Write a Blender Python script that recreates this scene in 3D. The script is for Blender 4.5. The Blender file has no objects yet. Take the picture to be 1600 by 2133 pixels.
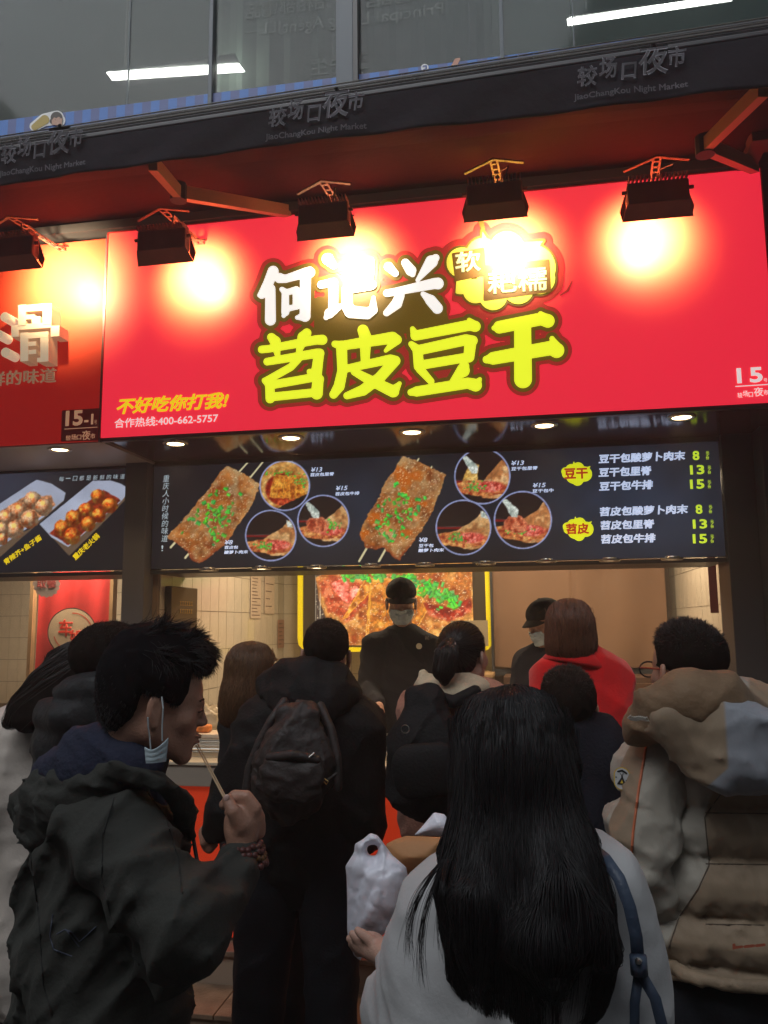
import bpy, math, random
import numpy as np
from mathutils import Vector, Matrix, Euler
random.seed(7)
RNG = np.random.default_rng(7)
SC = bpy.context.scene
COL = SC.collection
# ------------------------------------------------------------------ camera, world, sun, exposure
EYE = Vector((0.0, 0.0, 1.66))
FPX = 1694.0                       # focal length in pixels of the 1600 x 2133 photograph
YAW, PITCH, ROLL = (math.radians(a) for a in (10.05, 7.83, -0.55))
c_f = Vector((-math.sin(YAW)*math.cos(PITCH), math.cos(YAW)*math.cos(PITCH), math.sin(PITCH)))
c_r0 = Vector((math.cos(YAW), math.sin(YAW), 0)); c_u0 = c_r0.cross(c_f)
c_r = c_r0*math.cos(ROLL)+c_u0*math.sin(ROLL); c_u = c_u0*math.cos(ROLL)-c_r0*math.sin(ROLL)
cam_data = bpy.data.cameras.new("camera"); cam = bpy.data.objects.new("camera", cam_data); COL.objects.link(cam)
cam_data.sensor_fit = 'VERTICAL'; cam_data.sensor_height = 36.0; cam_data.lens = 36.0*FPX/2133.0
cam_data.clip_start = 0.05; cam_data.clip_end = 500
m3 = Matrix((c_r, c_u, -c_f)).transposed()
cam.matrix_world = Matrix.Translation(EYE) @ m3.to_4x4()
SC.camera = cam
world = bpy.data.worlds.new("World"); SC.world = world; world.use_nodes = True
wn = world.node_tree; sky = wn.nodes.new("ShaderNodeTexSky"); sky.sky_type = 'NISHITA'
sky.sun_disc = False; sky.sun_elevation = math.radians(24); sky.sun_rotation = math.radians(200)
sky.dust_density = 4.0; sky.air_density = 1.5
hs = wn.nodes.new("ShaderNodeHueSaturation"); hs.inputs['Saturation'].default_value = 0.45
bg = wn.nodes['Background']; bg.inputs['Strength'].default_value = 0.12
wn.links.new(sky.outputs[0], hs.inputs['Color']); wn.links.new(hs.outputs[0], bg.inputs['Color'])
sun_d = bpy.data.lights.new("sun", 'SUN'); sun = bpy.data.objects.new("sun", sun_d); COL.objects.link(sun)
sun_d.energy = 2.4; HAZE = .024; sun_d.angle = math.radians(40); sun_d.color = (0.90, 0.95, 1.0)
sun.rotation_euler = Vector((0.28, 0.80, -0.90)).to_track_quat('-Z', 'Y').to_euler()
SC.view_settings.view_transform = 'Standard'; SC.view_settings.look = 'None'
SC.view_settings.exposure = 0.0; SC.view_settings.gamma = 1.0; SC.view_settings.use_curve_mapping = False
SC.cycles.max_bounces = 6; SC.cycles.diffuse_bounces = 3; SC.cycles.glossy_bounces = 3
SC.cycles.transmission_bounces = 6; SC.cycles.sample_clamp_indirect = 4.0
SC.cycles.use_denoising = True
# ------------------------------------------------------------------ geometry helpers
cf, cr, cu = (np.array(v) for v in (c_f, c_r, c_u))
EYEn = np.array(EYE)
def on_y(px, py, Y):
    """point of the photograph's pixel on the vertical plane y = Y (metres from the eye)"""
    px = np.asarray(px, float); py = np.asarray(py, float)
    r = cf+np.multiply.outer((px-800)/FPX, cr)-np.multiply.outer((py-1066.5)/FPX, cu)
    return EYEn+r*(np.asarray(Y, float)/r[..., 1])[..., None]
def on_z(px, py, Z):
    r = cf+cr*(px-800)/FPX-cu*(py-1066.5)/FPX
    return EYEn+r*((Z-EYEn[2])/r[2])
def to_px(P):
    d = np.asarray(P)-EYEn; z = d@cf
    return 800+FPX*(d@cr)/z, 1066.5-FPX*(d@cu)/z
def W(px, py, Y): return Vector(on_y(px, py, Y))
def lin(c):
    return tuple(((v/255)/12.92 if v/255 <= .04045 else ((v/255+.055)/1.055)**2.4) for v in c)
def mat(name, col, rough=.6, metal=0, emit=None, es=0, var=.0, vscale=8, bump=0, bscale=60, spec=.5, wave=None, sheen=0, coat=0, stretch=None, alpha=None, trans=0, sss=0):
    m = bpy.data.materials.new(name); m.use_nodes = True; n = m.node_tree; b = n.nodes['Principled BSDF']
    b.inputs['Base Color'].default_value = (*col, 1); b.inputs['Roughness'].default_value = rough
    b.inputs['Metallic'].default_value = metal; b.inputs['Specular IOR Level'].default_value = spec
    b.inputs['Sheen Weight'].default_value = sheen; b.inputs['Coat Weight'].default_value = coat
    b.inputs['Transmission Weight'].default_value = trans
    if sss: b.inputs['Subsurface Weight'].default_value = sss; b.inputs['Subsurface Radius'].default_value = (.01, .004, .002)
    if alpha is not None: b.inputs['Alpha'].default_value = alpha
    if emit: b.inputs['Emission Color'].default_value = (*emit, 1); b.inputs['Emission Strength'].default_value = es
    tc = n.nodes.new('ShaderNodeTexCoord'); co = tc.outputs['Object']
    if stretch:
        mp = n.nodes.new('ShaderNodeMapping'); mp.inputs['Scale'].default_value = stretch
        n.links.new(co, mp.inputs[0]); co = mp.outputs[0]
    if var:
        t = n.nodes.new('ShaderNodeTexNoise'); t.inputs['Scale'].default_value = vscale; t.inputs['Detail'].default_value = 6
        n.links.new(co, t.inputs['Vector'])
        r = n.nodes.new('ShaderNodeValToRGB'); r.color_ramp.elements[0].position = .3; r.color_ramp.elements[1].position = .7
        r.color_ramp.elements[0].color = (*[max(0, c*(1-var)) for c in col], 1); r.color_ramp.elements[1].color = (*[min(1, c*(1+var)) for c in col], 1)
        n.links.new(t.outputs[0], r.inputs[0]); n.links.new(r.outputs[0], b.inputs['Base Color'])
        mr = n.nodes.new('ShaderNodeMapRange'); mr.inputs[3].default_value = max(.02, rough-.12); mr.inputs[4].default_value = min(1, rough+.12)
        n.links.new(t.outputs[0], mr.inputs[0]); n.links.new(mr.outputs[0], b.inputs['Roughness'])
    if bump:
        t2 = n.nodes.new('ShaderNodeTexNoise'); t2.inputs['Scale'].default_value = bscale; t2.inputs['Detail'].default_value = 5
        n.links.new(co, t2.inputs['Vector'])
        bp = n.nodes.new('ShaderNodeBump'); bp.inputs['Strength'].default_value = bump; bp.inputs['Distance'].default_value = .01
        n.links.new(t2.outputs[0], bp.inputs['Height']); n.links.new(bp.outputs[0], b.inputs['Normal'])
    return m
def print_mat(name, es, rough=.35, dim=.35):
    m = bpy.data.materials.new(name); m.use_nodes = True; n = m.node_tree; b = n.nodes['Principled BSDF']
    a = n.nodes.new('ShaderNodeVertexColor'); a.layer_name = 'Col'
    mx = n.nodes.new('ShaderNodeMix'); mx.data_type = 'RGBA'; mx.inputs[0].default_value = dim; mx.inputs[6].default_value = (.01, .01, .01, 1); n.links.new(a.outputs[0], mx.inputs[7]); n.links.new(mx.outputs[2], b.inputs['Base Color']); n.links.new(a.outputs[0], b.inputs['Emission Color'])
    b.inputs['Emission Strength'].default_value = es; b.inputs['Roughness'].default_value = rough
    return m
def mesh_obj(name, v, f, m=None, parent=None, smooth=False, col=None):
    me = bpy.data.meshes.new(name)
    v = np.asarray(v, np.float32)
    if isinstance(f, np.ndarray):
        nf, k = f.shape
        me.vertices.add(len(v)); me.vertices.foreach_set('co', v.ravel())
        me.loops.add(nf*k); me.loops.foreach_set('vertex_index', f.astype(np.int32).ravel())
        me.polygons.add(nf); me.polygons.foreach_set('loop_start', np.arange(0, nf*k, k, dtype=np.int32))
        me.update(calc_edges=True)
    else:
        me.from_pydata([tuple(map(float, p)) for p in v], [], f); me.update()
    if smooth: me.polygons.foreach_set('use_smooth', np.ones(len(me.polygons), bool))
    if col is not None:
        at = me.color_attributes.new('Col', 'FLOAT_COLOR', 'POINT')
        at.data.foreach_set('color', np.concatenate([col, np.ones((len(col), 1))], 1).astype(np.float32).ravel())
    if m: me.materials.append(m)
    o = bpy.data.objects.new(name, me); COL.objects.link(o)
    if parent: o.parent = parent; o.matrix_parent_inverse = parent_inv(parent)
    return o
def parent_inv(p):
    m = p.matrix_basis.copy()
    return m.inverted()
def thing(name, label, cat, loc=(0, 0, 0), group=None):
    o = bpy.data.objects.new(name, None); COL.objects.link(o); o.location = loc; o.empty_display_size = .1
    o['label'] = label; o['category'] = cat
    if group: o['group'] = group
    return o
def tag(o, label, cat, group=None):
    o['label'] = label; o['category'] = cat
    if group: o['group'] = group
    return o
def struct(o, kind='structure'):
    o['kind'] = kind; return o
class MB:
    """collects simple solids and links them as one mesh object"""
    def __init__(s): s.v = []; s.f = []
    def add(s, v, f):
        k = len(s.v); s.v += [tuple(p) for p in v]; s.f += [tuple(i+k for i in q) for q in f]; return s
    def box(s, x0, x1, y0, y1, z0, z1, b=0):
        if b:
            import bmesh
            bm = bmesh.new(); bmesh.ops.create_cube(bm, size=1)
            for q in bm.verts: q.co = Vector((x0+(q.co.x+.5)*(x1-x0), y0+(q.co.y+.5)*(y1-y0), z0+(q.co.z+.5)*(z1-z0)))
            bmesh.ops.bevel(bm, geom=bm.edges[:], offset=b, segments=2, affect='EDGES', profile=.6)
            s.add([q.co[:] for q in bm.verts], [[q.index for q in p.verts] for p in bm.faces]); bm.free(); return s
        return s.add([(x, y, z) for x in (x0, x1) for y in (y0, y1) for z in (z0, z1)],
                     [(0, 1, 3, 2), (4, 6, 7, 5), (0, 4, 5, 1), (2, 3, 7, 6), (0, 2, 6, 4), (1, 5, 7, 3)])
    def bar(s, a, b, w, h, up=(0, 0, 1)):
        a, b = Vector(a), Vector(b); d = (b-a).normalized(); x = d.cross(Vector(up)).normalized(); y = x.cross(d)
        return s.add([p+x*(i*w/2)+y*(j*h/2) for p in (a, b) for i, j in ((-1, -1), (1, -1), (1, 1), (-1, 1))],
                     [(3, 2, 1, 0), (4, 5, 6, 7), (0, 1, 5, 4), (1, 2, 6, 5), (2, 3, 7, 6), (3, 0, 4, 7)])
    def tube(s, pts, rad, n=8, close=True):
        pts = [Vector(p) for p in pts]; rads = rad if hasattr(rad, '__len__') else [rad]*len(pts); vs = []; fs = []
        x = None
        for i, p in enumerate(pts):
            d = (pts[min(i+1, len(pts)-1)]-pts[max(i-1, 0)]).normalized()
            if x is None: x = d.orthogonal().normalized()
            else: x = (x-d*x.dot(d)).normalized()
            y = d.cross(x)
            for k in range(n):
                a = 2*math.pi*k/n; vs.append(p+(x*math.cos(a)+y*math.sin(a))*rads[i])
        for i in range(len(pts)-1):
            for k in range(n): fs.append((i*n+k, i*n+(k+1) % n, (i+1)*n+(k+1) % n, (i+1)*n+k))
        if close: fs += [tuple(range(n))[::-1], tuple((len(pts)-1)*n+k for k in range(n))]
        return s.add(vs, fs)
    def lathe(s, prof, c, n=24, axis='z'):
        vs = []; fs = []
        for r, h in prof:
            for k in range(n):
                a = 2*math.pi*k/n
                vs.append(Vector(c)+(Vector((r*math.cos(a), r*math.sin(a), h)) if axis == 'z' else Vector((r*math.cos(a), h, r*math.sin(a)))))
        for i in range(len(prof)-1):
            for k in range(n): fs.append((i*n+k, i*n+(k+1) % n, (i+1)*n+(k+1) % n, (i+1)*n+k))
        return s.add(vs, fs)
    def build(s, name, m, parent=None, smooth=False): return mesh_obj(name, s.v, s.f, m, parent, smooth)
def noise2(x, y, sc, seed=0):
    """smooth value noise on arrays, 0..1"""
    r = np.random.default_rng(seed+1000); T = r.random((64, 64))
    x = np.asarray(x)/sc; y = np.asarray(y)/sc; xi = np.floor(x).astype(int); yi = np.floor(y).astype(int)
    fx = x-xi; fy = y-yi; fx = fx*fx*(3-2*fx); fy = fy*fy*(3-2*fy)
    g = lambda a, b: T[a % 64, b % 64]
    return (g(xi, yi)*(1-fx)+g(xi+1, yi)*fx)*(1-fy)+(g(xi, yi+1)*(1-fx)+g(xi+1, yi+1)*fx)*fy
def fbm(x, y, sc, seed=0, o=3):
    s = 0; a = .5; t = 0
    for i in range(o): s = s+a*noise2(x, y, sc/2**i, seed+i*7); t += a; a *= .5
    return s/t
# ---------------------------------------------------------------- flat lettering
def text(s, x0, y0, x1, h, Y, m, parent, name='lettering', bold=.0, shear=0, vertical=False, mirror=False, thick=0, up=None, spacing=1.0):
    """s between pixel columns x0..x1 on plane y=Y, its foot at pixel row y0 (at x0), h pixels tall"""
    c = bpy.data.curves.new(name, 'FONT'); c.body = s; c.size = 1; c.offset = bold; c.shear = shear; c.resolution_u = 3
    c.space_character = spacing
    if bold: c.offset = 0; c.bevel_depth = bold*.9; c.bevel_resolution = 0
    if thick: c.extrude = 1
    o = bpy.data.objects.new('tmp', c); COL.objects.link(o)
    dg = bpy.context.evaluated_depsgraph_get(); dg.update()
    me = bpy.data.meshes.new_from_object(o.evaluated_get(dg)); bpy.data.objects.remove(o)
    n = len(me.vertices); v = np.zeros(n*3, np.float32); me.vertices.foreach_get('co', v); v = v.reshape(-1, 3)
    lo = v.min(0); hi = v.max(0)
    a = on_y(x0, y0, Y); b = on_y(x1, y0, Y); t = on_y(x0, y0-h, Y)
    w = (b[0]-a[0]); hh = t[2]-a[2]
    u = (v[:, 0]-lo[0])/(hi[0]-lo[0]); q = (v[:, 1]-lo[1])/(hi[1]-lo[1])
    if mirror: u = 1-u
    out = np.stack([a[0]+u*w, np.full(n, Y), a[2]+q*hh], 1)
    if thick: out[:, 1] = Y-thick*(v[:, 2] > 0)
    elif bold: out[:, 1] = Y-.0009*np.sign(np.round(v[:, 2], 5))
    if up is not None:
        ang = up; cx, cz = a[0], a[2]; dx = out[:, 0]-cx; dz = out[:, 2]-cz
        out[:, 0] = cx+dx*math.cos(ang)-dz*math.sin(ang); out[:, 2] = cz+dx*math.sin(ang)+dz*math.cos(ang)
    me.vertices.foreach_set('co', out.astype(np.float32).ravel()); me.materials.clear(); me.materials.append(m); me.update()
    ob = bpy.data.objects.new(name, me); COL.objects.link(ob)
    if parent: ob.parent = parent; ob.matrix_parent_inverse = parent_inv(parent)
    return ob
def field(strokes, polys, X, Yy):
    D = np.full(X.shape, 1e9)
    for st in strokes:
        if len(st) == 1: st = [st[0], st[0]]
        for (ax, ay, ar), (bx, by, br) in zip(st[:-1], st[1:]):
            dx, dy = bx-ax, by-ay; L = dx*dx+dy*dy+1e-9
            t = np.clip(((X-ax)*dx+(Yy-ay)*dy)/L, 0, 1)
            D = np.minimum(D, np.hypot(X-ax-dx*t, Yy-ay-dy*t)-(ar+(br-ar)*t))
    for P in polys: D = np.minimum(D, poly_sdf(P, X, Yy))
    return D
def poly_sdf(P, X, Yy):
    D = np.full(X.shape, 1e9); ins = np.zeros(X.shape, bool); n = len(P)
    for i in range(n):
        ax, ay = P[i]; bx, by = P[(i+1) % n]; dx, dy = bx-ax, by-ay
        t = np.clip(((X-ax)*dx+(Yy-ay)*dy)/(dx*dx+dy*dy+1e-9), 0, 1)
        D = np.minimum(D, np.hypot(X-ax-dx*t, Yy-ay-dy*t))
        c = ((ay > Yy) != (by > Yy)) & (X < (bx-ax)*(Yy-ay)/(by-ay+1e-12)+ax); ins ^= c
    return np.where(ins, -D, D)
def shape2d(name, strokes, polys, iso, Y, m, parent, view=(0, 0, 1), step=3, holes=()):
    """a flat cut-out bounded by a distance contour; view = (x offset, y offset, scale) of the drawing"""
    pts = [(x-r, y-r) for s in strokes for x, y, r in s]+[(x+r, y+r) for s in strokes for x, y, r in s]+[p for P in polys for p in P]
    lo = np.min(pts, 0)-iso-2*step; hi = np.max(pts, 0)+iso+2*step
    xs = np.arange(lo[0], hi[0]+step, step); ys = np.arange(lo[1], hi[1]+step, step)
    X, Q = np.meshgrid(xs, ys); F = field(strokes, polys, X, Q)-iso
    for h in holes: F = np.maximum(F, -poly_sdf(h, X, Q))
    ins = F < 0; vs = []; fs = []
    def put(P): k = len(vs); vs.extend(P); fs.append(tuple(range(k, k+len(P))))
    for j in range(len(ys)-1):
        run = None
        for i in range(len(xs)):
            full = i < len(xs)-1 and ins[j, i] and ins[j, i+1] and ins[j+1, i] and ins[j+1, i+1]
            if full:
                if run is None: run = i
                continue
            if run is not None:
                put([(xs[run], ys[j]), (xs[i], ys[j]), (xs[i], ys[j+1]), (xs[run], ys[j+1])]); run = None
            if i == len(xs)-1: break
            cn = [(j, i), (j, i+1), (j+1, i+1), (j+1, i)]
            if not any(ins[c] for c in cn): continue
            P = []
            for k in range(4):
                a, b = cn[k], cn[(k+1) % 4]
                if ins[a]: P.append((xs[a[1]], ys[a[0]]))
                if ins[a] != ins[b]:
                    t = F[a]/(F[a]-F[b]); P.append((xs[a[1]]+(xs[b[1]]-xs[a[1]])*t, ys[a[0]]+(ys[b[0]]-ys[a[0]])*t))
            if len(P) > 2: put(P)
    V = np.array(vs); wv = on_y(view[0]+V[:, 0]/view[2], view[1]+V[:, 1]/view[2], Y)
    return mesh_obj(name, wv, fs, m, parent)
def print_sheet(name, x0, x1, z0, z1, Y, cell, paint, m, parent):
    """flat print: a fine sheet whose point colours hold the picture; paint(px, py) -> 0..255 colours"""
    nx = int((x1-x0)/cell)+1; nz = int((z1-z0)/cell)+1
    X, Z = np.meshgrid(np.linspace(x0, x1, nx), np.linspace(z0, z1, nz))
    P = np.stack([X.ravel(), np.full(X.size, Y), Z.ravel()], 1); px, py = to_px(P)
    c = np.clip(paint(px.reshape(X.shape), py.reshape(X.shape)), 0, 255).reshape(-1, 3)/255
    c = np.where(c <= .04045, c/12.92, ((c+.055)/1.055)**2.4)
    i = np.arange(nx*nz).reshape(nz, nx)
    f = np.stack([i[:-1, :-1], i[:-1, 1:], i[1:, 1:], i[1:, :-1]], -1).reshape(-1, 4)
    return mesh_obj(name, P, f, m, parent, col=c)
# ================================================================== MATERIALS OF THE BUILDING
M = {}
M['ground'] = mat('paving', (.06, .052, .045), .45, var=.3, vscale=5, bump=.4, bscale=80)
M['step'] = mat('step_stone', (.20, .13, .085), .35, var=.4, vscale=9, bump=.3, bscale=60)
M['dark'] = mat('dark_metal', (.045, .045, .05), .38, var=.15, vscale=4)
M['pillar'] = mat('grey_pillar', (.12, .12, .135), .5, var=.1, vscale=3)
M['column'] = mat('column_stone', (.34, .25, .15), .6, var=.12, vscale=3)
M['tile'] = mat('glazed_tile', (.66, .58, .46), .16, var=.05, vscale=3)
M['grout'] = mat('grout', (.28, .20, .14), .9)
M['glass'] = mat('window_glass', (.006, .026, .026), .05, alpha=.56, spec=.22)
M['steel'] = mat('brushed_steel', (.55, .52, .47), .3, metal=1, var=.1, vscale=5)
M['red'] = mat('red_laminate', (.70, .045, .02), .45, var=.05)
M['black'] = mat('black_paint', (.02, .02, .02), .45)
M['white'] = mat('white_plastic', (.75, .75, .75), .5)
M['signred'] = mat('sign_red', (.60, .10, .048), .5, emit=(1, .022, .060), es=.80, spec=.22, var=.10, vscale=1.3)
M['signred2'] = mat('sign_dark_red', (.52, .06, .025), .5, emit=(1, .012, .014), es=.20, spec=.2, var=.12, vscale=1.5)
M['cyel'] = mat('lit_yellow', (.85, .9, .05), .5, emit=(.88, 1, .03), es=.95)
M['cwhite'] = mat('lit_white', (.9, .9, .9), .5, emit=(1, 1, .98), es=.9)
M['halo'] = mat('sign_olive', (.10, .07, .012), .5, emit=(.2, .12, .01), es=.5)
M['halo2'] = mat('sign_halo_red', (.40, .02, .02), .5, emit=(.55, .035, .03), es=.5)
M['bub'] = mat('bubble_yellow', (.75, .75, .1), .5, emit=(.9, .78, .08), es=.75)
M['ink'] = mat('sign_ink', (.12, .06, .01), .5, emit=(.2, .1, .01), es=.5)
M['pale'] = mat('pale_print', (.8, .78, .7), .5, emit=(.95, .80, .80), es=.75)
M['gold'] = mat('gold_print', (.95, .66, .42), .5, emit=(.8, .42, .24), es=.35, var=.05)  # added glow stands in for lamplight on the plate's print
M['syel'] = mat('slogan_yellow', (.85, .7, .03), .5, emit=(.95, .68, .01), es=.8)
M['mwhite'] = mat('menu_white', (.7, .75, .85), .5, emit=(.50, .60, .84), es=.95)
M['mgreen'] = mat('menu_green', (.6, .8, .1), .5, emit=(.52, .72, .03), es=1.0)
M['mred'] = mat('menu_red', (.4, .03, .01), .5, emit=(.42, .04, .01), es=.8)
M['mpale'] = mat('menu_pale', (.5, .6, .65), .5, emit=(.42, .52, .58), es=.8)
M['mblack'] = mat('menu_black', (.01, .01, .01), .5)
M['print'] = print_mat('menu_print', .9, .6, .2)
M['poster'] = print_mat('poster_print', 1.15)
M['yframe'] = mat('yellow_frame', (.8, .62, .01), .4, emit=(.85, .62, .0), es=.55)
M['bulb'] = mat('warm_bulb', (1, .8, .5), .5, emit=(1, .74, .40), es=9)
M['tube'] = mat('office_tube', (1, 1, 1), .5, emit=(.93, 1, .9), es=22)
M['amber'] = mat('awning_arm', (.50, .26, .14), .4, metal=.25)
M['awn'] = mat('awning_fabric', (.026, .0035, .0045), .9, bump=.3, bscale=25, spec=.05)
M['valance'] = mat('black_canvas', (.018, .017, .022), .85, spec=.15, var=.25, vscale=3, bump=.6, bscale=14)
M['vtext'] = mat('faded_print', (.17, .165, .185), .75, var=.3, vscale=9)
M['room'] = mat('office_wall', (.56, .72, .66), .8, var=.15, vscale=1.5)
M['blind'] = mat('vertical_blind', (.13, .17, .14), .8, var=.2, vscale=3)
M['mull'] = mat('window_mullion', (.075, .095, .115), .5)
M['blue1'] = mat('film_blue', (.02, .13, .42), .5, emit=(.01, .08, .30), es=.16)
M['blue2'] = mat('film_indigo', (.05, .08, .24), .5, emit=(.02, .04, .14), es=.16)
M['ghost'] = mat('window_lettering', (.30, .33, .31), .7, alpha=.35)
M['cloth'] = mat('brown_cloth', (.21, .115, .065), .85, var=.10, vscale=2, bump=.15, bscale=8)
M['banner'] = mat('red_banner', (.62, .03, .03), .7, var=.1)
M['wood'] = mat('wood', (.45, .28, .14), .5, var=.2, vscale=6, stretch=(1, 12, 1))
M['brownf'] = mat('menu_cover', (.06, .045, .025), .4)
M['paper'] = mat('paper', (.62, .50, .38), .8)
M['paper2'] = mat('pink_paper', (.50, .27, .18), .8)
M['ceil'] = mat('soffit_panel', (.055, .03, .032), .13, var=.05)
M['ceil2'] = mat('grey_soffit', (.30, .26, .24), .4, var=.06)
M['iron'] = mat('floodlight_body', (.30, .12, .09), .55, var=.2)
M['ibr'] = mat('galvanised_bracket', (.22, .12, .08), .45, metal=.4)
# ================================================================== THE SETTING
g = struct(mesh_obj('ground', [(-31, -31, 0), (31, -31, 0), (31, 31, 0), (-31, 31, 0)], [(0, 1, 2, 3)], M['ground']))
# paving stones by the steps
for i in range(11):
    for j in range(4):
        MB().box(-2.6+i*.42, -2.6+i*.42+.414, 1.55+j*.42, 1.55+j*.42+.414, .004, .018, .003).build('paving_stone', M['ground'], g)
sl = struct(MB().box(-7, 5, 3.26, 3.60, 0.002, .13).build('lower_step', M['grout']))
su = struct(MB().box(-7, 5, 3.52, 9, .003, .262).build('upper_step', M['grout']))
for i in range(20):
    x = -4.6+i*.37
    MB().box(x, x+.366, 3.245, 3.515, .131, .15, .004).build('step_stone', M['step'], sl)
    MB().box(x, x+.366, 3.505, 3.80, .263, .285, .004).build('step_stone', M['step'], su)
ob = thing('building_opposite', 'dark buildings across the street behind the viewer', 'building', (0, -7, 0))
MB().box(-30, 30, -9, -7, 0.003, 11).build('wall', mat('far_wall', (.08, .08, .085), .8, var=.2), ob)
for i in range(12):
    for j in range(3): MB().box(-24+i*4, -22+i*4, -7.0, -6.96, 2.5+j*3, 4.2+j*3).build('window', mat('far_glass', (.02, .03, .035), .1), ob) if False else None
# main building: facade above the signs, pillars, soffits
b_ = thing('market_building', 'dark shop building with glass windows above the red signs', 'building', (0, 3.9, 0))
MB().box(-7, 5, 3.64, 3.90, 3.70, 3.98).build('beam', M['dark'], b_)
MB().box(-7, 5, 3.58, 3.64, 3.655, 3.70).build('ledge', M['dark'], b_)
MB().box(-7, -5.25, 3.62, 9, .27, 3.69).build('wall', M['column'], b_)
MB().box(-7, 5, 3.95, 7, 2.60, 3.68).build('ceiling_void', M['dark'], b_)
MB().box(-2.19, -2.06, 4.13, 4.24, .285, 2.575, .006).build('pillar', M['pillar'], b_)
MB().box(.955, 1.10, 4.16, 4.40, .285, 2.575, .004).build('pillar', M['dark'], b_)
MB().box(1.10, 1.38, 4.02, 4.40, .285, 2.575, .006).build('pillar', M['dark'], b_)
MB().box(1.335, 1.375, 3.955, 4.02, .285, 2.575, .004).build('column_trim', M['ibr'], b_)
MB().box(1.375, 2.9, 3.70, 4.40, .285, 2.576, .006).build('column', M['column'], b_)
MB().box(-2.045, 1.35, 3.635, 4.24, 2.572, 2.60).build('soffit', M['ceil'], b_)
MB().box(-2.045, 5, 3.608, 3.634, 2.560, 2.60).build('soffit_lip', M['dark'], b_)
MB().box(-4.2, -2.050, 3.62, 4.24, 2.560, 2.60).build('soffit', M['ceil2'], b_)
MB().box(-2.06, .955, 4.205, 4.60, 1.945, 1.965).build('lower_soffit', M['dark'], b_)
MB().box(-4.2, -2.19, 4.205, 4.60, 1.945, 1.965).build('lower_soffit', M['dark'], b_)
MB().box(-4.2, .955, 4.197, 4.212, 2.545, 2.571).build('menu_rail', M['dark'], b_)
MB().box(1.068, 1.36, 3.63, 3.70, 2.60, 3.69).build('side_panel', M['dark'], b_)
# windows upstairs
WY = 3.92
MB().box(-7, 5, WY-.02, WY+.06, 3.98, 4.30).build('window_sill', M['mull'], b_)
for px, wpx, dk in ((720, 40, 0), (443, 10, 0), (1046, 9, 0)):
    a = on_y(px, 100, WY); hw = wpx/2/FPX*WY
    MB().box(a[0]-hw, a[0]+hw, WY-.03, WY+.05, 4.30, 6.2, .003).build('mullion', M['mull'], b_)
a = on_y(744, 100, WY); MB().box(a[0]-.012, a[0]+.012, WY-.05, WY+.05, 4.30, 6.2).build('mullion', M['black'], b_)
for px in (270, 1195):
    a = on_y(px, 80, WY); MB().box(a[0]-.003, a[0]+.003, WY-.005, WY+.012, 4.30, 6.2).build('glass_joint', M['mull'], b_)
xs_ = [-5.0, on_y(270, 100, WY)[0], on_y(443, 100, WY)[0], on_y(720, 100, WY)[0], on_y(1046, 100, WY)[0], on_y(1195, 100, WY)[0], 4.0]
for p, q in zip(xs_[:-1], xs_[1:]):
    MB().box(p+.004, q-.004, WY, WY+.008, 4.30, 6.2).build('window_pane', M['glass'], b_)
# room behind the windows
rm = struct(MB().box(-6, 5, 8.0, 8.1, 3.99, 7.2).build('office_back_wall', M['room']))
struct(MB().box(-6, 5, 3.94, 8.1, 7.2, 7.3).build('office_ceiling', M['room']))
struct(MB().box(-6.1, -6, 3.94, 8.1, 3.99, 7.2).build('office_side_wall', M['room']))
struct(MB().box(5, 5.1, 3.94, 8.1, 3.99, 7.2).build('office_side_wall', M['room']))
for k in range(5):
    MB().box(-6, 5, 7.985, 7.999, 4.6+k*.5, 4.606+k*.5).build('panel_joint', M['grout'], rm)
for k in range(14):
    MB().box(-5.8+k*.8, -5.794+k*.8, 7.985, 7.999, 4.0, 7.19).build('panel_joint', M['grout'], rm)
TZ = 4.86
def tube_light(c4, label):
    t = thing('ceiling_light', label, 'lamp', tuple(on_z(*c4[0], TZ)), 'office strip lights behind the upper windows')
    P = [on_z(*c, TZ) for c in c4]
    MB().add([tuple(p) for p in P]+[tuple(p+np.array([0, 0, .006])) for p in P], [(3, 2, 1, 0), (0, 1, 5, 4), (1, 2, 6, 5), (2, 3, 7, 6), (3, 0, 4, 7)]).build('diffuser', M['tube'], t)
    lo = np.min(P, 0); hi = np.max(P, 0)
    MB().box(lo[0]+.01, hi[0]-.01, lo[1]+.005, hi[1]-.005, TZ+.0065, TZ+.02).build('housing', M['white'], t)
    MB().box(lo[0]+.1, lo[0]+.105, lo[1]+.02, lo[1]+.025, TZ+.05, 7.2).build('hanger', M['steel'], t)
    L = bpy.data.lights.new('tube_glow', 'AREA'); L.shape = 'RECTANGLE'; L.size = max(.2, hi[0]-lo[0]-.05); L.size_y = .05; L.energy = 9; L.color = (.93, 1, .92); o = bpy.data.objects.new('tube_glow', L); COL.objects.link(o); o.location = ((lo[0]+hi[0])/2, (lo[1]+hi[1])/2+.02, TZ+.06); o.rotation_euler = (math.radians(130), 0, 0); o.parent = t; o.matrix_parent_inverse = parent_inv(t)
tube_light([(222, 152), (498, 134), (510, 150), (234, 168)], 'short white strip light glowing behind the window at the left')
tube_light([(1181, 41), (1520, -10), (1525, 2), (1183, 54)], 'long white strip light cut by the picture top, behind the right window')
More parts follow.
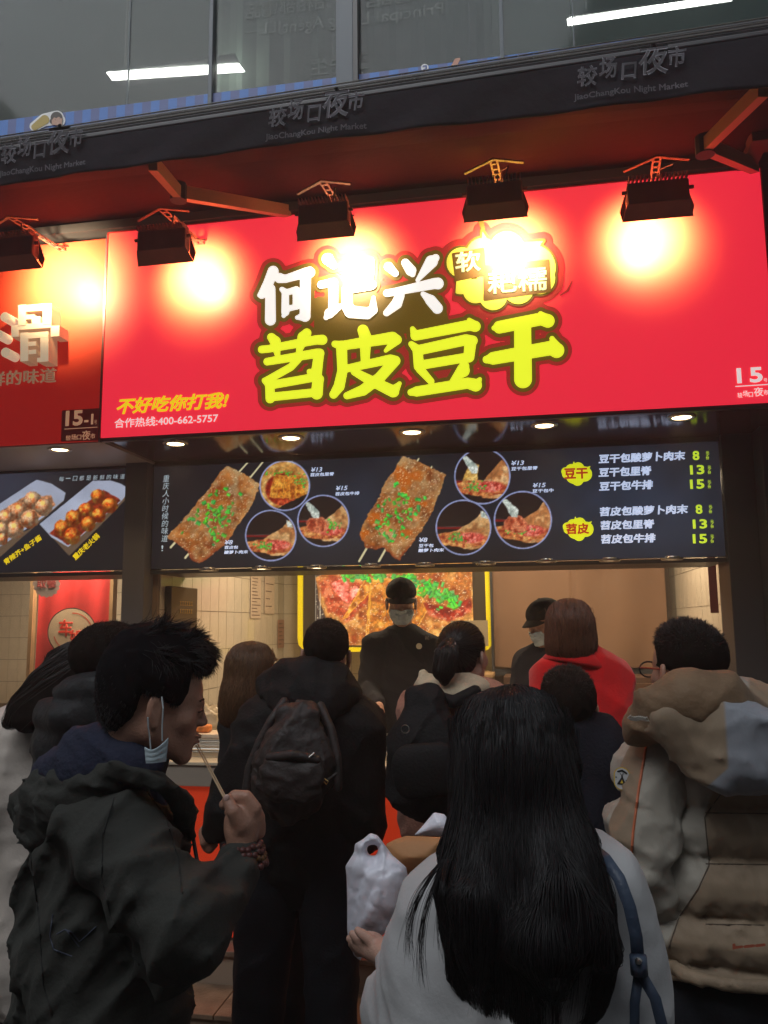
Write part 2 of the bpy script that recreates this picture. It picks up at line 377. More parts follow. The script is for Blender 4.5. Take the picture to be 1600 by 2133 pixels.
# blinds
bt = thing('vertical_blinds', 'dark green grey vertical blinds hanging behind the middle windows', 'blinds', (-.6, 4.1, 4.3))
MB().box(-1.42, .02, 4.27, 4.33, 6.10, 6.15).build('blind_rail', M['mull'], bt)
xb0 = on_y(452, 60, 4.3)[0]; xb1 = on_y(1040, 60, 4.3)[0]; nb = 40
slat = None
for i in range(nb):
    x = xb0+(xb1-xb0)*(i+.5)/nb; w = (xb1-xb0)/nb*.47; tw = .012+.010*math.sin(i*1.7)
    o = MB().add([(x-w, 4.30-tw, 4.32), (x+w, 4.30+tw, 4.32), (x+w, 4.30+tw, 6.1), (x-w, 4.30-tw, 6.1), (x-w, 4.304-tw, 4.32), (x+w, 4.304+tw, 4.32), (x+w, 4.304+tw, 6.1), (x-w, 4.304-tw, 6.1)],
             [(0, 1, 2, 3), (7, 6, 5, 4), (0, 4, 5, 1), (2, 6, 7, 3), (1, 5, 6, 2), (0, 3, 7, 4)]).build('blind_slat', M['blind'], bt)
# mirrored lettering and striped film on the panes
wl = thing('window_lettering', 'pale mirrored lettering stuck across the two middle window panes', 'lettering', tuple(on_y(500, 90, WY-.002)))
text('招租部電話', 510, 42, 690, 34, WY-.004, M['ghost'], wl, mirror=True, bold=.01)
text('JLL –', 510, 84, 590, 30, WY-.004, M['ghost'], wl, mirror=True, bold=.01)
text('g Agent', 590, 78, 700, 34, WY-.004, M['ghost'], wl, mirror=True, bold=.01)
text('Principal L', 752, 60, 925, 32, WY-.004, M['ghost'], wl, mirror=True, bold=.01)
text('電話', 760, 18, 880, 30, WY-.004, M['ghost'], wl, mirror=True, bold=.01)
text('王先生', 645, 160, 770, 36, WY-.004, M['ghost'], wl, mirror=True, bold=.01)
sf = thing('striped_film', 'blue striped film strip along the foot of the upper windows', 'film', (-2.5, WY, 4.30))
x = -3.4; i = 0
while x < 2.0:
    MB().box(x, x+.052, WY-.010, WY-.004, 4.28, 4.573).build('stripe', M['blue1' if i % 2 else 'blue2'], sf); x += .052; i += 1
st = thing('window_sticker', 'cartoon sticker of a dark haired child beside a yellow shape on the blue film', 'sticker', tuple(on_y(115, 250, WY)))
shape2d('border', [[(480, 420, 60), (620, 330, 80), (790, 300, 90)], [(820, 340, 80)]], [], 8, WY-.014, M['white'], st, (0, 200, 6.667), 8)
shape2d('leaf', [[(480, 430, 45), (620, 330, 65)]], [], 0, WY-.016, mat('sticker_yellow', (.45, .33, .08), .6), st, (0, 200, 6.667), 8)
shape2d('hair', [[(785, 300, 82)], [(730, 350, 40)]], [], 0, WY-.018, mat('sticker_brown', (.06, .05, .04), .6), st, (0, 200, 6.667), 8)
shape2d('face', [[(790, 345, 62)], [(860, 320, 14)]], [[(720, 330), (860, 330), (860, 400), (720, 400)]], 0, WY-.020, mat('sticker_skin', (.5, .30, .22), .6), st, (0, 200, 6.667), 6, holes=[[(700, 255), (870, 255), (850, 300), (820, 285), (780, 310), (750, 290), (720, 325)]])
shape2d('eye', [[(772, 330, 5)], [(830, 318, 5)]], [], 0, WY-.022, M['black'], st, (0, 200, 6.667), 2)
sk2 = thing('window_sticker', 'small round white sticker with a curl on the blue film', 'sticker', tuple(on_y(885, 140, WY)))
shape2d('disc', [[(885, 141, 8)]], [], 0, WY-.014, M['white'], sk2, step=1)
shape2d('curl', [[(882, 138, 1.5), (888, 137, 1.5), (888, 143, 1.5), (882, 146, 1.5)]], [], 0, WY-.016, M['blue2'], sk2, step=.7)
sk3 = tag(shape2d('window_sticker', [], [[(948, 122), (960, 120), (952, 138), (938, 140)]], 0, WY-.014, mat('sticker_pink', (.55, .28, .2), .6), None, step=2), 'pink slanted sticker on the blue film', 'sticker')
# ================================================================== AWNING
AY = 2.5
tz = lambda x: .0295*(x+.43)+.001
tb = lambda x: .0135*(x+.43)+.012
aw = thing('awning', 'black valance awning with faded market lettering over the shop signs', 'awning', (-.5, 2.5, 3.49))
XL, XR = -4.0, 2.6
bar = MB()
for z0, z1, y0, y1 in ((3.455, 3.490, 2.49, 2.56), (3.440, 3.452, 2.475, 2.56), (3.420, 3.437, 2.468, 2.56)):
    bar.box(XL, XR, y0, y1, z0, z1, .004)
bar.v = [(x, y, z+tz(x)) for x, y, z in bar.v]
bar.build('front_bar', M['dark'], aw)
br2 = MB()
for z in (3.487, 3.472, 3.4535): br2.tube([(XL, 2.482 if z > 3.46 else 2.470, z+tz(XL)), (XR, 2.482 if z > 3.46 else 2.470, z+tz(XR))], .0028, 6)
br2.build('bar_ridge', M['steel'], aw)
# hanging valance, gently wavy
def val_y(x, t):
    return 2.475+.014*t*(np.sin(x*3.1+1)*.5+np.sin(x*7.3+2.1)*.3+np.sin(x*13.7+t*2)*.2)+.004*np.sin(x*21+t*5)*t
nx, nz = 260, 14; V = []
for j in range(nz):
    for i in range(nx):
        x = XL+(XR-XL)*i/(nx-1); t = j/(nz-1)
        n1 = math.sin(x*3.1+1)*.5+math.sin(x*7.3+2.1)*.3+math.sin(x*13.7+t*2)*.2
        V.append((x, val_y(x, t), 3.425+tz(x)*(1-t)+tb(x)*t-(.162+.003*math.sin(x*2.7)+.002*math.sin(x*9))*t))
F = [(j*nx+i, j*nx+i+1, (j+1)*nx+i+1, (j+1)*nx+i) for j in range(nz-1) for i in range(nx-1)]
va = mesh_obj('valance', V, F, M['valance'], aw, True); sm = va.modifiers.new('s', 'SOLIDIFY'); sm.thickness = .004
mesh_obj('canopy', [(XL, 2.52, 3.385), (XR, 2.52, 3.475), (XR, 3.05, 3.60), (XR, 3.64, 3.74), (XL, 3.64, 3.74), (XL, 3.05, 3.60)], [(0, 1, 2, 5), (5, 2, 3, 4)], M['awn'], aw).modifiers.new('s', 'SOLIDIFY').thickness = .006
def on_val(o):
    me = o.data; v = np.zeros(len(me.vertices)*3, np.float32); me.vertices.foreach_get('co', v); v = v.reshape(-1, 3)
    t = np.clip((3.425+.0135*(v[:, 0]+.43)+.012-v[:, 2])/.162, 0, 1); v[:, 1] = val_y(v[:, 0], t)-.012-.006*(1-t); me.vertices.foreach_set('co', v.ravel()); me.update()
def logo(x0, y0, x1, y1, hh):
    f = lambda t: (x0+(x1-x0)*t, y0+(y1-y0)*t)
    for ch, t0, t1, s, dy in (('较', 0, .19, .62, 0), ('场', .20, .37, .66, -8), ('口', .40, .55, .52, 0), ('夜', .56, .84, .98, -2), ('市', .83, 1.0, .62, -10)):
        a = f(t0); b = f(t1)
        on_val(text(ch, a[0], a[1]+dy*hh/60, b[0], hh*s, AY-.025, M['vtext'], aw, 'lettering', bold=.03, shear=.1))
    a = f(-.03); b = f(1.02)
    n_ = 25; P0 = on_y(a[0], a[1]+hh*.42, AY); o = text('JiaoChangKou Night Market', a[0], a[1]+hh*.42, b[0], hh*.24, AY-.025, M['vtext'], aw, 'lettering', bold=.02); on_val(o)
logo(4, 345, 178, 318, 62); logo(562, 273, 762, 246, 66); logo(1202, 187, 1430, 152, 66)
for pts in (((318, 340, 2.52), (372, 402, 2.95), (600, 440, 3.60)), ((1590, 185, 2.52), (1468, 305, 2.95), (1572, 348, 3.60))):
    P = [W(*p) for p in pts]
    a_ = MB().bar(P[0], P[1], .032, .05).build('folding_arm', M['amber'], aw)
    MB().bar(P[1]+Vector((0, 0, .003)), P[2], .034, .055).build('folding_arm', M['amber'], aw)
    MB().tube([P[1]-Vector((0, 0, .035)), P[1]+Vector((0, 0, .038))], .034, 12).build('elbow_joint', M['dark'], aw)
lt = thing('wall_fixture', 'small grey metal fixture at the far right under the awning', 'fixture', tuple(W(1590, 290, 3.4)))
MB().box(*[v for v in (W(1560, 300, 3.4).x, W(1612, 300, 3.4).x, 3.35, 3.45)], W(1590, 305, 3.4).z, W(1590, 280, 3.4).z, .004).build('plate', M['ibr'], lt)
MB().box(W(1560, 300, 3.4).x, W(1600, 300, 3.4).x, 3.42, 3.6, W(1590, 300, 3.4).z, W(1590, 290, 3.4).z).build('bracket', M['ibr'], lt)
# ================================================================== SIGNS
SY = 3.6
ms = thing('shop_sign', 'large glowing red shop sign with white and yellow brush characters', 'sign', (-.5, SY, 2.58))
MB().box(-2.046, 1.064, SY, SY+.03, 2.578, 3.640).build('sign_face', M['signred'], ms)
fr = MB().box(-2.052, -2.047, SY-.003, SY+.032, 2.575, 3.644).box(1.065, 1.070, SY-.003, SY+.032, 2.575, 3.644).box(-2.046, 1.064, SY-.003, SY+.032, 3.641, 3.646)
fr.build('sign_edge', mat('sign_edge', (.35, .02, .02), .4), ms)
V7 = (520, 440, 1600/700)
CH = {
 '何': [[(112, 286, 22), (90, 340, 20), (58, 398, 15)], [(46, 400, 6), (92, 365, 14)], [(99, 370, 20), (99, 518, 22)], [(142, 318, 20), (170, 322, 15), (270, 292, 20), (286, 290, 22)], [(154, 372, 8), (170, 385, 13), (170, 480, 15), (162, 498, 6)], [(170, 388, 10), (222, 374, 13)], [(222, 376, 13), (222, 452, 13)], [(175, 466, 10), (230, 452, 10)], [(266, 312, 22), (264, 500, 22), (226, 506, 6)]],
 '记': [[(372, 228, 24), (398, 258, 14)], [(340, 350, 14), (400, 338, 16)], [(398, 350, 18), (398, 470, 20)], [(364, 506, 8), (380, 486, 20), (432, 452, 8)], [(446, 262, 18), (570, 240, 20)], [(572, 244, 20), (566, 350, 18)], [(462, 372, 18), (580, 350, 20)], [(464, 372, 20), (464, 450, 24), (480, 478, 26), (560, 486, 24), (588, 470, 18), (590, 412, 6)]],
 '兴': [[(662, 264, 18), (694, 296, 12)], [(742, 246, 16), (768, 282, 22), (776, 300, 10)], [(886, 222, 14), (866, 240, 26), (800, 328, 6)], [(654, 390, 14), (690, 384, 14), (880, 344, 22), (896, 344, 24)], [(716, 402, 18), (700, 440, 22), (652, 484, 12)], [(826, 394, 8), (862, 424, 22), (894, 462, 22)]],
 '苕': [[(58, 658, 14), (90, 655, 14), (320, 612, 18), (346, 612, 20)], [(104, 600, 16), (122, 620, 22), (134, 690, 8)], [(272, 580, 18), (256, 600, 24), (232, 676, 8)], [(84, 716, 14), (320, 676, 18), (334, 676, 18)], [(330, 680, 20), (318, 772, 22), (286, 764, 10)], [(232, 706, 12), (196, 742, 14), (82, 806, 14)], [(72, 806, 10), (96, 826, 18), (98, 892, 18)], [(98, 828, 16), (300, 792, 16), (330, 800, 20)], [(326, 800, 22), (320, 868, 24)], [(104, 884, 16), (318, 862, 16)]],
 '皮': [[(540, 566, 22), (552, 600, 24), (550, 724, 16)], [(406, 632, 12), (440, 640, 18), (680, 602, 24), (700, 612, 20), (648, 664, 5)], [(438, 642, 22), (442, 760, 20), (426, 834, 22), (400, 872, 16)], [(450, 752, 14), (670, 704, 18), (694, 712, 20)], [(690, 714, 22), (618, 794, 22), (540, 852, 22), (464, 878, 13)], [(500, 764, 14), (580, 808, 20), (684, 858, 24), (714, 820, 6)]],
 '豆': [[(776, 560, 8), (790, 592, 20), (1050, 542, 22), (1074, 548, 22), (1046, 518, 7)], [(770, 632, 10), (800, 660, 20), (806, 738, 20)], [(802, 662, 20), (1030, 612, 22), (1062, 616, 20)], [(1052, 622, 24), (1044, 694, 22)], [(806, 734, 18), (1044, 694, 18)], [(812, 752, 16), (864, 810, 12)], [(1022, 738, 20), (1016, 758, 28), (966, 806, 8)], [(768, 862, 12), (796, 858, 20), (1040, 818, 22), (1076, 828, 26), (1096, 800, 6)]],
 '干': [[(1164, 556, 8), (1190, 552, 26), (1390, 512, 26), (1420, 522, 28), (1386, 488, 8)], [(1128, 706, 14), (1160, 700, 26), (1440, 650, 30), (1462, 662, 32), (1440, 606, 8)], [(1300, 540, 36), (1302, 800, 38)]],
}
allst = [s for c in CH.values() for s in c]
bubs = [[(1010, 245, 72)], [(985, 330, 0.1), (1005, 340, 55)], [(1110, 205, 78)], [(1225, 178, 82)], [(1345, 270, 112)], [(1160, 405, 66)], [(1075, 380, 58)], [(1280, 370, 72)], [(1200, 290, 120)], [(1380, 320, 75)]]
bpol = [[(1108, 92), (1150, 165), (1105, 180)], [(1400, 140), (1355, 205), (1280, 175), (1300, 150)]]
shape2d('outer_halo', allst+bubs, bpol, 42, SY-.003, M['halo2'], ms, V7, 5)
shape2d('dark_outline', allst, [[(330, 430), (640, 420), (900, 420), (930, 540), (330, 600)]], 23, SY-.006, M['halo'], ms, V7, 4)
shape2d('bubble_outline', bubs, bpol, 11, SY-.007, M['halo'], ms, V7, 4)
shape2d('bubble', bubs, bpol, 0, SY-.010, M['bub'], ms, V7, 4)
for k, st_ in CH.items(): shape2d('character', st_, [], 4, SY-.012, M['cwhite' if k in '何记兴' else 'cyel'], ms, V7, 3)
for p in ([(1095, 40), (1140, 95)],):
    shape2d('ray_mark', [[(1100, 45, 14), (1112, 85, 9)]], [], 0, SY-.0045, M['halo'], ms, V7, 3)
shape2d('motion_mark', [[(1480, 400, 4), (1515, 378, 7), (1535, 335, 4)], [(1450, 398, 3), (1480, 378, 5), (1492, 348, 3)]], [], 0, SY-.0048, M['halo2'], ms, V7, 2)
shape2d('tag_back', [], [[(970, 205), (1112, 180), (1120, 300), (985, 326)], [(1120, 265), (1422, 236), (1428, 378), (1120, 420)]], 7, SY-.0115, M['ink'], ms, V7, 3)
ct = mat('tag_text', (.7, .75, .35), .5, emit=(.85, .86, .45), es=.75)
text('软', 948, 569, 1002, 44, SY-.0135, ct, ms, 'character', bold=.03)
text('耙糯', 1016, 614, 1141, 50, SY-.0135, ct, ms, 'character', bold=.025)
text('不好吃你打我!', 242, 864, 476, 34, SY-.004, M['syel'], ms, bold=.04, shear=.25)
text('合作热线:400-662-5757', 238, 892, 454, 20, SY-.004, M['pale'], ms, bold=.015)
text('15', 1536, 799, 1590, 32, SY-.004, M['pale'], ms, bold=.035, spacing=1.2)
text('号', 1591, 796, 1599, 8, SY-.004, M['pale'], ms)
shape2d('rule', [], [[(1532, 804), (1612, 799), (1612, 801), (1532, 806)]], 0, SY-.004, M['pale'], ms, step=1)
for ch, a, b, h, dy in (('较', 1537, 1547, 11, 829), ('场', 1548, 1559, 12, 826), ('口', 1560, 1569, 10, 827), ('夜', 1571, 1591, 19, 826), ('市', 1591, 1601, 11, 823)):
    text(ch, a, dy, b, h, SY-.004, M['pale'], ms, bold=.01)
# neighbour's sign
NY = 3.605
ns = thing('shop_sign', 'darker red neighbouring sign with raised cream character and number 15-1', 'sign', (-2.6, NY, 2.56))
MB().box(-4.15, -2.062, NY, NY+.03, 2.566, 3.615).build('sign_face', M['signred2'], ns)
MB().box(-2.0615, -2.0535, NY-.002, NY+.032, 2.56, 3.64).build('sign_edge', M['dark'], ns)
cream = mat('cream_letter', (.85, .70, .50), .5, emit=(1, .80, .55), es=.38)  # added glow stands in for floodlight on the letter faces
csid = mat('letter_side', (.62, .42, .26), .45, emit=(1, .7, .42), es=.14)  # shade put into the side colour, with a weaker added glow
caps_ = []
def slab(polys, y0, y1):
    # raised channel letter: outline seen on its front face, carried back to the board
    b = MB(); caps_.clear()
    for q, P in enumerate(polys):
        n = len(P); fr_ = [W(x, y, y0) for x, y in P]
        for v in fr_: v.y = y0+.0006*q
        bk = [Vector((v.x, y1, v.z)) for v in fr_]
        caps_.append([tuple(v+Vector((0, -.0012, 0))) for v in fr_]); b.add(fr_+bk, [tuple(range(n)), tuple(range(n, 2*n))[::-1]]+[(i, n+i, n+(i+1) % n, (i+1) % n) for i in range(n)])
    return b
V8 = lambda L: [(x/5.612, 560+y/5.612) for x, y in L]
slp_ = -.075
R = lambda x0, y0, x1, y1: V8([(x0, y0), (x1, y0+(x1-x0)*slp_), (x1, y1+(x1-x0)*slp_), (x0, y1)])
bone = [R(214, 425, 302, 665), R(300, 425, 600, 500), R(500, 470, 600, 650), R(300, 540, 400, 590), R(370, 560, 470, 650), R(214, 650, 600, 712),
        R(128, 660, 216, 795), R(590, 665, 690, 790), R(232, 745, 325, 1080), R(320, 745, 560, 812), R(465, 800, 560, 1085), R(320, 850, 415, 900), R(320, 945, 415, 995), R(425, 1035, 500, 1085)]
chl = slab(bone, NY-.085, NY-.001).build('channel_letter', csid, ns)
fb = MB()
for P in caps_: fb.add(P, [tuple(range(len(P)))])
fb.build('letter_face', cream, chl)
for x, y in ((55, 560), (-22, 765), (62, 975)):
    p = W(x/5.612, 560+y/5.612, NY-.085)
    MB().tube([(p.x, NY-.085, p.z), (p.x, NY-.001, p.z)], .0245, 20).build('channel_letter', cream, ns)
text('鲜的味道', -22, 806, 117, 30, NY-.02, csid, ns, bold=.0, thick=.010)
shape2d('number_plate', [], [[(129, 855), (208, 850), (204, 918), (127, 920)]], 0, NY-.003, mat('plate_red', (.42, .016, .014), .5), ns, step=2)
text('15', 136, 888, 172, 32, NY-.005, M['gold'], ns, bold=.04); text('-1', 175, 885, 194, 22, NY-.005, M['gold'], ns, bold=.035)
text('号', 196, 884, 202, 9, NY-.005, M['gold'], ns)
shape2d('rule', [], [[(134, 893), (203, 889), (203, 890.5), (134, 894.5)]], 0, NY-.005, M['gold'], ns, step=.7)
for ch, a, b, h, dy in (('较', 137, 147, 11, 918), ('场', 148, 159, 12, 917), ('口', 160, 169, 10, 916), ('夜', 170, 188, 20, 917), ('市', 188, 198, 11, 914)):
    text(ch, a, dy, b, h, NY-.005, M['gold'], ns, bold=.01)
# ================================================================== FLOODLIGHTS
def flood(px, py, hx, hz, w, label):
    """a wide barn-door floodlight hung in front of the sign, facing it"""
    c = W(px, py, 3.22); en = FLOOD*(1.9 if px < 100 else 1); fd = .30 if px < 100 else FD; t = thing('floodlight', label, 'floodlight', tuple(c), 'floodlights hung over the red signs')
    hw = w/2
    b = MB(); b.box(c.x-hw*.86, c.x+hw*.86, c.y, c.y+.055, c.z-.035, c.z+.062, .008); b.build('housing', M['iron'], t)
    b = MB()
    for k in range(15):
        x = c.x-hw*.8+k*hw*1.6/14; b.box(x-.002, x+.002, c.y-.02, c.y+.05, c.z+.060, c.z+.082)
    b.build('cooling_fin', M['iron'], t)
    MB().add([(c.x-hw*.86, c.y, c.z-.03), (c.x+hw*.86, c.y, c.z-.03), (c.x+hw, c.y+.055, c.z-.078), (c.x-hw, c.y+.055, c.z-.078),
              (c.x-hw*.86, c.y+.003, c.z-.028), (c.x+hw*.86, c.y+.003, c.z-.028), (c.x+hw, c.y+.058, c.z-.076), (c.x-hw, c.y+.058, c.z-.076)],
             [(0, 1, 2, 3), (7, 6, 5, 4), (0, 3, 7, 4), (1, 5, 6, 2), (2, 6, 7, 3)]).build('shade_flap', M['iron'], t)
    for s in (-1, 1):
        MB().add([(c.x+s*hw*.86, c.y+.05, c.z+.05), (c.x+s*hw*1.05, c.y+.06, c.z-.03), (c.x+s*hw*.98, c.y+.06, c.z-.07), (c.x+s*hw*.86, c.y+.05, c.z-.04),
                  (c.x+s*hw*.86, c.y+.053, c.z+.05), (c.x+s*hw*1.05, c.y+.063, c.z-.03), (c.x+s*hw*.98, c.y+.063, c.z-.07), (c.x+s*hw*.86, c.y+.053, c.z-.04)],
                 [(0, 1, 2, 3), (7, 6, 5, 4), (0, 4, 5, 1), (1, 5, 6, 2), (2, 6, 7, 3), (3, 7, 4, 0)]).build('side_flap', M['iron'], t)
        MB().bar((c.x+s*hw*.9, c.y+.02, c.z+.0), (c.x+s*hw*.9, c.y+.02, c.z+.125), .012, .004).build('yoke', M['iron'], t)
        MB().tube([(c.x+s*hw*.84, c.y+.02, c.z+.03), (c.x+s*hw*1.0, c.y+.02, c.z+.03)], .008, 8).build('knob', M['iron'], t)
    MB().bar((c.x-hw*.92, c.y+.02, c.z+.125), (c.x, c.y-.02, c.z+.152), .014, .006).bar((c.x, c.y-.02, c.z+.152), (c.x+hw*.92, c.y+.02, c.z+.148), .014, .006).build('yoke_bar', M['ibr'], t)
    # perforated hanger running back to the beam
    a = Vector((c.x, c.y-.02, c.z+.155)); e = Vector((c.x+.03, 3.60, c.z+.17)); d = (e-a)
    hg = MB(); n = 9; up = Vector((0, 0, 1)); sx = Vector((1, 0, 0))
    for s in (-1, 1): hg.bar(a+sx*s*.014, e+sx*s*.014, .008, .003)
    for k in range(n+1): q = a+d*(k/n); hg.bar(q-sx*.011, q+sx*.011, .012, .003, (0, 0, 1))
    hg.build('hanger', M['ibr'], t)
    MB().tube([(c.x+hw*.3, c.y+.02, c.z+.06), (c.x+hw*.45, c.y-.01, c.z+.12), (c.x+hw*.2, c.y+.1, c.z+.165), (c.x+.04, 3.5, c.z+.15), (c.x+.06, 3.62, c.z+.2)], .0035, 6).build('power_cable', M['black'], t)
    MB().box(c.x-hw*.78, c.x+hw*.78, c.y+.056, c.y+.058, c.z-.03, c.z+.05).build('lens', M['bulb'], t)
    L = bpy.data.lights.new('flood_beam', 'SPOT'); L.energy = en; L.spot_size = math.radians(118); L.spot_blend = 1.0; L.shadow_soft_size = .02
    L.color = (1, .72, .40)
    lo = bpy.data.objects.new('flood_beam', L); COL.objects.link(lo)
    tgt = Vector((hx-.01, SY, hz+.03)); src = Vector((hx-.015, SY-fd, hz+.055)); 
    lo.location = src; lo.rotation_euler = (tgt-src).to_track_quat('-Z', 'Y').to_euler(); lo.parent = t; lo.matrix_parent_inverse = parent_inv(t)
    return t
FLOOD = 92; FD = .205; KIT = 1.05
for px, py, hpx, hpy, w, lb in ((20, 520, 145, 597, .27, 'floodlight above the darker left sign with the 15-1 plate'), (335, 505, 420, 590, .27, 'floodlight at the left end of the main sign'),
                                (672, 450, 738, 560, .26, 'floodlight above the white characters of the main sign'), (1030, 408, 1066, 530, .27, 'floodlight above the yellow bubble on the main sign'), (1372, 405, 1352, 508, .28, 'floodlight at the right end of the main sign')):
    h = on_y(hpx, hpy, SY); flood(px, py, h[0], h[2], w, lb)
# ================================================================== DOWNLIGHTS
def downlight(c, r, lit, energy, label, group, z):
    t = thing('downlight', label, 'lamp', tuple(c), group)
    MB().lathe([(r*.62, .012), (r*.70, -.001), (r*.78, -.006), (r*.95, -.006), (r, 0), (r, .004)], (c[0], c[1], z), 28).build('trim_ring', M['steel'], t, True)
    MB().lathe([(0.0001, -.003), (r*.66, -.0025)], (c[0], c[1], z), 20).build('bulb', M['bulb'] if lit else mat('unlit_bulb_glow', (.5, .4, .28), .4, emit=(1, .7, .4), es=.25), t)  # unlit bulbs carry a faint added glow
    if energy:
        L = bpy.data.lights.new('downlight_beam', 'SPOT'); L.energy = energy; L.spot_size = math.radians(120); L.spot_blend = .8; L.shadow_soft_size = r*.6
        L.color = (1, .66, .34); o = bpy.data.objects.new('downlight_beam', L); COL.objects.link(o); o.location = (c[0], c[1], z-.02); o.parent = t; o.matrix_parent_inverse = parent_inv(t)
names = ['first from the left', 'second from the left', 'third from the left', 'fourth from the left, tilted', 'rightmost']
for i, (px, py) in enumerate(((366, 924), (606, 912), (858, 900), (1134, 886), (1420, 869))):
    c = on_z(px, py, 2.572); downlight(c, .064, True, 9, f'warm downlight in the dark soffit under the main sign, {names[i]}', 'downlights under the signs', 2.572)
c = on_z(125, 936, 2.56); downlight(c, .06, True, 7, 'warm downlight in the pale soffit under the darker left sign', 'downlights under the signs', 2.56)
ml = [(435, 1187), (545, 1184), (660, 1182), (773, 1179), (885, 1177), (1012, 1174), (1138, 1169), (1270, 1167), (1400, 1164)]
wd = ['leftmost', 'lit, second from the left', 'lit, by the yellow frame', 'fourth from the left', 'above the cap of the server', 'by the right leg of the yellow frame', 'third from the right', 'second from the right', 'rightmost']
for i, (px, py) in enumerate(ml):
    c = on_z(px, py, 1.945); downlight(c, .05, i in (1, 2), 9 if i in (1, 2, 5, 7) else 0, f'round downlight below the menu boards, {wd[i]}', 'downlights below the menu boards', 1.945)  # beams of two unlit fittings are added to light the kitchen
# ================================================================== MENU PICTURES (flat prints)
def mix(A, c, m): return A*(1-m[..., None])+np.asarray(c, float)*m[..., None] if not isinstance(c, np.ndarray) or c.ndim == 1 else A*(1-m[..., None])+c*m[..., None]
def soft(d, w=1.0): return np.clip(.5-d/w, 0, 1)
def food(X, Y, seed, base, hi, lo, sc):
    n = fbm(X, Y, sc, seed); n2 = fbm(X, Y, sc*.35, seed+3)
    C = np.zeros(X.shape+(3,))+np.array(base, float)
    C = mix(C, hi, np.clip((n-.52)*5, 0, 1)*.9); C = mix(C, lo, np.clip((.46-n)*5, 0, 1)*.9)
    return C*(0.72+.56*n2)[..., None]
def onions(C, X, Y, pts, s, rng, keep=None):
    for x, y in pts:
        a = rng.uniform(0, 3.14); w = s*rng.uniform(.6, 1.25); h = w*rng.uniform(.5, .9)
        m = (abs(X-x) < 2.2*s) & (abs(Y-y) < 2.2*s)
        if not m.any(): continue
        jj, ii = np.where(m); j0, j1, i0, i1 = jj.min(), jj.max()+1, ii.min(), ii.max()+1
        x_ = X[j0:j1, i0:i1]-x; y_ = Y[j0:j1, i0:i1]-y
        u = x_*math.cos(a)+y_*math.sin(a); v = -x_*math.sin(a)+y_*math.cos(a)
        d = np.maximum(abs(u)-w, abs(v)-h)
        g = np.array([rng.uniform(50, 110), rng.uniform(150, 225), rng.uniform(40, 90)])
        C[j0:j1, i0:i1] = mix(C[j0:j1, i0:i1], g, soft(d, 1.2))
        C[j0:j1, i0:i1] = mix(C[j0:j1, i0:i1], g*.55, soft(np.maximum(abs(u)-w*.9, abs(v+h*.7)-h*.3), 1)*.7)
    return C
def seeds(C, X, Y, n, box, rng, col=(235, 215, 170), s=1.0, inside=None):
    xs = rng.uniform(box[0], box[2], n); ys = rng.uniform(box[1], box[3], n)
    x0, y0 = X.min(), Y.min()
    for x, y in zip(xs, ys):
        if inside is not None and not inside(x, y) or x < x0 or x > X.max(): continue
        j, i = np.unravel_index(0, X.shape)
        # local window by nearest index
        ii = int(np.clip(np.searchsorted(X[X.shape[0]//2], x), 1, X.shape[1]-2)); col_ = Y[:, ii]
        jj = int(np.clip(np.searchsorted(-col_, -y), 1, X.shape[0]-2))
        C[jj, ii] = C[jj, ii]*.25+np.array(col)*.75*rng.uniform(.8, 1.05)
        if rng.random() < .5*s: C[jj, ii+1] = C[jj, ii+1]*.5+np.array(col)*.5
    return C
def inpoly(P):
    def f(x, y):
        c = False; n = len(P)
        for i in range(n):
            a, b = P[i], P[(i+1) % n]
            if (a[1] > y) != (b[1] > y) and x < (b[0]-a[0])*(y-a[1])/(b[1]-a[1]+1e-12)+a[0]: c = not c
        return c
    return f
K2 = lambda L: [(320+x/3.636, 920+y/3.636) for x, y in L]
K3 = lambda L: [(740+x/3.636, 920+y/3.636) for x, y in L]
def jit(P, X, Y, amp, sc, seed): return poly_sdf(P, X+(fbm(X, Y, sc, seed)-.5)*amp, Y+(fbm(X, Y, sc, seed+5)-.5)*amp)
def skewer(C, X, Y, P, sticks, rng, seed, glaze):
    for a, b in sticks:
        d = field([[(a[0], a[1], 1.6), (b[0], b[1], 2.2)]], [], X, Y); C = mix(C, (215, 205, 160), soft(d, 1.2))
    d = jit(P, X, Y, 7, 9, seed); F_ = food(X, Y, seed, (150, 88, 40), (190, 136, 80), (122, 58, 22), 30)
    top = np.clip((1080-Y)/150, 0, 1); F_ = mix(F_, np.array([176, 156, 118.]), np.clip((fbm(X, Y, 14, seed+9)-.42)*4, 0, 1)*(.35+.5*top)*(1.3-glaze*.6))
    gl = np.clip((fbm(X, Y, 30, seed+20)-.50)*6, 0, 1)*glaze; F_ = mix(F_, (188, 96, 26), gl)
    spk = np.clip((fbm(X, Y, 3, seed+31)-.66)*9, 0, 1); F_ = mix(F_, (245, 215, 190), spk*.5)
    rim = np.clip(1+d/9, 0, 1); F_ = mix(F_, (205, 150, 88), rim*.55*np.clip(fbm(X, Y, 5, seed+2)*2-.4, 0, 1))
    F_ = mix(F_, (120, 40, 18), rim*np.clip((Y-1110)/40, 0, 1)*.8)
    C = mix(C, F_, soft(d, 1.6)); f = inpoly(P)
    xs = [p[0] for p in P]; ys = [p[1] for p in P]
    C = seeds(C, X, Y, 420, (min(xs), min(ys), max(xs), max(ys)), rng, inside=f)
    pts = []
    cx, cy = sum(xs)/len(xs), sum(ys)/len(ys)
    while len(pts) < 95:
        x = rng.normal(cx, 26 if len(pts) < 70 else 38); y = rng.normal(cy-4, 34 if len(pts) < 70 else 50)
        if f(x-6, y-6) and f(x+6, y+6): pts.append((x, y))
    return onions(C, X, Y, pts[:62], 4.3, rng)
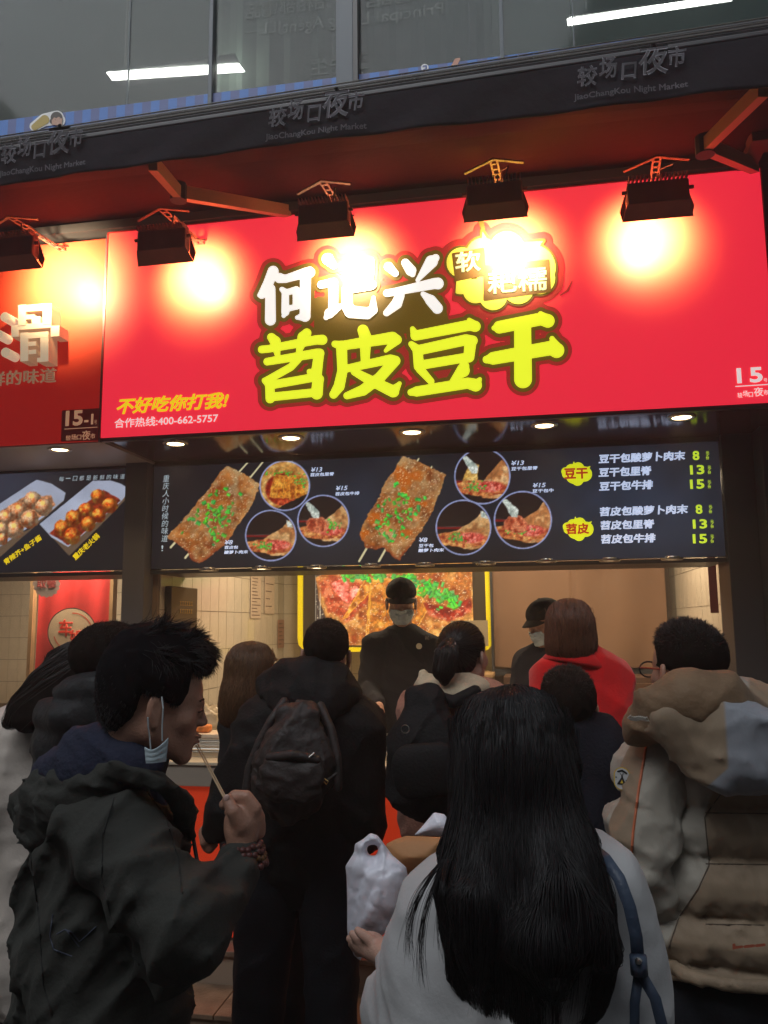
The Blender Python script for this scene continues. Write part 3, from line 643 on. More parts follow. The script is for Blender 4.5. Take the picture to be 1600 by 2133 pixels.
def circ(C, X, Y, cx, cy, r, kind, rng, seed):
    d = np.hypot(X-cx, Y-cy)-r; u = (X-cx)/r; v = (Y-cy)/r
    B = np.zeros(X.shape+(3,))+np.array([34, 24, 24.])
    if kind == 0:
        B = food(X, Y, seed, (196, 140, 70), (226, 190, 120), (150, 90, 36), 12)
        B = mix(B, food(X, Y, seed+4, (150, 34, 16), (206, 90, 50), (110, 20, 10), 9), soft((np.hypot(u*1.0, (v-.15)*1.15)-.78)*r, 5))
        for k in range(5):
            p = [(cx+r*(-.62+k*.27), cy+r*(.45+.04*k)), (cx+r*(-.42+k*.22), cy-r*.42), (cx+r*(-.22+k*.22), cy-r*.40), (cx+r*(-.34+k*.30), cy+r*(.50-.02*k))]
            pd = jit(p, X, Y, 3, 6, seed+k); B = mix(B, food(X, Y, seed+k, (198, 116, 34), (236, 172, 66), (140, 62, 18), 7), soft(pd, 2)); B = mix(B, (238, 190, 80), soft(abs(pd)-.8, 1.4)*.5)
        B = mix(B, (30, 24, 24), soft(-(jit([(cx-r, cy+r*1.0), (cx-.3*r, cy+r*.92), (cx+r*1.0, cy+r*.28), (cx+r*1.2, cy-r*2), (cx-r*1.2, cy-2*r)], X, Y, 3, 6, seed)), 2))
        B = onions(B, X, Y, [(cx+rng.uniform(.4, .95)*r, cy+rng.normal(-.18, .14)*r) for _ in range(26)]+[(cx+rng.uniform(-.85, .3)*r, cy+rng.normal(-.5, .05)*r) for _ in range(22)], 1.9, rng)
    else:
        B = mix(B, (120, 20, 22), soft(abs(v-.02-.18*(kind == 1))*r-2.2, 1)*(u < .1 if kind != 1 else 1))
        B = mix(B, (90, 86, 84), soft(abs(v+.03-.18*(kind == 1))*r-.6, 1)*.7)
        tri = [(cx-r*(.5 if kind != 1 else .05), cy+r*.25), (cx+r*.45, cy-r*.3), (cx+r*.72, cy-r*.62), (cx+r*1.1, cy-.1*r), (cx+r*1.1, cy+r*.8), (cx, cy+r*.8)]
        pale = (196, 150, 96) if kind in (2, 3) else (184, 120, 70)
        B = mix(B, food(X, Y, seed, pale, (222, 180, 128), (160, 100, 56), 13), soft(jit(tri, X, Y, 4, 9, seed), 2))
        if kind == 1:
            B = mix(B, food(X, Y, seed+1, (206, 160, 80), (230, 195, 120), (150, 100, 50), 8), soft(jit([(cx-r*.8, cy+r*.55), (cx-r*.72, cy+r*.1), (cx-r*.45, cy-r*.5), (cx-r*.12, cy-r*.42), (cx-r*.2, cy+r*.3)], X, Y, 3, 6, seed), 2))
        base = jit([(cx-r*1.0, cy+r*.25), (cx-r*.2, cy+r*.12), (cx+r*.9, cy+r*.3), (cx+r*.9, cy+r*.62), (cx, cy+r*.74), (cx-r*.95, cy+r*.6)], X, Y, 4, 8, seed+2)
        B = mix(B, food(X, Y, seed+6, (190, 110, 60), (226, 170, 100), (140, 50, 30), 7), soft(base, 2))
        B = mix(B, food(X, Y, seed+8, (206, 86, 72), (236, 150, 130), (150, 40, 30), 5), soft((np.hypot((u-.28)/.5, (v-.38)/.2)-1)*8, 3))
        B = onions(B, X, Y, [(cx+rng.normal(-.22 if kind != 3 else .35, .18)*r, cy+rng.normal(.38 if kind != 3 else .15, .09)*r) for _ in range(44)], 1.8, rng)
        if kind in (3, 4):
            st_ = jit([(cx-.66*r, cy+.1*r), (cx-.5*r, cy-.12*r), (cx-.05*r, cy-.14*r), (cx+.14*r, cy+.12*r), (cx+.1*r, cy+.42*r), (cx-.3*r, cy+.46*r), (cx-.62*r, cy+.32*r)], X, Y, 4, 9, seed+3)
            B = mix(B, food(X, Y, seed+7, (184, 92, 60), (222, 140, 100), (130, 40, 22), 6), soft(st_, 2)); B = mix(B, (210, 120, 90), soft(abs(st_)-1, 1.5)*.6)
        gl = [(cx-.78*r, cy-.78*r), (cx-.55*r, cy-.72*r), (cx-.15*r, cy-.35*r), (cx-.18*r, cy-.1*r), (cx-.4*r, cy-.1*r)] if kind != 2 else [(cx+.62*r, cy-.62*r), (cx+.8*r, cy-.55*r), (cx+.9*r, cy-.3*r), (cx+.66*r, cy-.36*r)]
        B = mix(B, food(X, Y, seed+3, (196, 206, 196), (224, 232, 226), (140, 156, 148), 8), soft(jit(gl, X, Y, 3, 6, seed), 2))
    C = mix(C, B, soft(d, 1.5)); return mix(C, (150, 160, 205), soft(abs(d)-1.4, 1.2))
def paint_menu(X, Y):
    rng = np.random.default_rng(5)
    C = np.zeros(X.shape+(3,))+np.array([25, 24, 28.])
    for gx, gy, gr, k in ((1330, 1060, 240, .8), (800, 1040, 170, .5), (620, 1100, 200, .35)):
        C = mix(C, (46, 58, 78), np.exp(-((X-gx)**2+((Y-gy)*1.6)**2)/(gr*gr))*k)
    C = C*(.9+.2*noise2(X, Y, 40, 3))[..., None]
    P1 = K2([(560, 185), (690, 240), (800, 322), (770, 440), (660, 600), (540, 780), (420, 880), (345, 925), (300, 905), (255, 830), (165, 765), (95, 715), (170, 650), (300, 500), (440, 330), (510, 225)])
    C = skewer(C, X, Y, P1, [K2([(720, 150), (130, 800)]), K2([(835, 145), (240, 880)])], rng, 11, .35)
    P2 = K3([(365, 105), (500, 160), (690, 250), (640, 400), (570, 560), (470, 720), (385, 830), (340, 900), (290, 880), (215, 800), (160, 820), (75, 805), (70, 760), (30, 715), (80, 590), (165, 440), (240, 290), (330, 160)])
    C = skewer(C, X, Y, P2, [K3([(480, 130), (30, 905)]), K3([(580, 190), (180, 905)])], rng, 23, 1.0)
    for cx, cy, r, k, s, K in ((993, 333, 187, 0, 31, K2), (888, 711, 190, 2, 37, K2), (1286, 600, 193, 3, 41, K2), (963, 262, 208, 1, 43, K3), (820, 650, 206, 2, 47, K3), (1270, 593, 215, 4, 53, K3)):
        (px, py), = K([(cx, cy)]); C = circ(C, X, Y, px, py, r/3.636, k, rng, s)
    return C
MY = 4.2
mbA = thing('menu_board', 'long lit black menu board with two skewers and six round food pictures', 'menu board', (-.9, MY, 2.25))
zt, zb_ = 2.545, 1.972
xs1 = on_y(1158.5, 1050, MY)[0]
print_sheet('menu_picture', -2.055, xs1, zb_, zt, MY, .0042, paint_menu, M['print'], mbA)
MB().box(-2.055, xs1, MY+.002, MY+.06, zb_, zt).build('light_box', M['dark'], mbA)
mbB = thing('menu_board', 'lit black price list board with green prices at the right', 'menu board', (.6, MY, 2.25))
print_sheet('menu_picture', xs1+.0012, .950, zb_, zt, MY, .008, paint_menu, M['print'], mbB)
MB().box(xs1, .950, MY+.002, MY+.06, zb_, zt).build('light_box', M['dark'], mbB)
T = MY-.003
def mt(s, x0, y0, x1, h, m='mwhite', par=mbA, **k): return text(s, x0, y0, x1, h, T, M[m], par, **k)
for k, ch in enumerate('重庆人小时候的味道!'):
    yy = 1004+k*15.6+(0 if k < 9 else 2)
    if ch == '!': mt('!', 336, 1148, 340, 12, 'mpale')
    else: mt(ch, 339-k*.4+(0), yy, 353-k*.4, 14, 'mpale', shear=.15)
K = lambda cx, cy: (320+cx/3.636, 920+cy/3.636)
def pr(K_, p, a, b, lines):
    (x, y), = K_([p]); (x1, y1), = K_([(p[0]+a, p[1])]); mt(b, x, y, x1, 9.5, bold=.02, shear=.2)
    for s, lx, ly, lw, lh in lines:
        (x, y), = K_([(lx, ly)]); mt(s, x, y, x+lw/3.636, lh, bold=.035, shear=.12)
pr(K2, (1192, 230), 86, '¥13', [('苕皮包里脊', 1186, 265, 182, 7.6)])
pr(K2, (1380, 370), 90, '¥15', [('苕皮包牛排', 1376, 410, 184, 7.6)])
pr(K2, (538, 780), 62, '¥8', [('苕皮包', 536, 815, 104, 7.4), ('酸萝卜肉末', 534, 852, 182, 7.4)])
pr(K3, (1182, 180), 98, '¥13', [('豆干包里脊', 1180, 220, 204, 7.8)])
pr(K3, (1345, 348), 100, '¥15', [('豆干包牛', 1340, 388, 166, 7.8)])
pr(K3, (482, 762), 66, '¥8', [('豆干包', 480, 802, 114, 7.6), ('酸萝卜肉末', 478, 838, 196, 7.6)])
V6 = (1100, 910, 3.81)
cl = lambda x, y: ([[(x-75, y+5, 38)], [(x-40, y-30, 45)], [(x+15, y-40, 48)], [(x+65, y+5, 60)], [(x-20, y+20, 62)], [(x-85, y-15, 34)], [(x+10, y+50, 48)]], [[(x-20, y-100), (x-5, y-60), (x-30, y-65)], [(x+115, y-60), (x+90, y-20), (x+50, y-40)]])
for (x, y), ch in (((383, 290), '豆干'), ((395, 728), '苕皮')):
    s_, p_ = cl(x, y); shape2d('cloud_badge', s_, p_, 0, MY-.003, mat('menu_lime', (.7, .8, .05), .5, emit=(.66, .74, .01), es=.95), mbB, V6, 4)
    text(ch, 1100+(x-94)/3.81, 910+(y+48)/3.81, 1100+(x+94)/3.81, 23, MY-.006, M['mred'], mbB, bold=.05)
rows = [('豆干包酸萝卜肉末', 560, 213, 1252, '8', 1308, 1362, 186), ('豆干包里脊', 560, 320, 986, '13', 1288, 1402, 300), ('豆干包牛排', 564, 430, 996, '15', 1288, 1402, 414),
        ('苕皮包酸萝卜肉末', 568, 632, 1274, '8', 1332, 1386, 612), ('苕皮包里脊', 574, 740, 1008, '13', 1310, 1424, 730), ('苕皮包牛排', 578, 850, 1016, '15', 1310, 1424, 847)]
for s, x0, y0, x1, p, a, b, yb in rows:
    text(s, 1100+x0/3.81, 910+y0/3.81, 1100+x1/3.81, 19.5, T, M['mwhite'], mbB, bold=.045, shear=.1)
    text(p, 1100+a/3.81, 910+yb/3.81, 1100+b/3.81, 19.5, T, M['mgreen'], mbB, bold=.03)
    yy = yb; xx = b+25 if len(p) == 2 else b+50
    text('元', 1100+xx/3.81, 910+(yy-45)/3.81, 1100+(xx+26)/3.81, 6.5, T, M['mgreen'], mbB, bold=.01)
    text('/', 1100+(xx+4)/3.81, 910+(yy-32)/3.81, 1100+(xx+20)/3.81, 3.5, T, M['mgreen'], mbB, bold=.01)
    text('份', 1100+xx/3.81, 910+(yy-6)/3.81, 1100+(xx+26)/3.81, 6.5, T, M['mgreen'], mbB, bold=.01)
K1 = lambda L: [(x/4.848, 900+y/4.848) for x, y in L]
def paint_nb(X, Y):
    rng = np.random.default_rng(9); C = np.zeros(X.shape+(3,))+np.array([26, 25, 29.])
    C = mix(C, (62, 66, 82), np.exp(-((X-10)**2+(Y-1010)**2)/(110**2))*.8)
    def boat(C, out, inn, side, balls, sauce, cols, seed):
        C = mix(C, (104, 84, 66), soft(jit(K1(side), X, Y, 1, 9, 1), 1.2)); C = mix(C, np.array([176, 184, 206.])*(.82+.3*fbm(X, Y, 60, seed))[..., None], soft(jit(K1(out), X, Y, 1, 9, 1), 1.2))
        C = mix(C, food(X, Y, seed, sauce, tuple(v*1.25 for v in sauce), tuple(v*.7 for v in sauce), 6), soft(jit(K1(inn), X, Y, 3, 7, seed), 2))
        for bx, by, br in balls:
            (px, py), = K1([(bx, by)]); r = br/4.848; d = np.hypot(X-px, Y-py)-r*(1+.12*(fbm(X, Y, 6, seed+3)-.5)*2)
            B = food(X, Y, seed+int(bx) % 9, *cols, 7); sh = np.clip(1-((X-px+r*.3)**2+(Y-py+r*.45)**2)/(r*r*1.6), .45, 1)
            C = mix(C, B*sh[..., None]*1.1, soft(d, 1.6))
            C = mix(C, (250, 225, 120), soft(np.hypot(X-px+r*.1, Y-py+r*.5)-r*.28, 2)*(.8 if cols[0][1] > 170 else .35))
        return C
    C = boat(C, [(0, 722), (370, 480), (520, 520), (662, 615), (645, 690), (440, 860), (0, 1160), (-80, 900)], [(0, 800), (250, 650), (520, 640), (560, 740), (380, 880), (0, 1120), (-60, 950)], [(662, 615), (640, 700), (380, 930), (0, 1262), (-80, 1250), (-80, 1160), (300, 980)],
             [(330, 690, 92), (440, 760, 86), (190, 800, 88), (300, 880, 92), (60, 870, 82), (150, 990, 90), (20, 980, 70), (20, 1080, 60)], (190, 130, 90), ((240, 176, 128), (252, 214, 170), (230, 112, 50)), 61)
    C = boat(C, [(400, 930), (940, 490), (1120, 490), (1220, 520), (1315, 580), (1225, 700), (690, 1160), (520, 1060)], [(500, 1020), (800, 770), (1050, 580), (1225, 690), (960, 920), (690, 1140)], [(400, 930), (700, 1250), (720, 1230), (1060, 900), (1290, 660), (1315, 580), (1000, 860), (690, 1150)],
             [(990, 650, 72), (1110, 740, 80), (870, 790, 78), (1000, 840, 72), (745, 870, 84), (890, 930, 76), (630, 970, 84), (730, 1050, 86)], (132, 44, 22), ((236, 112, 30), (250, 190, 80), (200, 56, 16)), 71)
    return C
mbC = thing('menu_board', 'lit black menu board with two white boats of meatballs at the left', 'menu board', (-2.9, MY, 2.25))
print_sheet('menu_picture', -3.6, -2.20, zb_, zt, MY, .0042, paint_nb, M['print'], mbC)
MB().box(-3.6, -2.20, MY+.002, MY+.06, zb_, zt).build('light_box', M['dark'], mbC)
for k, ch in enumerate('每一口都是新鲜的味道!'): mt(ch, 123+k*14.1, (1003 if ch != '一' else 998)-k*.6, 133+k*14.1-(6 if ch == '!' else 0), 10 if ch != '一' else 1.6, 'mpale', mbC, shear=.12)
a1 = math.atan2(58, 82)
mt('青辣芥+鱼子酱', 12, 1178, 100, 13.5, 'syel', mbC, bold=.03, up=math.radians(33)); mt('重庆老火锅', 158, 1168, 224, 14, 'syel', mbC, bold=.03, up=math.radians(42))
# ================================================================== KITCHEN
KB = 6.6
tile_me = None
def tiles(parent, origin, du, n_u, n_v, w, h, normal, skip=lambda u, v: False):
    """real glazed tiles on a grout wall; du = unit vector along the wall"""
    global tile_me
    du = Vector(du); nm = Vector(normal)
    if tile_me is None:
        o = MB().box(-.5, .5, -.5, .5, -.5, .5).build('tile', M['tile']); tile_me = o.data; bpy.data.objects.remove(o)
    R_ = Matrix((du, nm, Vector((0, 0, 1)))).transposed().to_4x4()
    for i in range(n_u):
        for j in range(n_v):
            if skip(i, j): continue
            o = bpy.data.objects.new('tile', tile_me); COL.objects.link(o)
            p = Vector(origin)+du*((i+.5)*w)+Vector((0, 0, (j+.5)*h))+nm*(.004+.0006*random.random())
            o.matrix_world = Matrix.Translation(p) @ R_ @ Matrix.Rotation(random.uniform(-.002, .002), 4, 'X') @ Matrix.Diagonal((w-.004, .006, h-.004, 1)).to_4x4()
            o.parent = parent; o.matrix_parent_inverse = parent_inv(parent)
TW, TH = .145, .245
lw = struct(MB().box(-2.08, -2.035, 4.25, KB, .27, 2.58).build('kitchen_left_wall', M['grout']))
tiles(lw, (-2.035, 4.27, 1.015), (0, 1, 0), 16, 5, TW, TH, (1, 0, 0))
rw = struct(MB().box(1.075, 1.12, 4.41, KB, .27, 2.58).build('kitchen_right_wall', M['grout']))
tiles(rw, (1.075, 4.42, 1.015), (0, 1, 0), 15, 5, TW, TH, (-1, 0, 0))
bw = struct(MB().box(-2.08, 1.12, KB, KB+.05, .27, 2.58).build('kitchen_back_wall', M['grout']))
tiles(bw, (-2.03, KB, 1.015), (1, 0, 0), 12, 5, TW, TH, (0, -1, 0))
nb_w = struct(MB().box(-5.2, -2.09, KB, KB+.05, .27, 2.58).build('neighbour_kitchen_wall', M['grout']))
tiles(nb_w, (-4.75, KB, 1.0), (1, 0, 0), 26, 6, .10, .19, (0, -1, 0))
struct(MB().box(-2.13, -2.085, 4.25, KB, .27, 2.58).build('party_wall', M['grout']))
struct(MB().box(-5.2, 1.2, 4.62, KB+.05, 2.585, 2.60).build('kitchen_ceiling', M['ceil2']))
for x, y, e in ((-1.3, 5.3, 16), (-.1, 5.6, 14), (.75, 5.35, 15), (-3.3, 5.4, 27)):  # unseen panels added to light both kitchens
    t = thing('added_panel_light', f'added unseen ceiling panel lighting the kitchen, {"left" if x < -1 and x > -2 else "middle" if x > -1 and x < 0 else "right" if x > 0 else "of the neighbouring stall"}', 'lamp', (x, y, 2.58), 'added kitchen panels out of view')
    MB().box(x-.16, x+.16, y-.16, y+.16, 2.560, 2.583).build('frame', M['steel'], t); MB().box(x-.14, x+.14, y-.14, y+.14, 2.556, 2.559).build('diffuser', M['bulb'], t)
    L = bpy.data.lights.new('panel_glow', 'AREA'); L.energy = e*KIT; L.size = .28; L.color = (1, .80, .55); o = bpy.data.objects.new('panel_glow', L); COL.objects.link(o); o.location = (x, y, 2.55); o.parent = t; o.matrix_parent_inverse = parent_inv(t)
# back: framed poster
PX = lambda x, y, Y: W(x, y, Y)
PY = 6.35
fp = thing('lightbox_poster', 'lit food poster in a yellow frame with rounded corners behind the server', 'poster', tuple(PX(820, 1352, PY)))
def stroke(pts, Y, r, m, par, nm, th=.02):
    b = MB(); P = [PX(x, y, Y) for x, y in pts]
    for p, q in zip(P[:-1], P[1:]): b.bar(p, q, r*2, th, (0, 1, 0)) if False else b.bar(p, q, th, r*2, (0, -1, 0) if abs((q-p).normalized().z) > .5 else (0, 0, 1))
    return b.build(nm, m, par)
def ring2d(nm, outer, inner, Y, m, par, depth=.03):
    b = MB(); n = len(outer); A = [PX(x, y, Y) for x, y in outer]; B = [PX(x, y, Y) for x, y in inner]
    o_ = Vector((0, depth, 0)); v = A+B+[p+o_ for p in A]+[p+o_ for p in B]
    f = []
    for i in range(n-1): j = i+1; f += [(i, j, n+j, n+i), (i, 2*n+i, 2*n+j, j), (n+i, n+j, 3*n+j, 3*n+i)]
    return b.add(v, f).build(nm, m, par)
out = [(620, 1160), (620, 1330), (622, 1343), (632, 1354), (645, 1358), (1005, 1357), (1017, 1353), (1024, 1344), (1026, 1330), (1020, 1160)]
inn = [(630, 1160), (630, 1330), (633, 1341), (640, 1347), (650, 1349), (1000, 1347), (1008, 1345), (1013, 1340), (1014, 1330), (1009, 1160)]
ring2d('frame', out, inn, PY, M['yframe'], fp)
MB().box(PX(631, 1200, PY).x, PX(1010, 1200, PY).x, PY+.012, PY+.05, PX(700, 1346, PY).z, 2.5).build('backing', M['brownf'], fp)
def paint_poster(X, Y):
    rng = np.random.default_rng(21); C = food(X, Y, 81, (176, 116, 52), (214, 164, 90), (132, 72, 28), 16)
    V = lambda L: [(600+x/3.478, 1160+y/3.478) for x, y in L]
    C = mix(C, (60, 48, 44), soft(jit(V([(180, 60), (420, 60), (200, 150), (230, 330), (300, 500), (180, 520)]), X, Y, 2, 8, 5), 2))
    for x in (657, 667): C = mix(C, (180, 170, 150), soft(abs(X-x)-.8, 1)*(X < 690)*(Y > 1180))
    body = V([(200, 150), (420, 70), (1330, 60), (1330, 420), (1150, 500), (900, 560), (560, 640), (430, 640), (300, 490)])
    C2 = food(X, Y, 83, (176, 104, 44), (216, 156, 84), (140, 58, 22), 16); C = mix(C, C2, soft(jit(body, X, Y, 4, 9, 8), 3))
    C = mix(C, food(X, Y, 84, (180, 66, 36), (226, 130, 90), (140, 36, 18), 12), soft(jit(V([(220, 180), (330, 130), (560, 200), (600, 300), (430, 480), (300, 400)]), X, Y, 9, 12, 3), 8)*.85)
    C = mix(C, food(X, Y, 87, (232, 120, 100), (250, 180, 160), (200, 70, 50), 8), soft(jit(V([(310, 190), (420, 150), (450, 230), (480, 210), (540, 240), (430, 340), (380, 300), (330, 240)]), X, Y, 6, 7, 31), 3))
    for P in ([(560, 160), (700, 150), (710, 230), (600, 640), (560, 640), (590, 260), (420, 440), (400, 450)], [(600, 200), (720, 160), (820, 180), (760, 560), (580, 640)], [(800, 170), (930, 170), (1000, 400), (900, 560), (800, 560)]):
        pd = jit(V(P), X, Y, 5, 9, len(P)); C = mix(C, food(X, Y, 90+len(P), (196, 120, 40), (230, 170, 76), (150, 74, 24), 13), soft(pd, 3)); C = mix(C, (250, 190, 60), soft(abs(pd)-1, 1.5)*.6)
    C = mix(C, food(X, Y, 95, (150, 40, 22), (210, 110, 76), (110, 22, 12), 14), soft(jit(V([(980, 330), (1150, 360), (1330, 300), (1330, 400), (1150, 470), (1020, 420)]), X, Y, 6, 9, 14), 5))
    C = seeds(C, X, Y, 900, (657, 1175, 982, 1345), rng, (250, 232, 190))
    pts = [(600+rng.uniform(395, 700)/3.478, 1160+rng.normal(130, 26)/3.478) for _ in range(60)]+[(600+(920+t*300+rng.normal(0, 22))/3.478, 1160+(190+t*150+rng.normal(0, 32))/3.478) for t in rng.uniform(0, 1, 90)]+[(600+rng.uniform(760, 920)/3.478, 1160+rng.normal(150, 12)/3.478) for _ in range(25)]
    return onions(C, X, Y, pts, 5.2, rng)
a = PX(657, 1344, PY-.01); b = PX(983, 1170, PY-.01)
print_sheet('poster_picture', a.x, b.x, PX(800, 1344, PY-.01).z, 2.35, PY-.01, .0055, paint_poster, M['poster'], fp)
# notice 'hiring', paper notices, menu cover, shelf
t = thing('paper_notice', 'buff hiring notice pinned beside the yellow frame', 'notice', tuple(PX(978, 1320, PY-.1)))
p, q = PX(940, 1346, PY-.1), PX(1016, 1292, PY-.1); MB().box(p.x, q.x, PY-.1, PY-.09, p.z, q.z).build('sheet', mat('buff_board', (.30, .24, .15), .7), t)
text('招聘', 962, 1310, 992, 10, PY-.104, M['black'], t, bold=.0)
def wall_notice(y0, y1, z0, z1, m, lines, lab, dark='ink2'):
    t = thing('paper_notice', lab, 'notice', (-2.02, y0, z0)); x = -2.022
    MB().box(x, x+.003, y0, y1, z0, z1).build('sheet', m, t); b = MB(); n = lines
    for k in range(n):
        z = z1-(z1-z0)*(k+1)/(n+1); L = (y1-y0)*random.uniform(.4, .85); b.box(x+.0035, x+.0045, y0+(y1-y0)*.1, y0+(y1-y0)*.1+L, z-.004, z+.003)
    b.build('print_line', mat('notice_ink', (.16, .10, .07), .8), t)
def lwY(px, py):   # where a pixel's ray meets the left kitchen wall
    r = cf+cr*(px-800)/FPX-cu*(py-1066.5)/FPX; k = -2.02/r[0]; return EYEn+r*k
for (xa, ya, xb, yb), m, n, lab in (((522, 1200, 544, 1288), M['paper'], 12, 'long cream notice full of print on the left tiled wall'), ((551, 1203, 572, 1278), M['paper'], 4, 'pale cream notice with few words, right of the long one'),
                                    ((579, 1291, 605, 1350), M['paper2'], 6, 'pinkish notice low on the tiled wall by the yellow frame')):
    A_ = lwY(xa, yb); B_ = lwY(xb, ya); wall_notice(A_[1], min(B_[1], 6.58), A_[2], B_[2], m, n, lab)
A_ = lwY(343, 1320); B_ = lwY(401, 1226)
t = thing('framed_notice', 'dark brown framed notice with gold lettering on the left tiled wall', 'notice', tuple(A_))
MB().box(-2.025, -1.985, A_[1], B_[1], A_[2], B_[2]+.0, .006).build('frame', M['brownf'], t)
goldm = mat('cover_gold', (.5, .30, .08), .5)
for k in range(2):
    b = MB()
    for i in range(6):
        yy = A_[1]+(B_[1]-A_[1])*(.30+i*.085); z = A_[2]+(B_[2]-A_[2])*(.60-.17*k); h_ = .020
        b.box(-1.984, -1.982, yy, yy+.022, z, z+.004).box(-1.984, -1.982, yy, yy+.022, z+h_, z+h_+.004).box(-1.984, -1.982, yy+.008, yy+.013, z, z+h_)
    b.build('lettering', goldm, t)
# cloth backdrop, hung with soft folds
CY = 6.3; a = PX(1031, 1388, CY); b = PX(1396, 1388, CY)
nx, nz = 90, 40; V = []; 
for j in range(nz):
    for i in range(nx):
        u = i/(nx-1); t_ = j/(nz-1); x = a.x+(b.x-a.x)*u
        V.append((x, CY+.012*math.sin(u*21+t_*2)*(.4+t_)+.018*math.sin(u*7+1.5)+.02*math.exp(-((u-.47)/.01)**2)-.02*t_*math.sin(u*3), 2.45+(a.z-2.45)*t_-.01*math.sin(u*9)*t_))
cb = tag(mesh_obj('cloth_backdrop', V, [(j*nx+i, j*nx+i+1, (j+1)*nx+i+1, (j+1)*nx+i) for j in range(nz-1) for i in range(nx-1)], M['cloth'], None, True), 'large brown cloth hanging across the right of the kitchen wall', 'cloth')
t = thing('cloth_frame', 'dark frame around the hanging brown cloth', 'frame', (a.x, CY, a.z))
MB().box(a.x-.022, a.x-.004, CY, CY+.04, a.z-.06, 2.45).build('side_bar', M['dark'], t); MB().box(a.x-.022, b.x, CY+.03, CY+.06, a.z-.07, a.z-.02).build('bottom_bar', M['dark'], t)
# red ribbon strip hanging in front of right wall
p = W(1482, 1165, 4.9); q = W(1498, 1277, 4.9)
rb = tag(MB().box(p.x-.022, p.x+.022, 4.9, 4.905, q.z, 2.3).build('hanging_strip', mat('maroon', (.20, .04, .05), .6)), 'narrow maroon strip hanging by the right tiled wall', 'strip')
# lower cabinets at the back
cab = thing('back_cabinet', 'dark wooden cabinet below the brown cloth at the back', 'cabinet', (.4, 6.2, .26))
MB().box(-.2, 1.06, 5.9, 6.28, .29, 1.28, .004).build('body', mat('cab', (.10, .05, .03), .5), cab)
for k in range(3): MB().box(-.18+k*.41, .21+k*.41, 5.885, 5.899, .33, 1.24, .004).build('door', mat('cab_door', (.12, .06, .035), .4), cab)
sh_ = thing('wall_shelf', 'small pale wooden shelf under the yellow frame', 'shelf', tuple(W(1000, 1404, 6.2)))
MB().box(W(860, 1404, 6.2).x, W(1030, 1404, 6.2).x, 6.0, 6.55, W(1000, 1408, 6.2).z, W(1000, 1401, 6.2).z, .003).build('board', M['wood'], sh_)
MB().box(W(900, 1404, 6.2).x, W(906, 1404, 6.2).x, 6.2, 6.55, W(1000, 1408, 6.2).z-.12, W(1000, 1408, 6.2).z).build('support', M['steel'], sh_)
# ================================================================== COUNTER
ct_ = thing('service_counter', 'service counter with orange red front panel and pale steel top', 'counter', (-.5, 3.66, .285))
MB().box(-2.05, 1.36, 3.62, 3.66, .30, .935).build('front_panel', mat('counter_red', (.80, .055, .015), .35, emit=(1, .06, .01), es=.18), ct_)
MB().box(-2.05, 1.36, 3.625, 4.30, .286, .30).build('plinth', M['dark'], ct_)
sst = mat('counter_steel', (.42, .36, .29), .35, metal=.3)
MB().box(-2.05, 1.36, 3.600, 3.66, .94, 1.030, .003).build('edge_band', sst, ct_)
MB().box(-2.05, 1.36, 3.590, 4.30, 1.033, 1.048, .004).build('top', mat('counter_top', (.60, .50, .36), .3), ct_)
MB().box(-2.05, 1.36, 4.26, 4.30, .30, 1.03).build('back_panel', M['steel'], ct_)
gr = thing('steel_griddle', 'long stainless griddle and trays standing on the counter', 'griddle', (-1, 3.9, 1.05))
MB().box(-1.95, .9, 3.72, 4.20, 1.049, 1.075, .004).build('base', M['steel'], gr)
MB().box(-1.93, .88, 3.74, 4.18, 1.077, 1.110, .004).build('hot_plate', M['steel'], gr)
for k in range(9): MB().box(-1.92+k*.31, -1.63+k*.31, 3.78, 3.95, 1.111, 1.122, .003).build('tray', M['steel'], gr)
MB().tube([(-1.95, 3.70, 1.09), (.9, 3.70, 1.09)], .007, 8).build('rail', M['steel'], gr)
tr = thing('snack_tray', 'buff paper tray holding an orange piece of food on the counter', 'tray', tuple(W(425, 1528, 3.85)))
c = W(428, 1532, 3.9); MB().box(c.x-.09, c.x+.10, 3.82, 3.98, 1.123, 1.140, .003).build('paper_tray', M['paper'], tr)
MB().box(c.x-.05, c.x+.03, 3.86, 3.92, 1.141, 1.178, .012).build('food_piece', mat('fried', (.65, .20, .04), .5, var=.3, vscale=40), tr, True)
# neighbour stall items
nbn = thing('hanging_banner', 'red cloth banner with a round emblem in the left stall', 'banner', tuple(W(150, 1430, 5.6)))
BY = 5.6; a = W(70, 1430, BY); b = W(232, 1430, BY); zt2 = 2.2
nx, nz = 40, 30; V = [(a.x+(b.x-a.x)*i/(nx-1), BY+.02*math.sin(i*.5+j*.1)*(1-j/nz)+.012*math.sin(i*.23), zt2+(a.z-.25-zt2)*j/(nz-1)) for j in range(nz) for i in range(nx)]
mesh_obj('cloth', V, [(j*nx+i, j*nx+i+1, (j+1)*nx+i+1, (j+1)*nx+i) for j in range(nz-1) for i in range(nx-1)], M['banner'], nbn, True)
for x in (68, 234): p = W(x, 1300, BY); MB().box(p.x-.014, p.x+.014, BY-.03, BY+.03, .9, zt2).build('pole', M['wood'], nbn)
shape2d('emblem_ring', [[(150, 1317, 51)]], [], 0, BY-.045, M['black'], nbn, step=3)
shape2d('emblem', [[(150, 1317, 49)]], [], 0, BY-.048, mat('emblem_cream', (.62, .48, .33), .7), nbn, step=3)
shape2d('arc', [[(152+40*math.cos(t), 1317+40*math.sin(t), .9) for t in np.linspace(-1.6, -.05, 12)]], [], 0, BY-.051, M['red'], nbn, step=.8)
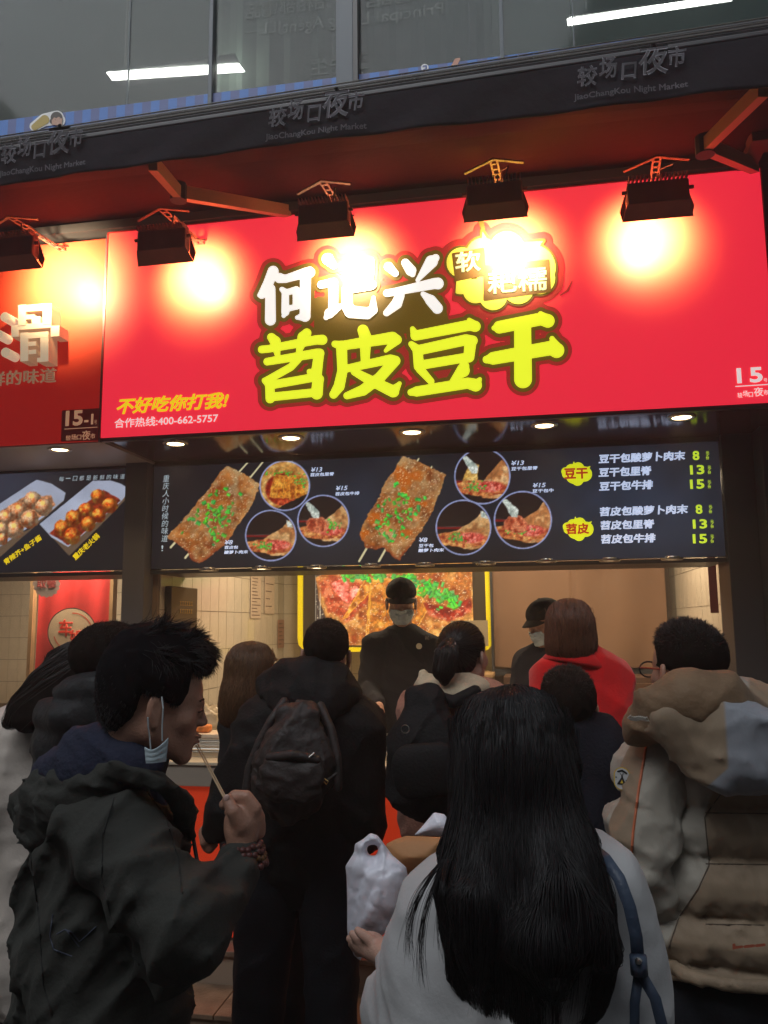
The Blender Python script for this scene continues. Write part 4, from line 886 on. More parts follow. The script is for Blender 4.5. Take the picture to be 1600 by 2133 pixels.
shape2d('arc', [[(150+38*math.cos(t), 1317+38*math.sin(t), .9) for t in np.linspace(1.3, 2.9, 12)]], [], 0, BY-.051, M['red'], nbn, step=.8)
text('车', 121, 1326, 151, 36, BY-.052, M['red'], nbn, bold=.03); text('姐', 144, 1342, 175, 30, BY-.053, M['red'], nbn, bold=.03)
text('现', 98, 1404, 116, 17, BY-.05, mat('banner_text', (.6, .4, .3), .7), nbn, bold=.02)
bd = thing('pickup_badge', 'scalloped grey badge reading pick up in red over the banner corner', 'badge', tuple(W(97, 1215, 5.45)))
shape2d('plate', [[(97+24*math.cos(t), 1216+24*math.sin(t), 5)] for t in np.linspace(0, 6.28, 17)]+[[(97, 1216, 24)]], [], 0, 5.44, mat('badge_grey', (.40, .33, .31), .6), bd, step=1.5)
text('取餐', 76, 1226, 118, 19, 5.436, mat('badge_red', (.40, .05, .05), .6), bd, bold=.03)
MB().tube([W(97, 1190, 5.45), W(97, 1190, 5.45)+Vector((0, 0, .3))], .004, 6).build('hanging_wire', M['dark'], bd)
cn = thing('service_counter', 'counter of the neighbouring stall at the left', 'counter', (-3.2, 3.7, .285))
MB().box(-4.2, -2.2, 3.62, 4.3, .29, .93).build('front_panel', M['wood'], cn); MB().box(-4.2, -2.2, 3.6, 4.32, .935, .97, .004).build('top', sst, cn)
for k_, (px_, cc_) in enumerate(((948, (.5, .04, .02)), (962, (.6, .45, .05)), (978, (.05, .04, .03)))):
    c = W(px_, 1470, 4.1); bt_ = thing('sauce_bottle', 'squeeze bottle of sauce on the griddle, '+('red', 'yellow', 'dark')[k_], 'bottle', (c.x, 4.1, 1.123))
    MB().lathe([(.0001, 0), (.028, .001), (.030, .01), (.030, .12), (.012, .15)], (c.x, 4.1, 1.123), 14).build('bottle', mat('sauce', cc_, .35), bt_, True); MB().lathe([(.012, .15), (.010, .165), (.003, .19), (.0001, .19)], (c.x, 4.1, 1.123), 12).build('nozzle', M['white'], bt_, True)
# clear plastic bags heaped on the griddle
pl = mat('thin_plastic', (.75, .68, .55), .2, alpha=.5)
# ================================================================== SCULPTING TOOLS
f32 = np.float32
def cap(P, a, b, ra, rb, ys=1.0):
    a = np.array(a, f32); b = np.array(b, f32); Q = P-a; d = b-a
    if ys != 1: Q = Q*np.array([1, 1/ys, 1], f32); d = d*np.array([1, 1/ys, 1], f32)
    t = np.clip(Q@d/(d@d+1e-9), 0, 1); R_ = np.sqrt(np.einsum('ij,ij->i', Q-t[:, None]*d, Q-t[:, None]*d))
    return (R_-(ra+(rb-ra)*t))*min(1, ys if ys > .5 else .6)
def chain(P, pts, ys=1.0, k=.0):
    D = None
    for p, q in zip(pts[:-1], pts[1:]):
        d = cap(P, p[:3], q[:3], p[3], q[3], ys); D = d if D is None else (np.minimum(D, d) if not k else smin(D, d, k))
    return D
def ell(P, c, r, Rm=None):
    Q = P-np.array(c, f32)
    if Rm is not None: Q = Q@np.array(Rm, f32)
    r = np.array(r, f32); k0 = np.linalg.norm(Q/r, axis=1); k1 = np.linalg.norm(Q/(r*r), axis=1)+1e-9
    return k0*(k0-1)/k1
def smin(a, b, k):
    h = np.clip(.5+.5*(b-a)/k, 0, 1); return b+(a-b)*h-k*h*(1-h)
def smax(a, b, k): return -smin(-a, -b, k)
def rotm(yaw=0, pitch=0, roll=0): return np.array(Euler((pitch, roll, yaw), 'XYZ').to_matrix())
def ridged(P, amp, freq, seed, n=4, aniso=(1, 1, 1)):
    r = np.random.default_rng(seed); s = np.zeros(len(P), f32); A = np.array(aniso)
    w = np.sin(P@(r.normal(size=3)*freq*.6)+r.uniform(0, 6))*.9
    for i in range(n):
        d = r.normal(size=3)*A; d = d/np.linalg.norm(d)*freq*(1+.5*i)
        ph = P@d+r.uniform(0, 6)+w*(1.2+.4*i)+.8*np.sin(P@(r.normal(size=3)*freq*.35)+i)
        s += (1-np.abs(np.sin(ph*.5)))**2.2/(1+.45*i)
    return (s-.9)*amp
def surf(fn, lo, hi, h):
    """surface of fn = 0 by naive surface nets on a narrow band"""
    lo = np.array(lo, float); hi = np.array(hi, float); n = np.ceil((hi-lo)/h/4).astype(int)*4+1
    cs = [np.arange(k)*h+l for k, l in zip(n, lo)]
    cc = [c[::4] for c in cs]; G = np.stack(np.meshgrid(*cc, indexing='ij'), -1).reshape(-1, 3).astype(f32)
    C = fn(G).reshape([len(c) for c in cc])
    m = np.abs(C) < h*13
    F = np.repeat(np.repeat(np.repeat(C, 4, 0), 4, 1), 4, 2)[2:, 2:, 2:][:n[0], :n[1], :n[2]]
    mm = np.repeat(np.repeat(np.repeat(m, 4, 0), 4, 1), 4, 2)[2:, 2:, 2:][:n[0], :n[1], :n[2]]
    def fit(A):
        for ax in range(3):
            if A.shape[ax] < n[ax]: A = np.concatenate([A, np.repeat(np.take(A, [-1], ax), n[ax]-A.shape[ax], ax)], ax)
        return A
    F = fit(F).astype(f32).copy(); mm = fit(mm)
    I = np.argwhere(mm); 
    F[mm] = fn((lo+I*h).astype(f32))
    S = F < 0
    cell = lambda A, a, b, c: A[a:A.shape[0]-1+a, b:A.shape[1]-1+b, c:A.shape[2]-1+c]
    cnt = sum(cell(S, a, b, c).astype(np.int8) for a in (0, 1) for b in (0, 1) for c in (0, 1))
    act = (cnt > 0) & (cnt < 8); idx = -np.ones(act.shape, np.int32); A = np.argwhere(act); idx[act] = np.arange(len(A))
    acc = np.zeros((len(A), 3)); num = np.zeros(len(A))
    for ax in range(3):
        for u in (0, 1):
            for v in (0, 1):
                o = [0, 0, 0]; o[(ax+1) % 3] = u; o[(ax+2) % 3] = v; o2 = list(o); o2[ax] = 1
                a = F[tuple((A+o).T)]; b = F[tuple((A+o2).T)]; c = (a < 0) != (b < 0)
                t = np.where(c, a/np.where(c, a-b, 1), 0); p = np.array(o)+0.0*A; p[:, ax] = t
                acc += p*c[:, None]; num += c
    V = lo+(A+acc/num[:, None])*h; Q = []
    for ax in range(3):
        a1, a2 = (ax+1) % 3, (ax+2) % 3; sl = [slice(None)]*3; sl2 = [slice(None)]*3; sl[ax] = slice(0, -1); sl2[ax] = slice(1, None)
        X = S[tuple(sl)] != S[tuple(sl2)]; E_ = np.argwhere(X); E_ = E_[(E_[:, a1] > 0) & (E_[:, a2] > 0) & (E_[:, a1] < n[a1]-1) & (E_[:, a2] < n[a2]-1)]
        def g(d1, d2): q = E_.copy(); q[:, a1] -= d1; q[:, a2] -= d2; return idx[tuple(q.T)]
        q = np.stack([g(1, 1), g(0, 1), g(0, 0), g(1, 0)], 1); neg = S[tuple(E_.T)]
        Q.append(np.where(neg[:, None], q, q[:, ::-1]))
    return V, np.concatenate(Q)
def sculpt(name, fn, pts, pad, h, m, parent, mats=None, mfn=None):
    P = np.array([p[:3] for p in pts]); V, Q = surf(fn, P.min(0)-pad, P.max(0)+pad, h)
    Q = Q[(Q >= 0).all(1)]
    o = mesh_obj(name, V, Q, m, parent, True)
    if mats:
        for x in mats: o.data.materials.append(x)
        c = V[Q].mean(1); o.data.polygons.foreach_set('material_index', mfn(c).astype(np.int32))
    return o
def strands(name, paths, w, m, parent, taper=.25):
    N, K, _ = paths.shape; T = np.gradient(paths, axis=1); T /= np.linalg.norm(T, axis=2, keepdims=True)+1e-9
    r = RNG.normal(size=(N, 1, 3)); X = np.cross(T, r); X /= np.linalg.norm(X, axis=2, keepdims=True)+1e-9; Y = np.cross(T, X)
    t = np.linspace(0, 1, K)[None, :, None]; ww = (np.asarray(w).reshape(-1, 1, 1) if np.ndim(w) else w)*(1-(1-taper)*t**2)/2
    V = np.stack([paths+(X*math.cos(a)+Y*math.sin(a))*ww for a in (0, 2.094, 4.189)], 2).reshape(-1, 3)
    b = (np.arange(N)[:, None]*K+np.arange(K-1)[None])[..., None]*3; F = []
    for k in range(3): k2 = (k+1) % 3; F.append(np.concatenate([b+k, b+k2, b+3+k2, b+3+k], 2).reshape(-1, 4))
    return mesh_obj(name, V, np.concatenate(F), m, parent, True)
def grad(fn, P, e=.004):
    g = np.stack([fn((P+np.eye(3)[i]*e).astype(f32))-fn((P-np.eye(3)[i]*e).astype(f32)) for i in range(3)], 1); return g/(np.linalg.norm(g, axis=1, keepdims=True)+1e-9)
def comb(fn, roots, K, seg, flow, off, jit=.25, seed=1):
    """lay strands on the surface of a hair mass, following flow(p)"""
    r = np.random.default_rng(seed); P = roots.copy(); out = []; n = len(P); o = r.uniform(off[0], off[1], n); side = r.normal(size=(n, 3))*jit; wob = r.uniform(0, 6, n)
    for k in range(K):
        d = fn(P.astype(f32)); g = grad(fn, P); P = P-g*(d-o)[:, None]*.8; out.append(P.copy())
        v = flow(P)+side*(.5+.5*np.sin(k*.35+wob))[:, None]; v = v-g*np.einsum('ij,ij->i', v, g)[:, None]; v /= np.linalg.norm(v, axis=1, keepdims=True)+1e-9
        P = P+v*np.asarray(seg).reshape(-1, 1)
    return np.stack(out[::2]+([out[-1]] if K % 2 == 0 else []), 1)
# ================================================================== PEOPLE
def skin(name, c): return mat(name, c, .5, var=.14, vscale=22, bump=.18, bscale=240, sss=.08)
M['skin'] = skin('skin', (.42, .22, .15)); M['skin2'] = skin('skin_pale', (.55, .33, .25)); M['skin3'] = skin('skin_tan', (.46, .25, .18))
M['hairb'] = mat('black_hair', (.014, .012, .013), .46, spec=.4, var=.3, vscale=60, stretch=(3, 3, .4))
M['hairbr'] = mat('brown_hair', (.15, .072, .030), .45, var=.35, vscale=70, stretch=(4, 4, .3))
M['hairdk'] = mat('dark_brown_hair', (.022, .014, .010), .42, var=.3, vscale=60, stretch=(3, 3, .4))
def shell(name, c): return mat(name, c, .95, spec=.08, var=.3, vscale=60)
SH = {'black_hair': shell('black_hair_mass', (.006, .005, .006)), 'brown_hair': shell('brown_hair_mass', (.055, .026, .011)), 'dark_brown_hair': shell('dark_hair_mass', (.012, .008, .006))}
M['mask'] = mat('face_mask', (.50, .60, .64), .8, bump=.2, bscale=90)
M['lace'] = mat('ear_loop', (.6, .66, .68), .8)
def fabric(name, c, r=.85, **k):
    if max(c) < .04: c = tuple(v*.6 for v in c)
    k = dict(dict(var=.14, vscale=14, bump=.35, bscale=120, sheen=.0 if max(c) < .06 else .08, spec=.25), **k); return mat(name, c, r, **k)
def fabric2(name, c1, c2, r=.62):
    m = fabric(name, c1, r, bump=.35, bscale=1.0, var=0, stretch=(30, 30, 12)); n = m.node_tree; b = n.nodes['Principled BSDF']
    a = n.nodes.new('ShaderNodeAttribute'); a.attribute_name = 'Sel'; g = n.nodes.new('ShaderNodeMapRange'); g.inputs[1].default_value = -.6; g.inputs[2].default_value = .6
    x = n.nodes.new('ShaderNodeMix'); x.data_type = 'RGBA'; x.inputs[6].default_value = (*c1, 1); x.inputs[7].default_value = (*c2, 1)
    n.links.new(a.outputs['Fac'], g.inputs[0]); n.links.new(g.outputs[0], x.inputs[0]); n.links.new(x.outputs[2], b.inputs['Base Color']); return m
def head_fn(c, R_, s, ear=1, neck=None, nr=.052):
    Ri = np.array(R_, f32)
    def fn(P):
        Q = ((P-np.array(c, f32))@Ri)/s; A = Q.copy(); A[:, 0] = np.abs(A[:, 0])
        d = ell(A, (0, -.015, .045), (.075, .096, .080))
        d = smin(d, ell(A, (0, .030, .028), (.064, .060, .058)), .02)
        d = smin(d, ell(A, (0, .042, -.025), (.054, .048, .062)), .02)
        d = smin(d, cap(A, (.050, .0, -.045), (.012, .072, -.088), .020, .016), .025)
        d = smin(d, ell(A, (0, .070, -.056), (.030, .0245, .034)), .015)
        d = smin(d, ell(A, (0, .077, -.090), (.018, .016, .014)), .015)
        d = smin(d, ell(A, (.042, .056, -.016), (.022, .022, .020)), .02)
        d = smin(d, cap(A, (.036, .080, .022), (0, .090, .020), .009, .008), .012)
        d = smax(d, -ell(A, (.031, .100, .006), (.014, .012, .009)), .010)
        d = smin(d, ell(A, (.031, .079, .006), (.0125, .0125, .0125)), .003)
        d = smin(d, cap(A, (0, .088, .014), (0, .1065, -.016), .0065, .0080), .012)
        d = smin(d, ell(A, (.010, .098, -.020), (.007, .009, .006)), .006)
        d = smin(d, ell(A, (0, .096, -.045), (.021, .009, .0055)), .005)
        d = smin(d, ell(A, (0, .094, -.056), (.018, .009, .0065)), .004)
        if ear:
            e = ell(A, (.079, -.010, -.002), (.008, .017, .031), rotm(.35, .18, 0)); e = smax(e, -ell(A, (.089, -.004, .002), (.007, .010, .020), rotm(.35, .18, 0)), .004); e = smin(e, ell(A, (.078, -.002, -.030), (.006, .008, .009)), .006)
            d = smin(d, e, .006)
        d = d*s
        if neck is not None:
            a = np.array(c)+np.array(R_)@np.array([0, -.025, -.03])*s; d = smin(d, cap(P, a, neck, nr, nr*1.08), .03)
        return d
    return fn
def make_person(label, c, yaw, pitch=0, roll=0, s=1.0, neck=None, skin_='skin', ear=1, extra=None, group=None, core=None, hh=.0055, feet=.0):
    """root empty + continuous skin body; c = point between the ears; yaw 0 faces the shop (+y)"""
    c = Vector(c); R_ = rotm(yaw, pitch, roll); nb = neck or (c+Vector((0, -.03, -.17)))
    t = thing('person', label, 'person', (nb[0], nb[1], feet), group)
    fn = head_fn(c, R_, s, ear, nb); V, Q = surf(fn, np.minimum(np.array(c)-.14*s, np.array(nb)-.07), np.maximum(np.array(c)+.15*s, np.array(nb)+.07), hh); parts = [(V, Q)]
    if core:   # list of chains (x,y,z,r): the body under the clothes, coarser
        def fb(P):
            D = None
            for ch in core: d = chain(P, ch); D = d if D is None else smin(D, d, .03)
            return D
        pts = np.array([q[:3] for ch in core for q in ch]); parts.append(surf(fb, pts.min(0)-.2, pts.max(0)+.2, .022))
    for f, a, b, h in (extra or []): parts.append(surf(f, a, b, h))
    vs = []; qs = []; k = 0
    for V, Q in parts: Q = Q[(Q >= 0).all(1)]; vs.append(V); qs.append(Q+k); k += len(V)
    mesh_obj('body', np.concatenate(vs), np.concatenate(qs), M[skin_], t, True)
    return t, R_, c
def prims_fn(prims, k=.04, fold=None, cuts=()):
    """prims: lists of (x,y,z,r) chains or ('e', centre, radii, rot) or ('f', pts, ys)"""
    def fn(P):
        D = None
        for p in prims:
            if p[0] == 'e': d = ell(P, p[1], p[2], p[3] if len(p) > 3 else None)
            elif p[0] == 'f': d = chain(P, p[1], p[2], .05)
            else: d = chain(P, p)
            D = d if D is None else smin(D, d, k)
        if fold: D = D-fold(P)
        for cfn in cuts: D = np.maximum(D, cfn(P))
        return D
    return fn
def bounds(prims):
    lo = np.full(3, 1e9); hi = -lo
    for p in prims:
        if p[0] == 'e': r = max(p[2]); lo = np.minimum(lo, np.array(p[1])-r); hi = np.maximum(hi, np.array(p[1])+r)
        else:
            for q in (p[1] if p[0] == 'f' else p): lo = np.minimum(lo, np.array(q[:3])-q[3]); hi = np.maximum(hi, np.array(q[:3])+q[3])
    return lo, hi
def garment(name, prims, m, parent, h=.011, k=.04, fold=None, cuts=(), mats=None, mfn=None, label=None):
    lo, hi = bounds(prims); fn = prims_fn(prims, k, fold, cuts); V, Q = surf(fn, lo-.055, hi+.055, h); Q = Q[(Q >= 0).all(1)]
    o = mesh_obj(name, V, Q, m, parent, True)
    if mfn:
        at = o.data.attributes.new('Sel', 'FLOAT', 'POINT'); at.data.foreach_set('value', np.asarray(mfn(V), np.float32))
    if label: o['label'] = label
    return o
def w4(px, py, Y, r): p = W(px, py, Y); return (p.x, p.y, p.z, r)
def C(*pts): return [w4(*p) for p in pts]
def legs(t, hip, half, yaw, m, ground, shoe, spread=.0, r=.085):
    hx, hy, hz = hip; cy, sy = math.cos(yaw), math.sin(yaw); pr_ = []; rt = Vector((cy, sy, 0)); fw = Vector((-sy, cy, 0))
    for s in (-1, 1):
        a = Vector(hip)+rt*(s*half); kn = a+Vector((0, 0, -(hz-ground)*.48))+fw*.02; an = Vector((a.x, a.y, ground+.10))+rt*(s*spread)
        pr_.append([(*a, r), (*kn, r*.78), (*an, r*.72)])
        b = MB(); f0 = Vector((an.x, an.y, ground)); 
        garment('shoe', [[(*(f0-fw*.05+Vector((0, 0, .045))), .042), (*(f0+fw*.11+Vector((0, 0, .035))), .040), (*(f0+fw*.17+Vector((0, 0, .032))), .030)]], shoe, t, h=.012, cuts=[lambda P, g=ground: (g+.002)-P[:, 2]])
    pr_.append([(*(Vector(hip)-rt*half*.8), r*1.25), (*(Vector(hip)+rt*half*.8), r*1.25)])
    return garment('trousers', pr_, m, t, h=.015, k=.03, fold=lambda P: ridged(P, .006, 28, 5))
def core_for(nb, hip, half_sh=.15, arms=(), ground=0, lx=.08):
    nb = Vector(nb); hip = Vector(hip); arms = [[(*q[:3], q[3]*.62) for q in a] for a in arms]; ch = [[(*nb, .05), (nb.x, nb.y, nb.z-.12, .06), (*hip, .06)]]
    for s in (-1, 1):
        ch.append([(hip.x+s*.06, hip.y, hip.z, .05), (hip.x+s*lx, hip.y, (hip.z+ground)/2, .04), (hip.x+s*lx, hip.y, ground+.08, .03)])
    for a in arms: ch.append(a)
    return ch
def hair_shell(c, R_, s, name, m, parent, prims, cuts=(), h=.006, amp=.003, freq=160, k=.02):
    """prims/cuts in head space"""
    Ri = np.array(R_, f32); cc = np.array(c, f32); f0 = prims_fn(prims, k)
    def fn(P):
        Q = ((P-cc)@Ri)/s; d = f0(Q)
        for q in cuts: d = smax(d, q(Q), .012)
        return d*s-ridged(P, amp, freq, 3, aniso=(1, 1, .3))
    lo, hi = bounds(prims); ex = max(np.abs(lo).max(), np.abs(hi).max())
    corners = np.array([[a, b, c_] for a in (lo[0], hi[0]) for b in (lo[1], hi[1]) for c_ in (lo[2], hi[2])])@np.array(R_).T*s+np.array(c)
    V, Q = surf(fn, corners.min(0)-.02, corners.max(0)+.02, h); Q = Q[(Q >= 0).all(1)]
    o = mesh_obj(name, V, Q, SH.get(m.name, m), parent, True); return o, fn, V
def short_hair(c, R_, s, m, t, n=1800, length=.03, top=.0, spike=.0, nape=-.055, seed=4, w=.0014):
    """cropped men's hair: shell plus standing strands"""
    pr_ = [('e', (0, -.019, .046), (.080, .101, .084)), ('e', (0, .008, .078+top*.6), (.064, .075, .050+top))]
    cuts = [lambda Q: np.minimum(.035-(Q[:, 2]-.0)-0*Q[:, 0], .055-Q[:, 1])*-1 if False else np.minimum(Q[:, 1]-.040, .060-Q[:, 2]),   # face
            lambda Q: np.minimum(.004-Q[:, 2], Q[:, 1]+.028), lambda Q: nape-Q[:, 2]]
    o, fn, V = hair_shell(c, R_, s, 'hair', m, t, pr_, cuts)
    r = np.random.default_rng(seed); Vi = V[r.integers(0, len(V), n)]; g = grad(fn, Vi, .006); Ql = (Vi-np.array(c))@np.array(R_)
    up = np.array(R_)@np.array([0, .25, 1]); k = np.clip((Ql[:, 2]-.04)/.06, 0, 1)[:, None]
    side = np.array(R_)@np.array([0, -.35, -.8])
    d = g*(.12+.3*k)+up*k*(.3+spike)+side*(1-k)*1.0+(np.array(R_)@np.array([.3, .6, 0]))*k*.5+r.normal(size=(n, 3))*(.14+.25*spike); d /= np.linalg.norm(d, axis=1, keepdims=True)
    L = (length*(.35+.65*k[:, 0])*r.uniform(.6, 1.25, n))[:, None]; P = [Vi-g*.004]
    for i in range(4): d = d+np.array([0, 0, -.10])+r.normal(size=(n, 3))*.12; d /= np.linalg.norm(d, axis=1, keepdims=True); P.append(P[-1]+d*L/4)
    strands('hair_strands', np.stack(P, 1), w, m, t, .2); return o
def surgical_mask(c, R_, s, m, t, name='face_mask'):
    Ri = np.array(R_, f32); cc = np.array(c, f32); hf = head_fn(c, R_, s, 0)
    def fn(P):
        Q = ((P-cc)@Ri)/s; d = np.abs(hf(P)-.006)-.0018
        wdt = .060-.012*np.abs((Q[:, 2]+.052)/.05)
        return np.maximum.reduce([d, np.abs(Q[:, 2]+.054)-.042, np.abs(Q[:, 0])-wdt-.008, .03-Q[:, 1]])-.0004*np.sin(Q[:, 2]*420)
    V, Q = surf(fn, np.array(c)-.15*s, np.array(c)+.15*s, .003); Q = Q[(Q >= 0).all(1)]; mesh_obj(name, V, Q, m, t, True)
    b = MB()
    for sd in (-1, 1):
        for z0, z1 in ((-.01, .022), (-.082, -.032)): 
            p = [Vector(R_@np.array(v)*s)+Vector(c) for v in ((sd*.060, .055, z0), (sd*.078, .02, (z0+z1)/2), (sd*.084, -.012, z1))]; b.tube(p, .0013, 5)
    b.build('ear_loop', M['lace'], t)
def baseball_cap(c, R_, s, m, t):
    pr_ = [('e', (0, -.012, .062), (.084, .106, .078))]
    o, fn, V = hair_shell(c, R_, s, 'cap', m, t, pr_, [lambda Q: .037-Q[:, 2]], h=.006, amp=.0006, freq=60)
    Vv = []; F_ = []; n = 13
    for j in range(6):
        for i in range(n):
            a = math.pi*(i/(n-1)); u = j/5; x = math.cos(a)*(.078-.004*u); y = .036+math.sin(a)*(.050+.050*u); z = .056-.024*u*math.sin(a)-.026*(x/.08)**2-.004*u
            Vv.append(tuple(R_@np.array((x, y, z))*s+np.array(c)))
    F_ = [(j*n+i, j*n+i+1, (j+1)*n+i+1, (j+1)*n+i) for j in range(5) for i in range(n-1)]
    v = mesh_obj('visor', Vv, F_, m, t, True); v.modifiers.new('s', 'SOLIDIFY').thickness = .003
    b = MB(); p = Vector(R_@np.array((0, -.012, .141))*s)+Vector(c); b.lathe([(.007, -.003), (.006, .002), (.0001, .004)], p, 10).build('cap_button', m, t)
def lay(paths, fn, Y0, m, parent, name, r=.0011, n=40):
    # stitched lines lying on a garment's surface
    b = MB()
    for path in paths:
        k_ = np.linspace(0, len(path)-1, n); P = np.array([np.array(W(np.interp(v, range(len(path)), [p[0] for p in path]), np.interp(v, range(len(path)), [p[1] for p in path]), Y0)) for v in k_])
        vd = P-EYEn; vd /= np.linalg.norm(vd, axis=1, keepdims=True)
        for _ in range(60): P = P+vd*np.clip(fn(P.astype(f32))-.0004, -.02, .02)[:, None]
        b.tube([tuple(p) for p in P], r, 5)
    return b.build(name, m, parent)
SHOE = mat('shoe_leather', (.03, .028, .027), .5); BLKT = fabric('black_trousers', (.012, .013, .018))
# ------------------------------------------------------------------ 1 server behind the counter
def p_server():
    cen = W(836, 1257, 4.62); nb = W(840, 1316, 4.64)
    hip = Vector((nb.x, nb.y, 1.16))
    la = C((775, 1345, 4.6, .055), (762, 1440, 4.5, .045), (790, 1482, 4.25, .03)); ra = C((915, 1345, 4.6, .055), (925, 1440, 4.55, .045), (905, 1500, 4.3, .03))
    hand = lambda x, y, Y: prims_fn([C((x, y-6, Y, .026), (x, y+12, Y-.03, .024)), C((x-6, y+6, Y, .011), (x-7, y+24, Y-.05, .009)), C((x-1, y+8, Y, .011), (x-1, y+28, Y-.05, .009)), C((x+4, y+8, Y, .011), (x+5, y+26, Y-.05, .009)), C((x+8, y+4, Y, .011), (x+10, y+20, Y-.05, .008)), C((x-8, y-2, Y-.02, .012), (x-11, y+12, Y-.06, .009))], .012)
    ex = [(hand(789, 1478, 4.22), np.array(W(789, 1478, 4.2))-.13, np.array(W(789, 1478, 4.2))+.13, .006), (hand(905, 1500, 4.25), np.array(W(905, 1500, 4.2))-.13, np.array(W(905, 1500, 4.2))+.13, .006)]
    t, R_, c = make_person('server in black cap and pale face mask facing the customers before the lit poster', cen, math.pi+.16, -.26, 0, 1.05, nb, extra=ex, core=core_for(nb, hip, arms=[la, ra], ground=.285), feet=.285)
    baseball_cap(c, R_, 1.05, fabric('cap_black', (.012, .010, .009)), t); surgical_mask(c, R_, 1.05, M['mask'], t)
    short_hair(c, R_, .97, M['hairb'], t, 300, .01)
    top = fabric('navy_top', (.014, .014, .026))
    garment('sweatshirt', [('f', C((840, 1365, 4.64, .17), (840, 1440, 4.64, .19), (840, 1560, 4.64, .20)), .62), C((790, 1345, 4.64, .07), (838, 1322, 4.64, .07), (890, 1345, 4.64, .07)), C((780, 1350, 4.62, .075), (765, 1435, 4.52, .065), (788, 1468, 4.28, .045)), C((902, 1350, 4.62, .075), (925, 1435, 4.55, .065), (908, 1490, 4.3, .045))],
            top, t, fold=lambda P: ridged(P, .010, 26, 9))
    legs(t, hip, .09, 0, BLKT, .285, SHOE)
    shape2d('badge', [[(873, 1346, 6.2)]], [], 0, 4.395, mat('badge_cream', (.42, .38, .28), .5), t, step=.8)
    text('兴', 886, 1332, 893, 7, 4.40, mat('chest_print', (.5, .45, .4), .7), t)
    return t
p_server()
nap = tag(garment('paper_bag', [C((786, 1490, 4.17, .022), (778, 1510, 4.15, .035))], M['paper'], None, h=.007, fold=lambda P: ridged(P, .006, 90, 2)), 'small cream paper bag held in the hand of the server', 'bag')
# ------------------------------------------------------------------ 2 second worker
def p_worker():
    cen = W(1136, 1300, 4.45); nb = W(1140, 1352, 4.5); hip = Vector((nb.x, nb.y, 1.15))
    t, R_, c = make_person('worker in black cap and white mask bending at the right behind the red coat', cen, math.pi-.95, -.35, 0, .95, nb, core=core_for(nb, hip, ground=.285), feet=.285)
    baseball_cap(c, R_, .98, fabric('cap_dark', (.010, .009, .009)), t); surgical_mask(c, R_, .95, M['mask'], t); short_hair(c, R_, .96, M['hairb'], t, 300, .01)
    garment('jacket', [('f', C((1130, 1400, 4.5, .15), (1125, 1470, 4.5, .17), (1125, 1600, 4.5, .17)), .75), C((1100, 1375, 4.5, .07), (1140, 1350, 4.5, .055), (1175, 1380, 4.5, .07)), C((1092, 1385, 4.48, .068), (1085, 1470, 4.45, .06), (1100, 1520, 4.2, .045)), C((1180, 1385, 4.5, .068), (1190, 1470, 4.45, .06), (1180, 1530, 4.2, .045))], fabric('navy_jacket', (.010, .012, .028)), t, fold=lambda P: ridged(P, .009, 26, 19))
    legs(t, hip, .09, 0, BLKT, .285, SHOE)
p_worker()
# ------------------------------------------------------------------ 3 red coat woman with brown bob
def p_red():
    hred = mat('auburn_hair', (.16, .062, .030), .45, var=.35, vscale=70, stretch=(4, 4, .3)); SH['auburn_hair'] = shell('auburn_hair_mass', (.05, .02, .010))
    cen = W(1187, 1325, 3.02); nb = W(1195, 1392, 3.02); hip = Vector((nb.x+.03, nb.y, .98)); g0 = .15
    t, R_, c = make_person('woman with brown bobbed hair and bright red wool coat, seen from behind', cen, .1, 0, 0, .95, nb, 'skin2', core=core_for(nb, hip, ground=g0), feet=g0)
    o, fn, V = hair_shell(c, R_, .97, 'hair', hred, t, [('e', (0, -.015, .045), (.088, .105, .092)), ('e', (0, -.022, -.02), (.093, .094, .086)), ('e', (0, -.03, -.06), (.085, .074, .052))], [lambda Q: np.minimum(Q[:, 1]-.055, .075-Q[:, 2]), lambda Q: -.102-Q[:, 2]], amp=.0035, freq=150)
    r = np.random.default_rng(3); n = 2400; roots = np.array(c)+np.stack([r.normal(0, .03, n), r.normal(-.03, .03, n), np.full(n, .13)], 1)
    strands('hair_strands', comb(fn, roots, 16, .0155, lambda P: np.tile([0, 0, -1.], (len(P), 1))+(P-np.array(c))*np.array([5, 5, 0]), (-.002, .004), .28), .0016, hred, t)
    red = fabric('red_wool', (.60, .007, .007), .9, sheen=.3, bump=.18)
    garment('coat', [('f', C((1220, 1425, 3.02, .155), (1218, 1520, 3.0, .18), (1225, 1700, 3.0, .22), (1225, 1790, 3.0, .23)), .62), C((1155, 1400, 3.0, .06), (1210, 1385, 3.0, .07), (1252, 1402, 3.0, .058)), C((1262, 1418, 3.02, .075), (1284, 1500, 3.0, .068), (1290, 1580, 3.15, .06)), C((1155, 1420, 3.02, .08), (1140, 1520, 3.0, .07), (1150, 1590, 3.15, .055))], red, t, h=.009, fold=lambda P: ridged(P, .014, 20, 29, aniso=(1, 1, .6)))
    b = MB(); q = Vector((nb.x, nb.y, nb.z)); b.lathe([(.066, .010), (.070, .050), (.078, .058), (.100, .030), (.118, .002), (.112, -.008), (.09, -.004)], (0, 0, 0), 30)
    rt_ = Euler((-.16, .20, 0)).to_matrix(); b.v = [tuple(rt_@Vector((v[0]*1.05, v[1]*.85, v[2]*(1+.12*math.sin(3*math.atan2(v[1], v[0])))))+q+Vector((.012, -.01, .012))) for v in b.v]; b.build('collar', red, t, True)
    legs(t, hip, .08, 0, BLKT, g0, SHOE)
p_red()
